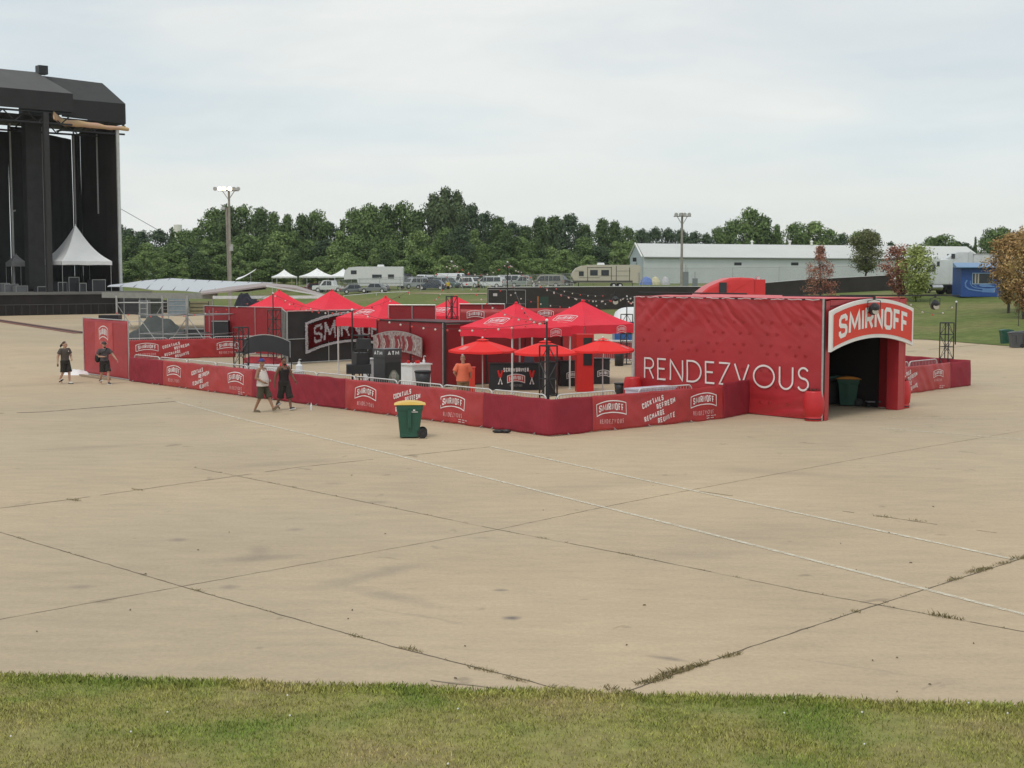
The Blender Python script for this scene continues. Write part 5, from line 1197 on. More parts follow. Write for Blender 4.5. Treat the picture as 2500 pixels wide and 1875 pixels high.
# two distant people near the parked cars
JS = {}; JS.update(leg('L', -.10, -.10, .06, .50, -.10, .02, .09)); JS.update(leg('R', .10, .11, .03, .50, .12, -.03, .09)); JS.update(elL=(-.28, -.03, 1.16), wrL=(-.29, .08, .92), elR=(.28, -.03, 1.16), wrR=(.27, .14, .98))
person(OG(1094, 153), radians(200), 'distant person in a yellow top standing before the parked cars', JS, SK1, mat('shirt_yellow', (.60, .45, .05), .8), SHO_BLK, BSH, hair=HAIRB, sleeve=.6, hem=.05)
person(OG(1168, 154), radians(120), 'distant person in a grey-green top standing before the white minivan', JS, SK1, mat('shirt_sage', (.16, .20, .14), .8), SHO_BLK, BSH, hair=HAIRB, sleeve=.6, hem=.05)
# ---------------------------------------------------------------- concert stage
Cs = Vector((-50.2, 160.4, 0))
def ST(a, b, z): return Cs+E1*a+E2*b+UP*z
ROOFT = mat('roof_tarp', (.080, .076, .073), .7, .12, .5, .3, 2); ROOFS = mat('roof_skirt', (.022, .021, .022), .8, .2, .4)
stg = empty('concert_stage', ST(-10, 6, 0), 'huge black concert stage with pitched tarp roof and tall backdrop', 'stage')
def poly(mb, pts, mi=0): mb.add(pts, [tuple(range(len(pts)))], mi)
m = MB(); zt, zb, zr = 25.2, 23.1, 28.4; A = -45
poly(m, [ST(A, 0, zt), ST(0, 0, zt), ST(-1, 8, zr), ST(A, 8, zr)]); poly(m, [ST(0, 0, zt), ST(0, 16, zt), ST(-1, 8, zr)]); poly(m, [ST(0, 16, zt), ST(A, 16, zt), ST(A, 8, zr), ST(-1, 8, zr)])
m.build('roof_canvas', ROOFT, stg)
m = MB(); poly(m, [ST(A, -.02, zb), ST(0, -.02, zb), ST(0, 0, zt), ST(A, 0, zt)]); poly(m, [ST(0, 0, zb), ST(0, 16, zb), ST(0, 16, zt), ST(0, 0, zt)])
m.build('roof_skirt', ROOFS, stg).modifiers.new('t', 'SOLIDIFY').thickness = .05
m = MB(); w0 = .05; zw = 28.0
poly(m, [ST(w0, 3.4, 25.0), ST(8.0, 3.4, 25.0), ST(7.7, 9, zw), ST(w0, 9, zw+.2)]); poly(m, [ST(8.0, 3.4, 25.0), ST(8.4, 15, 25.0), ST(7.7, 9, zw)]); poly(m, [ST(8.4, 15, 25), ST(w0, 15, 25), ST(w0, 9, zw+.2), ST(7.7, 9, zw)])
poly(m, [ST(w0, 0.2, 25.1), ST(w0, 3.4, 25.0), ST(w0, 9, zw+.2)])
m.build('wing_canvas', mat('wing_tarp', (.040, .038, .038), .8, .15, .5), stg)
m = MB(); poly(m, [ST(w0, 3.38, 22.9), ST(8.0, 3.38, 22.6), ST(8.0, 3.4, 25), ST(w0, 3.4, 25)]); poly(m, [ST(8.0, 3.4, 22.6), ST(8.4, 15, 22.6), ST(8.4, 15, 25), ST(8.0, 3.4, 25)])
m.build('wing_skirt', ROOFS, stg).modifiers.new('t', 'SOLIDIFY').thickness = .05
MB().box(ST(-.3, 8, 28.7), (1.1, 1.1, 1.0), rz=RZ).build('roof_box', BLK, stg)
m = MB()
for b_, z0, z1, a0, a1 in ((.4, 21.7, 22.9, -40, 0), (3.8, 21.4, 22.6, 0, 8.0), (8, 21.4, 22.8, -40, 8.0)):
    m.tube(ST(a0, b_, z0), ST(a1, b_, z0), .12, n=5); m.tube(ST(a0, b_, z1), ST(a1, b_, z1), .12, n=5); k = int((a1-a0)/1.3)
    for i in range(k): x0 = a0+(a1-a0)*i/k; x1 = a0+(a1-a0)*(i+1)/k; m.tube(ST(x0, b_, z0 if i % 2 else z1), ST(x1, b_, z1 if i % 2 else z0), .08, n=4)
for a_ in (0, 3.9, 7.9): m.tube(ST(a_, 3.5, 22.3), ST(a_, 14, 22.3), .12, n=5)
m.build('roof_truss', BLK, stg)
m = MB(); poly(m, [ST(-45, .1, 23.0), ST(7.9, 3.6, 22.7), ST(8.2, 15, 22.7), ST(-45, 15.8, 23.0)]); m.build('roof_underside', BLKC, stg).modifiers.new('t', 'SOLIDIFY').thickness = .06
BD = [(-45, -3.05, 12, 12, 21.7, 21.6), (-3.02, .90, 12, 12, 22.3, 22.2), (.92, 4.88, 12, 12, 21.8, 21.2), (4.92, 6, 12, 12, 21.7, 21.9)]
for a0, a1, b0, b1, t0, t1 in BD:
    m = MB(); k = 10
    m.grid(lambda u, v: ST(a0+(a1-a0)*u, b0+.25*noise.noise(Vector((u*5, v*1.5, a0))), 2.6+(t0+(t1-t0)*u-2.6)*v), 14, 8); m.build('backdrop', mat('backdrop_cloth', (.020, .019, .019), .95, .35, .25), stg)
m = MB(); m.grid(lambda u, v: ST(6+.9*u, 12-8.2*u+.1*sin(u*30), 2.6+(19.6)*v), 16, 6); m.build('side_drape', mat('side_cloth', (.022, .017, .016), .95, .3, .3), stg)
for a_, z0, z1 in ((-3.0, 11.9, 22.6), (.9, 3, 22.6), (4.9, 8.9, 22.4)): MB().tube(ST(a_, 11.4, z0), ST(a_, 11.4, z1), .11, n=6).build('mast', mat('mast_grey', (.38, .38, .38), .6), stg)
MB().box(ST(7.0, 3.6, 11), (.32, .28, 22.2), rz=RZ).build('white_mast', mat('mast_white', (.52, .54, .54), .6), stg)
MB().tube(ST(6.35, 8, 12), ST(6.35, 8, 21.6), .10).build('mast', mat('mast_grey', (.38, .38, .38), .6), stg)
MB().tube(VY(38, 164)+UP*2.6, VY(38, 164)+UP*12, .13).tube(VY(38, 164)+UP*12, VY(46, 164)+UP*12.1, .1).build('lamp_mast', mat('mast_grey', (.38, .38, .38), .6), stg)
for a_, r_ in ((-3.2, .30), (-26, .3)): MB().box(ST(a_, .3, 12.6), (r_*2, r_*2, 20.4), rz=RZ).build('tower_column', mat('column_dark', (.030, .029, .030), .7), stg)
for a_ in (-3.35, -20): MB().box(ST(a_, 4.0, 12.6), (1.9, 1.2, 19.5), rz=RZ).build('line_array', mat('array_dark', (.022, .022, .022), .8, .3, .8), stg)
m = MB(); c = (ST(-45, -1, 0)+ST(8.8, 14, 0))/2; m.box(c+UP*2.45, (53.8, 15, .3), rz=RZ); m.build('deck', mat('deck_grey', (.16, .155, .145), .8, .15, .5), stg)
m = MB(); m.box(c+UP*1.15, (53.6, 14.8, 2.3), rz=RZ); m.build('deck_skirt', mat('skirt_black', (.020, .015, .014), .9, .3, .6), stg)
m = MB()
for i in range(60):
    a_ = -44+i*.9; m.tube(ST(a_, -1.25, 0), ST(a_, -1.25, 1.2), .03, n=4)
m.tube(ST(-44, -1.25, 1.2), ST(9, -1.25, 1.2), .04, n=4); tag(m.build('stage_barricade', mat('barricade', (.05, .05, .05), .6)), 'dark metal crowd barricade along the front of the stage', 'barricade')
m = MB(); vs = []
for i in range(29):
    u = i/28; a_ = -2.4+10.3*u; th = .60-.34*u+.12*noise.noise(Vector((u*9, 0, 2))); zc = 22.25-.35*u+.12*noise.noise(Vector((u*6, 3, 1)))+(.0 if u > .15 else .3*(1-u/.15)); bb = 2.9 if a_ > 0 else .1+2.8*(a_+2.4)/2.4
    for k in range(8): an = 2*pi*k/8; vs.append(ST(a_, bb-.3+.3*cos(an), zc+th*sin(an)*.8))
m.add(vs, [(i*8+k, i*8+(k+1) % 8, (i+1)*8+(k+1) % 8, (i+1)*8+k) for i in range(28) for k in range(8)]+[tuple(range(8)), tuple(range(231, 223, -1))], 0)
tag(m.build('rolled_banner', mat('banner_yellow', (.60, .44, .20), .8, .3, .9, col2=(.56, .32, .26)), smooth=True), 'rolled yellow and salmon banner hanging below the stage roof', 'rolled banner')
tag(MB().tube(ST(7.1, 3.5, 12.5), ST(14, 0, 8), .03, n=4).build('guy_wire', BLK), 'thin wire slanting from the stage mast towards the trees', 'wire')
# marquee on stage
cm = ST(-1.6, 4, 0); cm.z = 0
canopy(Vector(((190-1250)/F_PX*166, 166, 0)), 3.1, 6.15, 10.5, .45, RZ+.0, 'white peaked marquee standing on the stage deck', (), group=None, tone=WCAN, zb=2.6, foot=False, name='marquee', conc=.15, legm=GALV)
canopy(Vector(((44-1250)/F_PX*163, 163, 0)), .9, 6.0, 7.0, .5, RZ, 'small grey canopy at the far left on the stage deck', (), group=None, tone=mat('canvas_grey', (.22, .22, .22), .8), zb=2.6, foot=False, name='small_canopy', legm=GALV)
gear = [(150, 163, 1.2, .9, 1.1, 'black equipment case on the stage under the left half of the marquee'), (178, 164, 1.4, .9, 1.7, 'tall black rack with pale edges under the middle of the marquee'), (200, 162, .9, .8, 1.0, 'low black equipment case under the right half of the marquee'), (238, 165, 1.8, 1, 1.4, 'black speaker pile right of the marquee leg'), (26, 159, 1.7, .8, .9, 'grey flight case near the left end of the stage edge'), (6, 159, 1.6, .8, 1.0, 'pale grey flight case at the far left of the stage edge'), (52, 159, 1.5, .7, .7, 'low black case right of the grey flight cases'), (100, 160, 1.1, .8, .6, 'flat black case at the foot of the dark column')]
def STP(px, Y, z): return VY(px, Y)+UP*z
for a_, b_, w, d_, h, lb in gear:
    e = empty('equipment_case', STP(a_, b_, 2.6), lb, 'equipment case', 'cases on the stage'); gm = mat('case_grey', (.16, .16, .165), .6) if 'grey' in lb else BLKP
    MB().box(STP(a_, b_, 2.6+h/2), (w, d_, h), rz=RZ+.2).build('box', gm, e); f = MB(); R = Matrix.Rotation(RZ+.2, 3, 'Z')
    for sx in (-1, 1): f.box(STP(a_, b_, 2.6+h/2)+R@Vector((sx*w/2, -d_/2-.01, 0)), (.06, .04, h), rz=RZ+.2)
    f.box(STP(a_, b_, 2.6+h*.98)+R@Vector((0, -d_/2-.01, 0)), (w, .04, .06), rz=RZ+.2); f.build('edge_trim', GALV, e)
# ---------------------------------------------------------------- shelter with wavy white roof
Ys = 112.7; e = empty('long_shelter', Vector((-24, Ys, 0)), 'long low shelter with sagging white roof sheets on posts', 'shelter')
roof = MB(); N_ = 60
prof = [(260, 699, 696), (330, 704, 685), (400, 710, 679), (470, 713, 683), (560, 715, 687), (648, 708, 690)]
def pf(px, k):
    for p, q in zip(prof[:-1], prof[1:]):
        if px <= q[0]: t = (px-p[0])/(q[0]-p[0]); return p[k]+(q[k]-p[k])*t
    return prof[-1][k]
def rs(u, v):
    px = 262+(648-262)*u; f = AD(px, pf(px, 1)-2.6*abs(sin(pi*u*3.4)), 85); b_ = AD(px+18, pf(px, 2), 93); p = f.lerp(b_, v); p.z += .08*sin(pi*v); return p
roof.grid(rs, N_, 6); roof.build('roof_sheets', mat('sheet_white', (.50, .52, .55), .5, .05), e).modifiers.new('t', 'SOLIDIFY').thickness = .04
sm = MB()
for i in range(1, 12): u = i/12; sm.tube(rs(u, 0)+UP*.03, rs(min(1, u+.02), 1)+UP*.03, .035, n=4)
sm.build('roof_seams', mat('seam_dark', (.12, .12, .13), .7), e)
r2 = MB(); pr2 = [(490, 716, 708), (560, 709, 700), (648, 697, 690), (722, 703, 697), (785, 723, 716)]
def rs2(u, v):
    px = 490+(795-490)*u
    for p, q in zip(pr2[:-1], pr2[1:]):
        if px <= q[0] or q is pr2[-1]: t = (px-p[0])/(q[0]-p[0]); y0 = p[1]+(q[1]-p[1])*t; y1 = p[2]+(q[2]-p[2])*t; break
    return AD(px, y0, 80).lerp(AD(px, y1, 88), v)
r2.grid(rs2, 30, 3); r2.build('roof_fascia', mat('fascia_pinkish', (.36, .30, .29), .7, .1), e).modifiers.new('t', 'SOLIDIFY').thickness = .12
fr = MB()
fr.beam(AD(250, 720, 84), AD(530, 723, 82), .2, .45); fr.build('grey_beam', mat('beam_grey', (.25, .25, .23), .7), e)
fr = MB(); fr.beam(AD(520, 726, 79), AD(790, 725, 79), .12, .22); fr.beam(AD(650, 698, 79.5), AD(790, 722, 79.5), .1, .1); fr.build('pale_beam', GALW, e)
for px in (284, 396, 457, 519, 640, 785):
    p = AD(px, 722, 82); MB().tube(Vector((p.x, p.y, 0)), p, .07, n=6).build('post', GALV, e)
# dark mound behind the left canopy
c = VY(606, 104); tag(heap(c, 1.6, 1.4, 3.2, 12).build('tarped_stack', mat('navy_tarp', (.012, .012, .022), .8, .3), smooth=True), 'dark navy tarped stack rising behind the leftmost red canopy', 'tarped stack')
# clutter under the shelter
for px, Yn, w, h, m_, nm, lb, cat in ((322, 121, 2.4, 2.0, BLKP, 'storage_rack', 'black wire rack with boxes under the left part of the shelter', 'rack'), (378, 122, 1.5, 1.9, mat('dark_green_box', (.05, .055, .045), .8), 'storage_bin', 'dark green storage box under the shelter', 'box'),
        (436, 120, 2.2, 2.0, mat('grey_blue', (.20, .24, .27), .6), 'equipment_trailer', 'grey-blue equipment trailer parked beneath the shelter roof', 'trailer'), (490, 122, 2.3, 1.5, mat('tan_board', (.26, .23, .13), .8), 'board_stack', 'tan stack of boards beneath the right part of the shelter', 'stack'), (355, 110, .9, 1.9, mat('grey_box', (.10, .11, .12), .6), 'storage_bin', 'slate grey upright box in front of the black rack', 'box'), (400, 126, 3.0, 1.5, BLKS, 'storage_bin', 'long black box behind the grey-blue trailer', 'box')):
    c = V(px, Yn*K); c = VY(px, Yn*K); e = empty(nm, c, lb, cat); MB().box(c+UP*h/2, (w, 1.2, h)).build('body', m_, e)
    f = MB()
    for k in range(3): f.box(c+Vector((0, -.62, h*(.25+.28*k))), (w*.96, .04, .05))
    for k in (-1, 1): f.box(c+Vector((k*w*.48, -.62, h/2)), (.06, .05, h))
    f.build('frame', GALV if 'grey' in lb else BLK, e)
# ---------------------------------------------------------------- scaffolding
def scaffold(c0, c1, depth, h, n, lb, pale=mat('scaffold_grey', (.30, .30, .30), .5, .15, 6, metal=.4), seed=0):
    e = empty('scaffolding', c0, lb, 'scaffolding', 'scaffold frames beyond the far banner'); d = (c1-c0); nn = Vector((-d.y, d.x, 0)).normalized()*depth; r_ = random.Random(seed)
    st = MB(); hz = MB(); dg = MB()
    for j in (0, 1):
        for i in range(n+1):
            p = c0+d*(i/n)+nn*j; st.tube(p, p+UP*(h+r_.uniform(0, .3)), .026, n=6)
        for z in ((.25, h*.5, h*.95) if not j else (h*.95,)): hz.tube(c0+nn*j+UP*z, c1+nn*j+UP*z, .026, n=6)
        for i in range(n):
            a, b = c0+d*(i/n)+nn*j, c0+d*((i+1)/n)+nn*j
            if j: continue
            if (i+j) % 2: dg.tube(a+UP*.2, b+UP*h*.9, .026, n=5)
            else: dg.tube(b+UP*.2, a+UP*h*.9, .026, n=5)
    for i in range(n+1):
        for z in (h*.5, h*.95): p = c0+d*(i/n)+UP*z; hz.tube(p, p+nn, .028, n=5)
    st.build('uprights', pale, e); hz.build('ledgers', pale, e); dg.build('braces', pale, e)
scaffold(VY(340, 79), VY(457, 78), 2.4, 2.35, 2, 'left bay of grey scaffolding over the tarped mound', seed=1)
scaffold(VY(458, 78), VY(521, 77.5), 2.4, 2.4, 1, 'right bay of grey scaffolding beside the tall red panels', seed=2)
scaffold(VY(288, 93), VY(398, 93), 1.6, 2.8, 2, 'rear scaffolding with a top rail behind the tall panel', seed=3)
c = VY(385, 84); tag(heap(c, 2.4, 1.6, 2.0, 5, 30, 16).build('tarped_mound', mat('mound_tarp', (.055, .062, .058), .7, .25, 2, .5, 4), smooth=True), 'grey-green tarpaulin covered mound behind the scaffolding', 'tarped mound')
c = VY(345, 82); tag(heap(c, 1.5, 1.0, 1.1, 15, 24, 12).build('tarped_mound', mat('mound_tarp2', (.045, .05, .048), .7, .25, 2, .5, 4), smooth=True), 'low dark tarpaulin heap to the left of the bigger mound', 'tarped mound')
for px, Y, w, h, lb in ((541, 80, .95, 1.9, 'tall black case beside the tall red fence panels'), (508, 77, 1.7, .9, 'wide black case lying behind the right scaffold bay'), (482, 84, 1.4, 1.3, 'black case with grey edges behind the wide black case')):
    c = VY(px, Y); e = empty('equipment_case', c, lb, 'equipment case'); MB().box(c+UP*h/2, (w, .9, h)).build('box', BLKP, e); f = MB()
    for z in (.03, h-.03): f.box(c+Vector((0, -.46, z)), (w, .04, .05))
    f.build('edge_trim', GALV, e)
tag(MB().box(VY(400, 76.5)+UP*.25, (1.8, .9, .5)).box(VY(400, 76.5)+UP*.53, (1.6, .8, .07)).build('pallet_stack', WPL), 'low white stack on the ground in front of the mound', 'stack')
b = MB(); b.box(AD(224, 763, 48*0+52)*1.0, (.9, .3, .30)); 
e = empty('black_crate', VY(270, 63), 'black slatted crate just behind the tall red panel', 'crate'); MB().box(VY(270, 63)+UP*1.35, (.9, .6, 2.7), taper=1.0).build('body', BLK, e)
# ---------------------------------------------------------------- black screen fence, chain link, field fences
def along(pts, step):
    out = []
    for a, b in zip(pts[:-1], pts[1:]):
        k = max(1, int((b-a).length/step)); out += [a+(b-a)*(i/k) for i in range(k)]
    return out+[pts[-1]]
def OV(px, d, z): p = VY(px, d*K); p.z = z; return p
def zat(py, d): return CAM_H-(py-HOR)*d*K/F_PX
scr_pts = [(1190, 112, 702), (1500, 112, 700), (1720, 113.5, 700), (1830, 115.5, 694), (1954, 118, 683.5), (2183, 121, 671.5)]
e = empty('screen_fence', OV(1600, 113, 1), 'long black screened fence running behind the enclosure and up to the trees', 'fence')
tp = [OV(px, d, zat(y, d)) for px, d, y in scr_pts]; tp2 = along(tp, 2.4); m = MB(); vs = []
for p in tp2: vs += [(p.x, p.y+.05*noise.noise(p*.5), gz(p.x, p.y)-.05), (p.x, p.y+.1*noise.noise(p*.8), p.z)]
m.add(vs, [(2*i, 2*i+2, 2*i+3, 2*i+1) for i in range(len(tp2)-1)]); m.build('cloth', mat('fence_scrim', (.034, .028, .024), .9, .25, .4), e).modifiers.new('t', 'SOLIDIFY').thickness = .04
m = MB()
for a, b in zip(tp2[:-1], tp2[1:]): m.tube(a+UP*.03, b+UP*.03, .035, n=5)
m.build('top_rail', GALW, e)
for p in tp2[::2]: MB().tube(Vector((p.x, p.y+.1, gz(p.x, p.y))), p+Vector((0, .1, .05)), .04, n=6).build('post', GALV, e)
panel_wall('screen_gate', VY(1193, 141), VY(1284, 137.5), zat(709, 104), .02, BLKS, 'black screened gate panels with grey frame in front of the long black fence', posts=2.6, mid=.55, seed=71, fd=.06)
q = empty('notice_board', VY(1208, 140)+UP*2.4, 'small pale notice on the black gate panel', 'notice'); MB().box(VY(1209, 139.2)+UP*2.55, (.42, .03, .28)).build('plate', mat('notice', (.45, .42, .42), .6), q)
c = VY(1318, 146); e = empty('green_board', c, 'small dark green board with an orange edge before the black fence', 'board'); MB().box((c.x+.4, c.y, gz(c.x, c.y)+.9), (1.0, .08, 1.5)).build('panel', mat('board_green', (.02, .05, .035), .7), e); MB().box((c.x-.2, c.y-.05, gz(c.x, c.y)+.9), (.14, .1, 1.6)).build('edge', mat('board_orange', (.40, .12, .03), .6), e)
LINK = bpy.data.materials.new('chain_link'); LINK.use_nodes = True; t = LINK.node_tree; b_ = t.nodes['Principled BSDF']; b_.inputs['Base Color'].default_value = (.30, .31, .31, 1); b_.inputs['Roughness'].default_value = .5
g_ = N(t, 'ShaderNodeNewGeometry'); sp_ = N(t, 'ShaderNodeSeparateXYZ'); t.links.new(g_.outputs['Position'], sp_.inputs[0])
def mth(op, a, b=None):
    n = t.nodes.new('ShaderNodeMath'); n.operation = op
    for i, v in enumerate((a, b)):
        if v is None: continue
        if isinstance(v, (int, float)): n.inputs[i].default_value = v
        else: t.links.new(v, n.inputs[i])
    return n.outputs[0]
def diag(op): return mth('LESS_THAN', mth('FRACT', mth('MULTIPLY', mth(op, sp_.outputs['X'], sp_.outputs['Z']), 13.0)), .085)
t.links.new(mth('MAXIMUM', diag('ADD'), diag('SUBTRACT')), b_.inputs['Alpha'])
def chain_fence(pts, h, label, step=3.0):
    e = empty('chain_fence', pts[0], label, 'fence', 'chain link fences on the far field'); Q = along(pts, step); m = MB(); vs = []
    for p in Q: g = gz(p.x, p.y); vs += [(p.x, p.y, g+.03), (p.x, p.y, g+h)]
    m.add(vs, [(2*i, 2*i+2, 2*i+3, 2*i+1) for i in range(len(Q)-1)]); m.build('mesh_panel', LINK, e); m = MB()
    for a, b in zip(Q[:-1], Q[1:]): m.tube((a.x, a.y, gz(a.x, a.y)+h), (b.x, b.y, gz(b.x, b.y)+h), .03, n=5)
    m.build('top_rail', GALV, e)
    for p in Q: g = gz(p.x, p.y); MB().tube((p.x, p.y, g), (p.x, p.y, g+h+.08), .045, n=6).build('post', GALV, e)
chain_fence([OV(780, 160, 0), OV(1180, 156, 0), OV(1560, 150, 0)], 2.2, 'chain link fence in front of the row of parked cars')
chain_fence([OV(1568, 150, 0), OV(1900, 146, 0), OV(2160, 143, 0)], 2.9, 'chain link fence in front of the long white warehouse', 5.0)
chain_fence([OV(1230, 146, 0), OV(1400, 143, 0)], 1.2, 'low metal rail fence beside the nose of the beige camper', 2.2)
m = MB(); Q = along([OV(840, 150, 0), OV(1000, 148, 0)], 4)
for a, b in zip(Q[:-1], Q[1:]): m.tube((a.x, a.y, gz(a.x, a.y)+.5), (b.x, b.y, gz(b.x, b.y)+.5), .05, n=4)
for a in Q: m.tube((a.x, a.y, gz(a.x, a.y)), (a.x, a.y, gz(a.x, a.y)+.55), .05, n=4)
tag(m.build('low_rail', GALW), 'low pale rail in the grass below the white camper', 'rail')
# ---------------------------------------------------------------- vehicles
CARG = 'vehicles parked in the far field'
def vehicle(px, d, L_, H_, W_, rz, col, label, kind='suv', mcol=None, rack=False, name=None):
    p = OG(px, d); e = empty(name or {'suv': 'parked_suv', 'sedan': 'parked_car', 'van': 'parked_van', 'pickup': 'parked_pickup', 'cap': 'parked_pickup', 'mini': 'parked_minivan'}[kind], p, label, {'suv': 'car', 'sedan': 'car', 'van': 'van', 'pickup': 'pickup', 'cap': 'pickup', 'mini': 'minivan'}[kind], CARG, rz)
    paint = mat('paint_%d_%d_%d' % tuple(int(c*100) for c in col), col, .25, .04)
    z0 = .30; hb = H_*.56; x0, x1 = -L_/2, L_/2
    pr = {'suv': [(x0, z0), (x1, z0), (x1+.02, z0+.35), (x1-.08, hb-.10), (x1-L_*.22, hb), (x1-L_*.34, H_-.08), (x1-L_*.42, H_), (x0+.35, H_-.02), (x0+.10, hb+.1), (x0, hb-.2)],
          'mini': [(x0, z0), (x1, z0), (x1+.03, z0+.3), (x1-.12, hb-.22), (x1-L_*.16, hb-.03), (x1-L_*.34, H_-.05), (x1-L_*.42, H_), (x0+.3, H_-.03), (x0+.06, hb+.1), (x0, hb-.2)],
          'van': [(x0, z0), (x1, z0), (x1+.02, z0+.35), (x1-.10, hb-.25), (x1-L_*.14, hb-.1), (x1-L_*.25, H_-.08), (x1-L_*.30, H_), (x0+.08, H_-.02), (x0, hb)],
          'sedan': [(x0, z0), (x1, z0), (x1+.02, z0+.3), (x1-.1, hb-.08), (x1-L_*.26, hb), (x1-L_*.40, H_-.05), (x1-L_*.48, H_), (x0+L_*.26, H_-.04), (x0+L_*.12, hb+.04), (x0+.02, hb-.03)],
          'pickup': [(x0, z0+.1), (x1, z0+.1), (x1+.02, z0+.45), (x1-.06, hb-.02), (x1-L_*.23, hb+.04), (x1-L_*.31, H_-.06), (x1-L_*.36, H_), (x0+L_*.36, H_-.02), (x0+L_*.33, hb), (x0, hb-.02)],
          'cap': [(x0, z0+.1), (x1, z0+.1), (x1+.02, z0+.45), (x1-.06, hb-.02), (x1-L_*.23, hb+.04), (x1-L_*.31, H_-.06), (x1-L_*.36, H_), (x0+.12, H_+.02), (x0, hb+.1)]}[kind]
    pr = [(x, z) for x, z in pr]; tw = lambda z: W_/2-max(0, z-hb)*.28-max(0, .5-z)*.1
    m = MB(); n = len(pr); vs = [(x, -tw(z), z) for x, z in pr]+[(x, tw(z), z) for x, z in pr]
    m.add(vs, [tuple(range(n-1, -1, -1)), tuple(range(n, 2*n))]+[(i, (i+1) % n, n+(i+1) % n, n+i) for i in range(n)])
    bd = m.build('body', paint, e, world=False); bv = bd.modifiers.new('b', 'BEVEL'); bv.width = .05; bv.segments = 2
    # side glass, split in panes
    gx0 = {'van': x1-L_*.30-.55, 'pickup': x0+L_*.38, 'sedan': x0+L_*.20}.get(kind, x0+.28); gx1 = x1-L_*{'van': .18, 'mini': .22, 'suv': .28, 'sedan': .30, 'pickup': .27, 'cap': .27}[kind]
    k = {'van': 1, 'pickup': 2, 'sedan': 2}.get(kind, 3); za, zb_ = hb+.03, H_-.13
    for s in (-1, 1):
        for i in range(k):
            a, b = gx0+(gx1-gx0)*i/k+.04, gx0+(gx1-gx0)*(i+1)/k-.04; sl_ = (zb_-za)*.75 if i == k-1 else 0; s2 = (zb_-za)*(.75 if kind == 'sedan' else .2) if i == 0 else 0
            y = lambda z: s*(tw(z)+.012); w = MB(); w.add([(a, y(za), za), (b, y(za), za), (b-sl_, y(zb_), zb_), (a+s2, y(zb_), zb_)], [(0, 1, 2, 3)]); w.build('side_window', GLASS, e, world=False)
    f = max(range(n), key=lambda i: pr[i][0] if pr[i][1] > hb+.2 else -99); p1, p0 = pr[f], pr[f-1]; w = MB(); q = .08
    def lerp(a, b, t_): return (a[0]+(b[0]-a[0])*t_, a[1]+(b[1]-a[1])*t_)
    a, b = lerp(p0, p1, .1), lerp(p0, p1, .92); w.add([(a[0]+.02, -tw(a[1])+q, a[1]+.01), (a[0]+.02, tw(a[1])-q, a[1]+.01), (b[0]+.02, tw(b[1])-q, b[1]+.01), (b[0]+.02, -tw(b[1])+q, b[1]+.01)], [(0, 1, 2, 3)]); w.build('windshield', GLASS, e, world=False)
    if kind not in ('pickup',): w = MB(); xx = x0+.02; w.add([(x0-.0+.06, -W_*.36, hb+.12), (x0+.06, W_*.36, hb+.12), (x0+.25, W_*.33, H_-.2), (x0+.25, -W_*.33, H_-.2)], [(0, 1, 2, 3)]); w.build('rear_window', GLASS, e, world=False)
    r = .34 if kind in ('sedan', 'mini') else .38
    for x in (x0+L_*.19, x1-L_*.18):
        for s in (-1, 1):
            w = MB(); w.tube((x, s*(W_/2-.20), r), (x, s*(W_/2+.015), r), r, n=16); wo = w.build('wheel', TYRE, e, world=False)
            MB().tube((x, s*(W_/2+.0), r), (x, s*(W_/2+.03), r), r*.58, n=12).build('rim', GALW, wo, world=False)
    for s in (-1, 1):
        MB().box((x1-.02, s*(W_/2-.25), hb-.22), (.08, .3, .14)).build('headlight', mat('headlight', (.7, .7, .68), .2), e, world=False); MB().box((x0+.0, s*(W_/2-.14), hb-.1), (.06, .14, .3)).build('taillight', mat('taillight', (.4, .02, .02), .3), e, world=False)
    MB().box((x1+.02, 0, z0+.16), (.1, W_*.94, .2)).box((x0-.02, 0, z0+.16), (.1, W_*.94, .2)).build('bumper', mat('bumper_grey', (.08, .08, .085), .5), e, world=False)
    if rack: MB().box((x0+L_*.42, 0, H_+.20), (1.7, .9, .34), taper=.8).build('roof_box', BLK, e, world=False)
    return e
WHP = (.72, .73, .73); SIL = (.42, .44, .45); NAV = (.035, .050, .085); DK = (.03, .032, .035); BLG = (.22, .27, .31); CHM = (.45, .42, .34); TEAL = (.10, .16, .16)
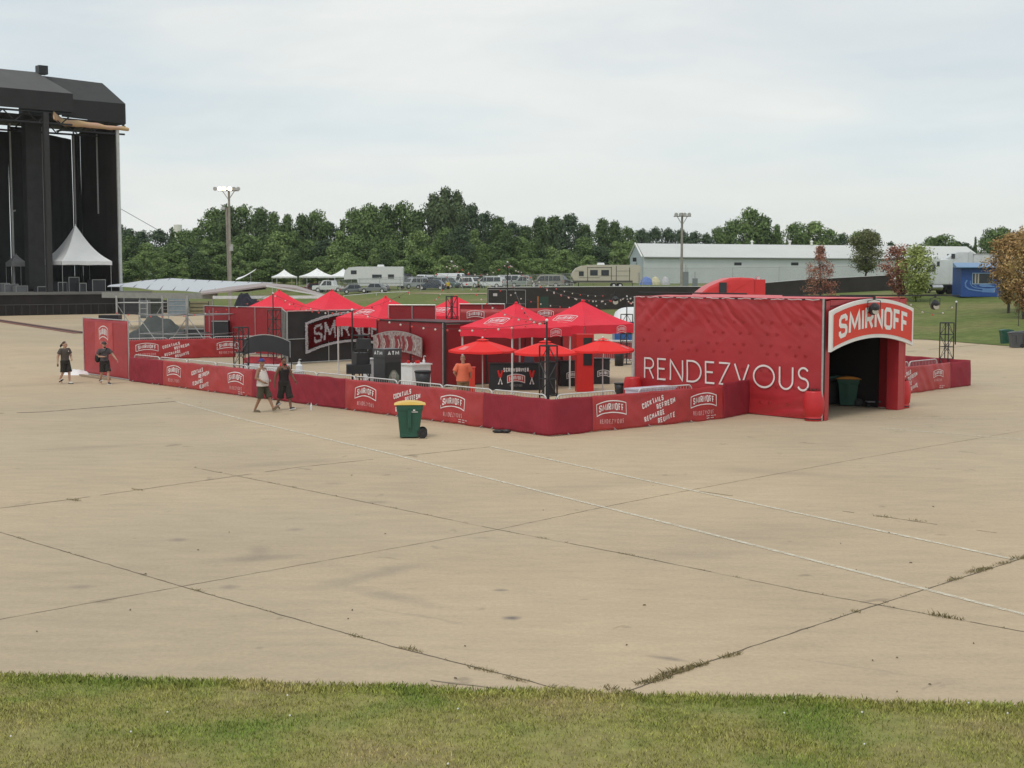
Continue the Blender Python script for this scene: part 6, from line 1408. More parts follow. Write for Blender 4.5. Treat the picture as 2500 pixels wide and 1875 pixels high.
V_ = [(806, 166, 5.4, 1.9, 1.95, 2.9, WHP, 'white crew cab pickup parked left of the white camper', 'pickup'), (996, 175, 4.8, 1.85, 1.9, -1.0, DK, 'black sport utility car behind the silver pickup', 'suv', True),
      (1010, 166, 4.9, 1.75, 1.9, -2.5, SIL, 'silver car parked nose out at the rear of the white camper', 'suv'), (1035, 178, 4.8, 1.95, 1.9, -2.0, WHP, 'white van with dark glass in the second row behind the silver car', 'van'),
      (1046, 170, 4.8, 1.8, 1.95, -2.6, BLG, 'pale blue minivan parked behind the dark blue car', 'mini'), (1056, 161.5, 4.7, 1.62, 1.85, 2.95, NAV, 'dark blue car nearest the fence in the middle of the row', 'sedan'),
      (1076, 177, 4.8, 2.0, 1.9, -2.2, WHP, 'white sport utility car half hidden behind the dark blue car', 'suv'), (1090, 166, 4.6, 1.75, 1.85, -.6, TEAL, 'dark teal car tucked beside the white cargo van', 'suv'),
      (1110, 168, 5.6, 2.35, 2.0, -.35, WHP, 'long white cargo van in the middle of the row', 'van'), (1153, 165, 4.6, 1.75, 1.9, -.75, WHP, 'white car with a black roof box parked right of the cargo van', 'suv', True),
      (1196, 164, 5.0, 1.8, 1.95, 2.75, WHP, 'white minivan right of the car with the black roof box', 'mini'), (1234, 166, 5.3, 1.95, 1.95, 2.9, WHP, 'white pickup with a covered bed beside the tallest pole', 'cap'),
      (1262, 170, 4.9, 1.9, 1.9, -2.3, WHP, 'white car directly behind the covered white pickup', 'suv'), (1284, 164, 5.2, 1.8, 1.95, 2.9, (.30, .33, .31), 'grey-green pickup between the white pickup and the brown one', 'pickup'),
      (1333, 160, 5.4, 1.9, 1.95, 2.95, (.26, .25, .21), 'greyish brown pickup loaded with gear left of the beige camper', 'cap'), (1368, 168, 4.6, 1.7, 1.85, -.4, DK, 'dark car just in front of the nose of the beige camper', 'sedan'), (868, 158, 4.5, 1.45, 1.8, .15, (.16, .17, .18), 'grey car parked beside the front wheels of the white camper', 'sedan'),
      (914, 157.5, 4.4, 1.5, 1.8, 3.0, (.24, .25, .26), 'light grey car before the middle of the white camper', 'sedan'), (770, 168, 4.6, 1.5, 1.8, .3, (.20, .06, .05), 'dark red car far left behind the red canopy peaks', 'sedan')]
for v in V_: vehicle(v[0], v[1], v[2], v[3], v[4], v[5], v[6], v[7], v[8], rack=len(v) > 9)
def camper(px0, px1, d, H_, label, col, stripe, wins, nose, ac, door=None, tandem=True, flip=1):
    p0, p1 = OG(px0, d), OG(px1, d); L_ = (p1-p0).length; W_ = 2.5; c = (p0+p1)/2; c.z = gz(c.x, c.y); rz = math.atan2(p1.y-p0.y, p1.x-p0.x)
    e = empty('camper_trailer', c, label, 'camper', None, rz); x0, x1 = -L_/2, L_/2; z0 = .75
    pr = [(x+x0, z) for x, z in nose]+[(x1-.15, H_-.02), (x1, H_-.2), (x1, z0)]
    m = MB(); n = len(pr); m.add([(x, -W_/2, z) for x, z in pr]+[(x, W_/2, z) for x, z in pr], [tuple(range(n-1, -1, -1)), tuple(range(n, 2*n))]+[(i, (i+1) % n, n+(i+1) % n, n+i) for i in range(n)])
    m.build('body', mat('camper_'+str(int(col[0]*100)), col, .4, .04), e, world=False)
    for x, z, w, h in wins:
        MB().box((x0+x, -W_/2-.01, z), (w+.1, .03, h+.1)).build('window_frame', mat('frame_dark', (.06, .06, .06), .5), e, world=False); MB().box((x0+x, -W_/2-.03, z), (w, .03, h)).build('window', GLASS, e, world=False)
    for a, b, z, h, cc in stripe: MB().box((x0+(a+b)/2, -W_/2-.012, z), (b-a, .02, h)).build('stripe', mat('stripe_%d' % int(cc[0]*1000), cc, .5), e, world=False)
    for x in ac: MB().box((x0+x, 0, H_+.14), (1.1, .8, .30), taper=.8).build('roof_unit', WPL, e, world=False)
    for x in ((L_*.62, L_*.71) if tandem else (L_*.65,)):
        for s in (-1, 1): w = MB(); w.tube((x0+x, s*(W_/2-.25), .38), (x0+x, s*(W_/2+.0), .38), .38, n=16); wo = w.build('wheel', TYRE, e, world=False); MB().tube((x0+x, s*(W_/2+.0), .38), (x0+x, s*(W_/2+.02), .38), .2, n=10).build('rim', GALW, wo, world=False)
    m = MB(); m.tube((x0+1.0, 0, .8), (x0-.6, 0, .7), .06); m.tube((x0+1.2, 0, .8), (x0+1.2, 0, 0), .05); m.tube((x1-1, .8, .8), (x1-1, .8, 0), .05); m.build('hitch', BLK, e, world=False)
    if door: MB().box((x0+door, -W_/2-.015, 1.75), (.75, .03, 1.95)).build('door', mat('door_pale', tuple(q*.9 for q in col), .5), e, world=False)
    return e
camper(841, 985, 164, 3.75, 'long white fifth-wheel camper parked left of the row of cars', (.68, .69, .68), [(0, 9.2, 1.15, .10, (.35, .36, .36)), (2.4, 9.2, 1.75, .04, (.5, .5, .5))],
       [(1.6, 2.85, .8, .5), (5.2, 2.2, 1.4, .5), (7.4, 2.2, .85, .55)], [(2.3, .75), (2.1, 1.75), (.1, 1.75), (.05, 2.3), (.25, 3.1), (.8, 3.6), (2.2, 3.73)], (5.7,))
camper(1392, 1562, 151, 3.35, 'beige camper trailer with curved nose and dark graphics left of the warehouse', (.52, .47, .38), [(0.3, 8.9, .95, .28, (.10, .09, .08)), (2.4, 2.5, 2.0, 2.1, (.12, .10, .08)), (5.8, 5.9, 2.1, 1.9, (.12, .10, .08)), (2.4, 5.9, 2.95, .08, (.12, .10, .08)), (6.5, 6.6, 2.1, 2.2, (.12, .10, .08)), (1.2, 4.2, 1.50, .05, (.15, .12, .10)), (4.0, 8.4, 1.75, .05, (.15, .12, .10)), (.6, 1.8, 2.45, .05, (.15, .12, .10)), (6.6, 8.6, 2.45, .05, (.15, .12, .10)), (8.4, 8.5, 2.0, 1.9, (.12, .10, .08))],
       [(1.55, 2.05, .6, .55), (3.35, 2.2, 1.0, .7), (4.95, 2.2, 1.0, .7)], [(1.3, .75), (.6, 1.0), (.15, 1.7), (.3, 2.3), (.8, 2.85), (1.6, 3.2), (2.6, 3.33)], (4.4,))
# white party tents at the tree edge
for px, d, hw, yt, ye, lb in ((694, 172, 1.9, 658, 675, 'white peaked party tent left of the white pickup'), (774, 168, 2.6, 655, 674, 'wider white peaked party tent left of the white camper'), (838, 176, 2.3, 656, 674, 'white peaked party tent partly behind the front of the white camper'), (905, 182, 2.0, 656, 668, 'white tent peak showing over the roof of the white camper')):
    p = OG(px, d); canopy(Vector((p.x, p.y, 0)), hw*.9, zat(ye, d), zat(yt, d), .25, .4, lb, (), group='white party tents', tone=mat('party_white', (.85, .85, .84), .6), foot=False, name='party_tent', conc=.16)
p = OG(590, 165); e = empty('tilted_canopy', p, 'white canopy sheet tilted steeply at the tree edge right of the lit pole', 'canopy'); m = MB()
m.grid(lambda u, v: Vector((X(575+45*u, 165), p.y+2*v, zat(683-22*u**1.4, 165)+.35*v)), 8, 3); m.build('sheet', WCAN, e).modifiers.new('t', 'SOLIDIFY').thickness = .05
MB().tube((X(612, 165), p.y, p.z), (X(612, 165), p.y, zat(668, 165)), .04).build('leg', GALV, e)
# semi tractor roof above the tunnel
def semi(c, rz, col, label, sleeper_h=4.0, box=None, grill=True):
    e = empty('semi_truck', c, label, 'truck', None, rz); P = mat('semi_%d_%d' % (int(col[0]*100), int(col[1]*100)), col, .35, .05)
    hh = sleeper_h; pr = [(-1.9, 1.0), (3.2, 1.0), (3.3, 1.5), (3.15, 2.0), (1.6, 2.25), (1.05, 2.95), (.72, 3.35), (.3, 3.68), (-.2, 3.92), (-.7, hh-.03), (-1.2, hh), (-1.9, hh-.04)]
    tw = lambda z: 1.22-max(0, z-2.9)*.12; m = MB(); n = len(pr); m.add([(x, -tw(z), z) for x, z in pr]+[(x, tw(z), z) for x, z in pr], [tuple(range(n-1, -1, -1)), tuple(range(n, 2*n))]+[(i, (i+1) % n, n+(i+1) % n, n+i) for i in range(n)])
    q = m.build('cab', P, e, world=False); q.modifiers.new('b', 'BEVEL').width = .10; q.modifiers['b'].segments = 3
    for s in (-1, 1):
        w = MB(); w.add([(.05, s*1.235, 2.3), (1.15, s*1.235, 2.3), (.75, s*1.215, 2.95), (.05, s*1.215, 2.95)], [(0, 1, 2, 3)]); w.build('side_window', GLASS, e, world=False)
        MB().box((-.35, s*1.16, hh-.48), (.36, .05, .48)).build('sleeper_window', GLASS, e, world=False)
        MB().box((-2.15, s*1.0, hh/2+.6), (.5, .06, hh-1.4)).build('side_fairing', P, e, world=False)
        MB().tube((-2.1, s*.9, 1.2), (-2.1, s*.9, hh+.0), .08).build('exhaust', GALW, e, world=False)
        MB().tube((-.9, s*1.05, .75), (.5, s*1.05, .75), .32, n=16).build('fuel_tank', mat('chrome', (.55, .55, .56), .2, metal=.9), e, world=False)
        MB().box((1.35, s*1.42, 2.4), (.1, .2, .6)).build('mirror', BLK, e, world=False)
        for x in (2.2, -3.0, -4.2): w = MB(); w.tube((x, s*.85, .52), (x, s*1.18, .52), .52, n=18); wo = w.build('wheel', TYRE, e, world=False); MB().tube((x, s*1.19, .52), (x, s*1.2, .52), .28, n=12).build('rim', GALW, wo, world=False)
    w = MB(); w.add([(1.56, -1.0, 2.3), (1.56, 1.0, 2.3), (1.0, .95, 2.98), (1.0, -.95, 2.98)], [(0, 1, 2, 3)]); w.build('windshield', GLASS, e, world=False)
    MB().box((-1.8, 0, .85), (7.4, .9, .3)).build('chassis', BLK, e, world=False)
    if box:
        MB().box((-2.4-box/2, 0, 2.55), (box, 2.5, 2.8)).build('trailer_box', mat('trailer_white', (.62, .63, .65), .5), e, world=False); MB().box((-2.4-box/2, 0, 4.0), (box+.1, 2.54, .12)).build('trailer_rim', GALV, e, world=False)
    return e
c = VY(1736, 67); semi(c+Vector((0, 0, .28)), pi+.02, (.62, .03, .03), 'bright red semi tractor whose sleeper roof shows above the tunnel', 4.12)
# blue and white van beside the tunnel
c = VY(1556, 84); e = empty('blue_van', c, 'blue van with a rounded white roof seen between canopy and tunnel', 'van'); MB().box(c+UP*.98, (2.9, 2, 1.5)).build('body', mat('van_blue', (.03, .11, .32), .3), e)
m = MB(); m.grid(lambda u, v: c+Vector((-1.5+3.0*u, -1.05+2.1*v, 1.72+.86*(1-(abs(2*u-1))**4)**.5*(1-(abs(2*v-1))**4)**.4)), 16, 12); m.build('roof', WPL, e, smooth=True)
for x in (-.95, .95): MB().tube(c+Vector((x, -1.05, .35)), c+Vector((x, -.8, .35)), .35, n=16).build('wheel', TYRE, e)
MB().box(c+Vector((-.6, -1.01, 1.25)), (.9, .03, .5)).build('window', GLASS, e)
# trucks behind the booth
c = OG(2312, 108); semi(c, pi-.12, (.60, .62, .63), 'tall white semi truck with a box trailer behind the blue booth', 4.3, box=9)
m = MB(); q = OG(2300, 104)
c = OG(2262, 103); semi(c, pi+.5, (.72, .74, .72), 'white semi tractor partly hidden behind the green and yellow tree', 3.5)
# blue ticket booth
c = OG(2396, 98); c.z = 2.55; zb0_ = c.z-.05; e = empty('ticket_booth', c, 'blue ticket booth with pale wave graphics on the grass crest', 'booth'); BLU = mat('booth_blue', (.022, .075, .28), .5, .06, 2)
x0_, x1_ = X(2347, 98), X(2443, 98); y_ = 98*K; hz_ = 2.75; MB().box(((x0_+x1_)/2, y_+1.3, zb0_+hz_/2), (x1_-x0_, 2.6, hz_)).build('wall', BLU, e)
x2_ = X(2483, 98); m = MB(); m.add([(x1_, y_, zb0_), (x2_, y_+1.9, zb0_), (x2_, y_+1.9, zb0_+hz_), (x1_, y_, zb0_+hz_)], [(0, 1, 2, 3)]); MB().box(((x1_+x2_)/2, y_+1.0, zb0_+.65), (x2_-x1_, 1.4, 1.3)).build('side_counter', mat('booth_greyblue', (.16, .22, .27), .5), e)
rf = MB(); rf.add([(x0_-.6, y_-.5, zb0_+hz_+.02), (x1_+.4, y_-.5, zb0_+hz_+.02), (x1_+.3, y_+2.9, zb0_+hz_+.45), (x0_+.1, y_+2.9, zb0_+hz_+.45), (x0_-.6, y_-.5, zb0_+hz_-.06), (x1_+.4, y_-.5, zb0_+hz_-.06), (x1_+.3, y_+2.9, zb0_+hz_), (x0_+.1, y_+2.9, zb0_+hz_)], [(0, 1, 2, 3), (4, 5, 1, 0), (5, 6, 2, 1), (6, 7, 3, 2), (7, 4, 0, 3), (7, 6, 5, 4)]); rf.build('roof', mat('roof_blue', (.13, .25, .44), .4), e)
FBo = lambda u, v, o=0: Vector((x0_+u, y_-.01-o, zb0_+v))
wx0, wx1 = X(2374, 98)-x0_, X(2424, 98)-x0_; wz0, wz1 = zat(693, 98)-zb0_, zat(667, 98)-zb0_
m = MB(); m.add([FBo(wx0, wz0, .02), FBo(wx1, wz0, .02), FBo(wx1, wz1, .02), FBo(wx0, wz1, .02)], [(0, 1, 2, 3)]); wn = m.build('window', GLASS, e)
m = MB(); ribbon(m, [(wx0, wz0), (wx1, wz0), (wx1, wz1), (wx0, wz1), (wx0, wz0)], .09, FBo, 0, 9, .04); m.build('window_frame', mat('frame_pale', (.25, .36, .52), .5), e)
m = MB()
for k in (.28, .55): m.box(FBo(wx0+k, (wz0+wz1)/2, .035), (.14, .03, wz1-wz0-.1))
m.build('blind', mat('blind', (.40, .38, .33), .6), e)
PB = mat('wave_blue', (.12, .24, .50), .5); m = MB()
def crv(x, z, k): return [(x+.0+(1-cos(t_*pi/2))*1.1*k+t_*1.0, z-.95*sin(t_*pi/2)*k) for t_ in [i/8 for i in range(9)]]
ribbon(m, [(.55, 1.55), (.38, 1.25), (.42, .95), (.75, .70), (1.4, .58), (2.2, .50), (3.0, .45)], .13, FBo, 0, 9, .02); ribbon(m, [(.85, 1.5), (.86, 1.2), (1.05, .95), (1.4, .82), (3.1, .66)], .09, FBo, 0, 9, .022); ribbon(m, [(1.25, 1.22), (1.3, 1.05), (1.5, .93)], .07, FBo, 0, 9, .024)
m.add([FBo(*q, .026) for q in ((1.65, 1.0), (1.75, 1.18), (2.1, 1.25), (3.1, .98), (3.2, .90), (2.0, .90))], [tuple(range(6))]); m.add([FBo(*q, .018) for q in ((2.0, .42), (3.15, .36), (3.25, .84), (2.0, .70))], [(0, 1, 2, 3)]); m.build('wave_graphic', PB, e)
# ---------------------------------------------------------------- warehouse
dW_, hE, hR = 178, zat(627, 178), zat(595.5, 186)
NC, FC = VY(1570, 178*K), VY(1537, 190*K); RE_ = VY(2396, 190*K); RB_ = RE_+(FC-NC)
e = empty('warehouse', NC, 'long low white metal warehouse with a pitched roof beyond the fence', 'warehouse'); gb = 2.4
WLM = mat('siding_white', (.56, .59, .59), .5, .05, .3); m = MB()
m.add([NC+UP*gb, RE_+UP*gb, RE_+UP*(zat(633, 190)), NC+UP*hE], [(0, 1, 2, 3)]); m.build('front_wall', WLM, e)
MID = (NC+FC)/2; MR = (RE_+RB_)/2; zre = zat(603, 198)
m = MB(); m.add([FC+UP*gb, NC+UP*gb, NC+UP*hE, MID+UP*hR, FC+UP*hE], [(0, 1, 2, 3, 4)]); m.build('gable_wall', mat('gable_blue', (.50, .56, .60), .5, .04), e); m = MB(); m.add([RE_+UP*gb, RB_+UP*gb, RB_+UP*zat(633, 190), MR+UP*zre, RE_+UP*zat(633, 190)], [(0, 1, 2, 3, 4)]); m.build('gable_wall', mat('gable_blue', (.50, .56, .60), .5, .04), e)
m = MB(); o = (NC-MID).normalized()*.4; m.add([NC+o+UP*(hE-.02), RE_+o+UP*(zat(633, 190)-.02), MR+UP*zre, MID+UP*hR], [(0, 1, 2, 3)]); m.add([MID+UP*hR, MR+UP*zre, RB_+UP*zat(633, 190), FC+UP*hE], [(0, 1, 2, 3)]); rf = m.build('roof', mat('roof_metal', (.60, .60, .57), .4, .05, .2), e); rf.modifiers.new('t', 'SOLIDIFY').thickness = .08
m = MB(); m.tube(NC+o+UP*(hE-.1), RE_+o+UP*(zat(633, 190)-.1), .12, n=4); m.build('gutter', mat('gutter', (.30, .31, .31), .5), e)
m = MB(); ya = NC-Vector((.3, .3, 0)); m.tube(MID+Vector((-.3, -.3, hR+.05)), NC+Vector((-.3, -.5, hE)), .14, n=4); m.tube(MID+Vector((-.3, -.3, hR+.05)), FC+Vector((-.3, 0, hE)), .14, n=4); m.build('gable_trim', WHS, e)
for px, py in ((1552, 634), (1561, 646)): MB().box(VY(px, 184*K)+Vector((-.3, 0, zat(py, 184))), (.6, .3, .7)).build('vent', BLK, e)
for px in (1803, 1942): MB().box(VY(px, 177*K)+Vector((0, 1.5, zat(644.5, 178))), (1.2, .4, .5)).build('wall_lamp', BLK, e)
for px in (1833, 1925, 1978): MB().lathe([(.2, 0), (.2, .5), (.35, .6), (.1, .8)], VY(px, 190*K)+UP*(hR-.1), 8).build('roof_vent', WHS, e)
# clutter line before the warehouse
for i, (px, w, col, lb) in enumerate(((1578, 2.4, (.12, .2, .5), 'small blue tent before the warehouse corner'), (1600, 1.8, (.6, .55, .35), 'pale yellow tent before the warehouse'), (1625, 1.5, (.5, .5, .52), 'light grey tent before the warehouse'), (1850, 1.7, (.5, .2, .22), 'pink tent behind the fence near the red sapling'), (1812, 1.6, (.3, .32, .3), 'grey tent behind the fence before the warehouse'), (2100, 2.2, (.28, .33, .33), 'grey-green shrub-like tent behind the fence below the round tree'))):
    p = OG(px, 166); tag(MB().lathe([(w/2, 0), (w/2*.9, .5), (w/4, 1.1), (.05, 1.35)], p, 8).build('small_tent', mat('tent_%d' % i, col, .7)), lb, 'tent', 'small tents before the warehouse')
# ---------------------------------------------------------------- floodlight poles
def flood(px, d, ztop, w, label, lit=False, twin=False):
    p = OG(px, d); e = empty('floodlight_pole', p, label, 'floodlight'); MB().tube(p, Vector((p.x, p.y, ztop)), .20, n=10, r2=.13).build('pole', WOOD, e)
    if twin: MB().tube(p+Vector((-.15, .4, 0)), Vector((p.x-.42, p.y+.4, ztop-2.1)), .19, n=10, r2=.14).build('second_pole', WOOD, e); MB().box((p.x-.75, p.y+.25, ztop-2.2), (.45, .3, .35)).build('transformer', GALV, e)
    z = ztop-.45 if not lit else ztop-.1; MB().beam((p.x-w/2, p.y-.2, z), (p.x+w/2, p.y-.2, z), .13).beam((p.x-w*.3, p.y-.2, z), (p.x, p.y-.2, z-1.1), .08).beam((p.x+w*.3, p.y-.2, z), (p.x, p.y-.2, z-1.1), .08).build('cross_arm', WOOD, e)
    n = 6 if lit else 4
    for i in range(n):
        x = p.x-w/2+w*(i+.5)/n if not lit else p.x+(-w*.62, -.95, -.45, .25, .75, w*.5)[i]; on = lit and i in (1, 2, 3)
        h = MB(); h.lathe([(.10, 0), (.22, .10), (.25, .32)], (x, p.y-.3, z+.25), 10, R=Matrix.Rotation(radians(100), 3, 'X')); lo = h.build('lamp_head', GALV, e)
        MB().lathe([(.24, 0), (.24, .02)], (x, p.y-.66, z+.20), 12, R=Matrix.Rotation(radians(100), 3, 'X')).build('lamp_glass', mat('lamp_lit', (1, .8, .5), .3, emit=((1, .76, .42), 7)) if on else mat('lamp_off', (.5, .5, .5), .2), lo)
    if lit:
        MB().box((p.x+.25, p.y-.3, zat(608, d)), (.4, .3, .5)).box((p.x+.3, p.y-.3, zat(600, d)), (.25, .25, .3)).build('junction_box', GALV, e)
    return e
flood(562, 128, zat(466, 128), 2.5, 'tall double wooden pole with lit floodlights before the trees', True, True)
flood(1664, 134, zat(521, 134), 2.2, 'tall wooden floodlight pole with unlit lamps beside the warehouse')
for px, d, h, w, lb in ((1674, 141, 2.9, .55, 'taller grey utility cabinet with a mast behind the black fence'), (1697, 141, 1.9, .5, 'shorter grey utility cabinet right of the taller one')):
    p = OG(px, d); e = empty('utility_cabinet', p, lb, 'utility cabinet'); MB().box(p+UP*(h*.45), (w*1.3, .5, h*.9)).build('cabinet', mat('util_grey', (.20, .22, .23), .6), e); MB().tube(p+UP*h*.9, p+UP*(h+.7), .08).build('mast', GALV, e)
# distant water tank
p = VY(439, 900); tag(MB().lathe([(2.6, 0), (2.6, zat(550, 900/K)), (0.1, zat(550, 900/K)+.3)], p, 24).build('water_tank', mat('tank_pale', (.72, .70, .62), .7)), 'pale round tank showing faintly above the distant trees', 'tank')
# ---------------------------------------------------------------- trees
def leafmat(name, c1, c2, isl=.35):
    m = grass_mat(name, c1, tuple((a+b)/2 for a, b in zip(c1, c2)), c2, .35, 1.6, island=isl)
    b = m.node_tree.nodes['Principled BSDF']; b.inputs['Roughness'].default_value = .7
    return m
LDARK = leafmat('leaf_dark', (0.074, 0.114, 0.044), (0.114, 0.166, 0.059)); LMID = leafmat('leaf_mid', (0.107, 0.163, 0.055), (0.158, 0.231, 0.074)); LLT = leafmat('leaf_light', (0.158, 0.231, 0.074), (0.222, 0.296, 0.107))
LBLUE = leafmat('leaf_bluegreen', (0.062, 0.095, 0.049), (0.088, 0.128, 0.065)); LRED = leafmat('leaf_red', (.30, .10, .08), (.38, .20, .13), .4); LORG = leafmat('leaf_orange', (.34, .19, .085), (.44, .33, .14), .4); LYEL = leafmat('leaf_yellow', (.24, .30, .08), (.36, .40, .14), .35); LMAP = leafmat('leaf_maple', (.12, .15, .06), (.17, .17, .08), .35)
LTALL = leafmat('leaf_poplar', (.085, .12, .055), (.125, .165, .075)); BARK = mat('bark', (.075, .062, .050), .95, .3, 4)
def crown(seed, W_, H_, nleaf, ls, shape='round', nclump=34, gap=0.0):
    r = random.Random(seed); cl = []
    for i in range(nclump):
        for _ in range(40):
            a = r.uniform(0, 2*pi); t = r.random(); q = r.random()**.5
            if shape == 'round': w = (max(0, 1-(2*t-.95)**2))**.5
            elif shape == 'column': w = min(1, t*3.5+.25)*min(1, (1-t)*1.7+.18)
            elif shape == 'cone': w = (1-t)*.95+.05
            elif shape == 'vase': w = min(1, .25+t*1.6)*(1-max(0, t-.6)*1.3)
            else: w = .65+.35*noise.noise(Vector((t*4, a, seed)))*2 if t < .75 else (1-t)*2.6
            if w > .1: break
        cr = (.16+.14*r.random())*W_*(.75 if shape in ('cone', 'column') else 1); rad = max(0, W_/2*w*q*1.05-cr*.35)
        cl.append((Vector((cos(a)*rad, sin(a)*rad, t*H_*.92+H_*.04)), cr*(.65+.45*w)))
    vs = []; fs = []
    for i in range(nleaf):
        c, cr = cl[r.randrange(nclump)]; d = Vector((r.gauss(0, 1), r.gauss(0, 1), r.gauss(0, 1))).normalized(); k = r.random()**.45
        if d.z < -.3 and r.random() < .5: d.z = -d.z
        p = c+Vector((d.x, d.y, d.z*.8))*cr*k*(1+.25*noise.noise(d*2.5+c)); n = (d+Vector((r.gauss(0, .55), r.gauss(0, .55), r.gauss(0, .55)+.25))).normalized()
        u = n.orthogonal().normalized(); v = n.cross(u); a = r.uniform(0, pi); u, v = u*cos(a)+v*sin(a), v*cos(a)-u*sin(a); s = ls*r.uniform(.55, 1.25); j = len(vs)
        vs += [p-u*s, p-v*s*.55, p+u*s, p+v*s*.55]; fs.append((j, j+1, j+2, j+3))
    return MB().add(vs, fs), cl
def tree(loc, label, W_, H_, base, leaf, seed, shape='round', nleaf=5200, ls=.30, name='tree', cat='tree', group=None, nclump=34, tr=.22, conifer=False):
    e = empty(name, loc, label, cat, group); cm, cl = crown(seed, W_, H_-base, nleaf, ls, shape, nclump); r = random.Random(seed+5)
    o = cm.build('crown', leaf, e, world=False); o.location = (0, 0, base); t = MB(); pts = [Vector((0, 0, 0))]; n = 5; top = base+(H_-base)*.75
    for i in range(1, n+1): pts.append(Vector((r.gauss(0, .06)*W_*.3, r.gauss(0, .06)*W_*.3, top*i/n)))
    for i in range(n): t.tube(pts[i], pts[i+1], tr*(1-i/(n+1)), n=7, r2=tr*(1-(i+1)/(n+1)))
    for c, cr in cl[:14]:
        q = c+Vector((0, 0, base)); z = max(base*.8, q.z*.62); k = z/top; j = min(n-1, int(k*n)); a = pts[j].lerp(pts[j+1], k*n-j) if k < 1 else pts[-1]; t.tube(a, q, tr*.35, n=5, r2=tr*.10)
    t.build('trunk', BARK, e, world=False); return e
TG = 'trees along the far edge of the field'
proto = {}
def plant(kind, px, d, ytop, wpx, label, z=None, seed=0):
    Y = d*K; p = VY(px, Y); p.z = gz(p.x, p.y); H_ = zat(ytop, d)-p.z; W_ = wpx*Y/F_PX; spec = KIND[kind]
    if kind not in proto: proto[kind] = tree(p, label, 10.0, 14.0, spec[2], spec[0], spec[3], spec[1], nleaf=spec[4], ls=spec[5], name=spec[6], group=TG, nclump=spec[7]); o = proto[kind]
    else: o = copy_tree(proto[kind], p, label=label)
    o.location = p; o.rotation_euler = (0, 0, rnd.uniform(0, 6.28)); s = H_/14.0; w = W_/10.0; o.scale = (w, w, s); return o
KIND = {'dark': (LDARK, 'irregular', 1.0, 11, 7000, .34, 'broadleaf_tree', 46), 'mid': (LMID, 'round', .8, 23, 6500, .34, 'broadleaf_tree', 38), 'mid2': (LMID, 'column', .6, 31, 6000, .34, 'broadleaf_tree', 34), 'blue': (LBLUE, 'round', 1.0, 47, 6000, .34, 'broadleaf_tree', 34),
        'light': (LLT, 'round', .2, 53, 5200, .36, 'young_tree', 30), 'light2': (LLT, 'column', .2, 61, 5000, .36, 'young_tree', 26), 'fir': (LDARK, 'cone', .8, 71, 5000, .36, 'conifer_tree', 44), 'tall': (LTALL, 'irregular', 2.0, 83, 6000, .34, 'poplar_tree', 36)}
back = [(292, 548, 75, 'blue'), (318, 562, 70, 'blue'), (350, 566, 70, 'blue'), (392, 563, 75, 'blue'), (424, 554, 50, 'fir'), (455, 563, 80, 'mid'), (490, 556, 70, 'mid'), (528, 512, 90, 'mid'), (560, 500, 80, 'dark'), (598, 504, 80, 'mid'), (640, 508, 85, 'dark'), (672, 522, 70, 'mid2'),
        (706, 528, 60, 'mid2'), (742, 524, 70, 'dark'), (775, 516, 75, 'mid'), (808, 545, 60, 'blue'), (838, 538, 50, 'fir'), (868, 512, 80, 'mid'), (905, 502, 85, 'mid'), (945, 500, 85, 'dark'), (985, 496, 90, 'mid'), (1022, 514, 80, 'dark'), (1062, 470, 85, 'tall'), (1090, 455, 90, 'tall'), (1118, 464, 80, 'tall'),
        (1150, 502, 75, 'blue'), (1185, 522, 75, 'blue'), (1218, 530, 75, 'dark'), (1250, 545, 75, 'blue'), (1285, 552, 70, 'dark'), (1318, 530, 75, 'dark'), (1352, 528, 80, 'dark'), (1388, 526, 85, 'blue'), (1425, 548, 70, 'dark'), (1470, 534, 65, 'dark'), (1498, 540, 60, 'dark'), (1530, 556, 60, 'mid'),
        (1565, 562, 55, 'blue'), (1598, 558, 55, 'blue'), (1630, 560, 55, 'blue'), (1660, 562, 55, 'blue'), (1692, 568, 55, 'blue'), (1722, 572, 50, 'blue')]
mark_ = [(0, 'beside the white stage mast'), (335, 'left of the distant pale tank'), (410, 'under the distant pale tank'), (470, 'short of the lit pole'), (530, 'just left of the lit pole'), (560, 'directly behind the lit pole'), (600, 'just right of the lit pole'), (640, 'well right of the lit pole'), (690, 'over the left white party tent'), (740, 'over the wide white party tent'), (790, 'left of the white camper'), (840, 'over the nose of the white camper'), (880, 'over the middle of the white camper'), (930, 'over the tail of the white camper'), (985, 'over the silver car'), (1030, 'over the dark blue car'), (1075, 'over the white cargo van'), (1120, 'over the roof-box car'), (1160, 'over the white minivan'), (1205, 'over the covered pickup'), (1245, 'right of the tallest festoon pole'), (1290, 'over the grey-green pickup'), (1335, 'over the brown pickup'), (1380, 'over the nose of the beige camper'), (1425, 'over the middle of the beige camper'), (1470, 'over the tail of the beige camper'), (1515, 'at the warehouse gable'), (1550, 'over the warehouse corner'), (1600, 'left of the unlit pole'), (1640, 'behind the unlit pole'), (1680, 'right of the unlit pole'), (1730, 'over the red truck roof')]
used_ = set()
def tl(kind, px, row):
    mk = [w for a, w in mark_ if a <= px][-1]; base = {'dark': 'dark green bushy tree', 'mid': 'mid green bushy tree', 'mid2': 'slender green tree', 'blue': 'bluish green tree', 'light': 'pale green rounded tree', 'light2': 'pale green upright tree', 'fir': 'dark pointed conifer', 'tall': 'tall open-crowned poplar'}[kind]
    for pre in ('', 'leftish ', 'rightmost ', 'farther ', 'smaller '):
        s = '%s%s in the %s row %s' % (pre, base, row, mk)
        if s not in used_: used_.add(s); return s
for i, (px, y, w, k) in enumerate(back): plant(k, px, 238+rnd.uniform(-8, 10), y, w*1.12, tl(k, px, 'back'))
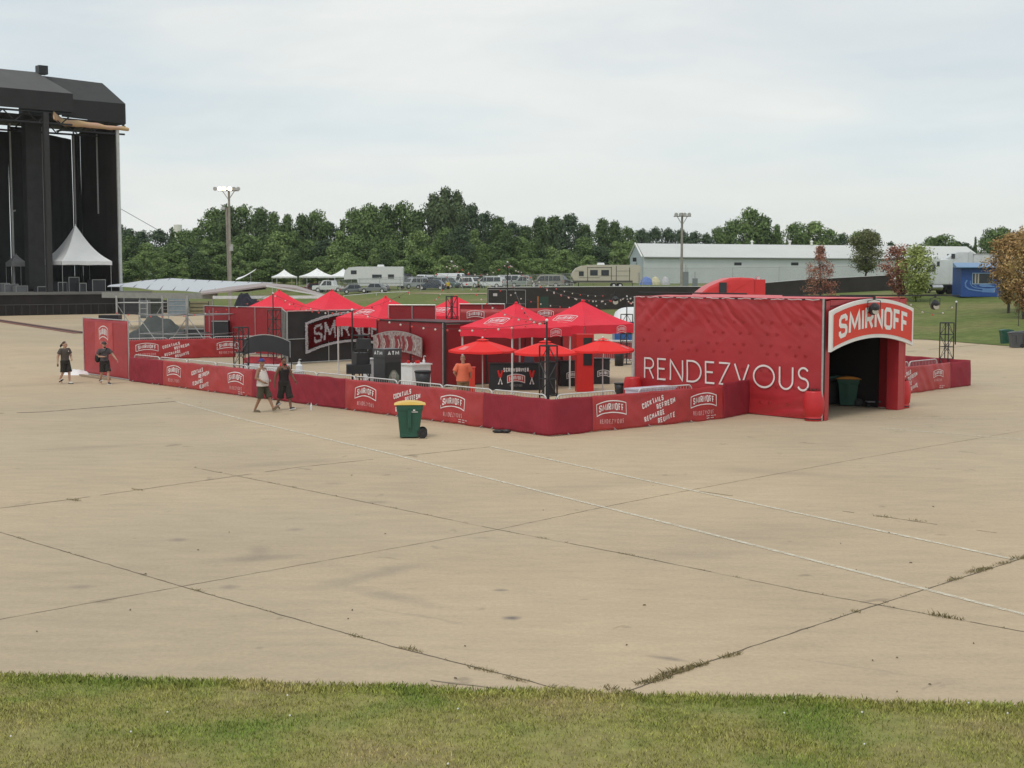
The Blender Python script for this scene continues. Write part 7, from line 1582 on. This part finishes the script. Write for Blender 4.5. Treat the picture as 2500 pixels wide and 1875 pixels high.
px = 285; i = 0; midk = ['mid', 'dark', 'light', 'mid2', 'mid', 'blue', 'light2', 'mid', 'dark']
while px < 1560:
    k = midk[i % 9]; base = 596 if px < 500 else 578; plant(k, px, 216+rnd.uniform(-6, 6), base+rnd.uniform(-22, 24)+(10 if px > 1250 else 0), rnd.uniform(66, 96), tl(k, px, 'middle')); px += rnd.uniform(30, 42); i += 1
px = 282; i = 0; fk = ['light', 'mid', 'light2', 'light', 'mid', 'light2', 'dark']
while px < 1440:
    k = fk[i % 7]; plant(k, px, 198+rnd.uniform(-5, 5), 634+rnd.uniform(-26, 12), rnd.uniform(52, 84), tl(k, px, 'front')); px += rnd.uniform(26, 40); i += 1
# trees behind the warehouse
for px, y, w, k, lb in ((1752, 556, 60, 'mid', 'small green tree left of the big one behind the warehouse'), (1785, 540, 70, 'mid', 'green tree leaning on the left of the big tree behind the warehouse'), (1828, 511, 85, 'mid', 'tallest green tree behind the warehouse right of the red truck'), (1862, 528, 75, 'dark', 'dark green tree just right of the tallest one behind the warehouse'), (1893, 552, 50, 'mid2', 'thin green tree in the dip behind the warehouse'), (1940, 546, 85, 'mid', 'broad green tree behind the warehouse over the red sapling'), (1985, 541, 90, 'light', 'pale broad tree behind the warehouse over the red sapling'), (2018, 560, 70, 'mid', 'green tree at the right end of the clump over the red sapling'), (2052, 572, 50, 'blue', 'bluish tree left of the round maple behind the warehouse'),
                        (2090, 565, 70, 'light', 'pale tree directly behind the round maple'), (2125, 568, 60, 'light', 'pale tree just right behind the round maple'), (2170, 592, 40, 'blue', 'tiny dark treetop over the warehouse roof right of the maple'), (2268, 580, 60, 'mid', 'green treetop over the roof left of the white truck'), (2298, 574, 80, 'mid', 'wide green treetop over the roof by the white truck'), (2330, 590, 60, 'blue', 'low bluish treetop over the white truck'), (2352, 594, 50, 'blue', 'lowest bluish treetop left of the pointed conifer'), (2376, 577, 22, 'fir', 'small pointed conifer at the right end of the warehouse'), (2412, 560, 60, 'mid', 'green tree behind the blue booth'), (2440, 556, 70, 'mid', 'bushy green tree right above the blue booth'), (2480, 580, 60, 'mid', 'green tree behind the orange one at the edge')):
    plant(k, px, 236, y, w*1.1, lb)
# park trees on the slope
def near_tree(px, d, ytop, W_, base, leaf, label, seed, shape, nleaf, ls, cat='tree', nclump=40, tr=.08, name='park_tree'):
    p = OG(px, d); H_ = zat(ytop, d)-p.z; return tree(p, label, W_, H_, base, leaf, seed, shape, nleaf, ls, name, cat, None, nclump, tr)
near_tree(2112, 128, 558, 4.0, 2.2, LMAP, 'round bronze-green maple standing in front of the white warehouse', 101, 'round', 11000, .12, nclump=70, tr=.16)
near_tree(2002, 96, 598, 3.1, .4, LRED, 'small reddish sapling rising behind the tunnel roof', 114, 'column', 5000, .085, nclump=90, name='red_sapling')
near_tree(2196, 98, 598, 3.4, .5, LRED, 'rusty red young tree left of the yellow-green one', 121, 'vase', 4200, .11, nclump=60)
near_tree(2238, 96, 604, 3.9, .4, LYEL, 'yellow-green young tree in front of the white semi tractors', 131, 'vase', 5600, .12, nclump=60)
near_tree(2464, 84, 572, 3.7, .9, LORG, 'orange-leaved tree partly covering the blue booth', 141, 'vase', 9000, .11, nclump=80, tr=.12)
near_tree(2502, 80, 560, 3.6, .7, LORG, 'orange-red tree at the right edge beside the booth', 151, 'vase', 7500, .11, nclump=76, tr=.10)
near_tree(2490, 76, 722, .9, .5, LMAP, 'thin bare sapling on the grass slope above the grey carts', 161, 'column', 160, .05, nclump=12, tr=.035)

# thin summer haze over the whole place
hz = bpy.data.materials.new('haze_air'); hz.use_nodes = True; t = hz.node_tree; t.nodes.clear(); o_ = N(t, 'ShaderNodeOutputMaterial'); v_ = t.nodes.new('ShaderNodeVolumePrincipled')
v_.inputs['Density'].default_value = .0001; v_.inputs['Color'].default_value = (.86, .92, .95, 1); t.links.new(v_.outputs[0], o_.inputs['Volume'])
hb_ = MB().box((0, 560, 24), (2400, 1250, 50)).build('haze', hz, loc=(0, 560, -1)); hb_['kind'] = 'stuff'; hb_['label'] = 'thin pale summer haze over the whole ground'
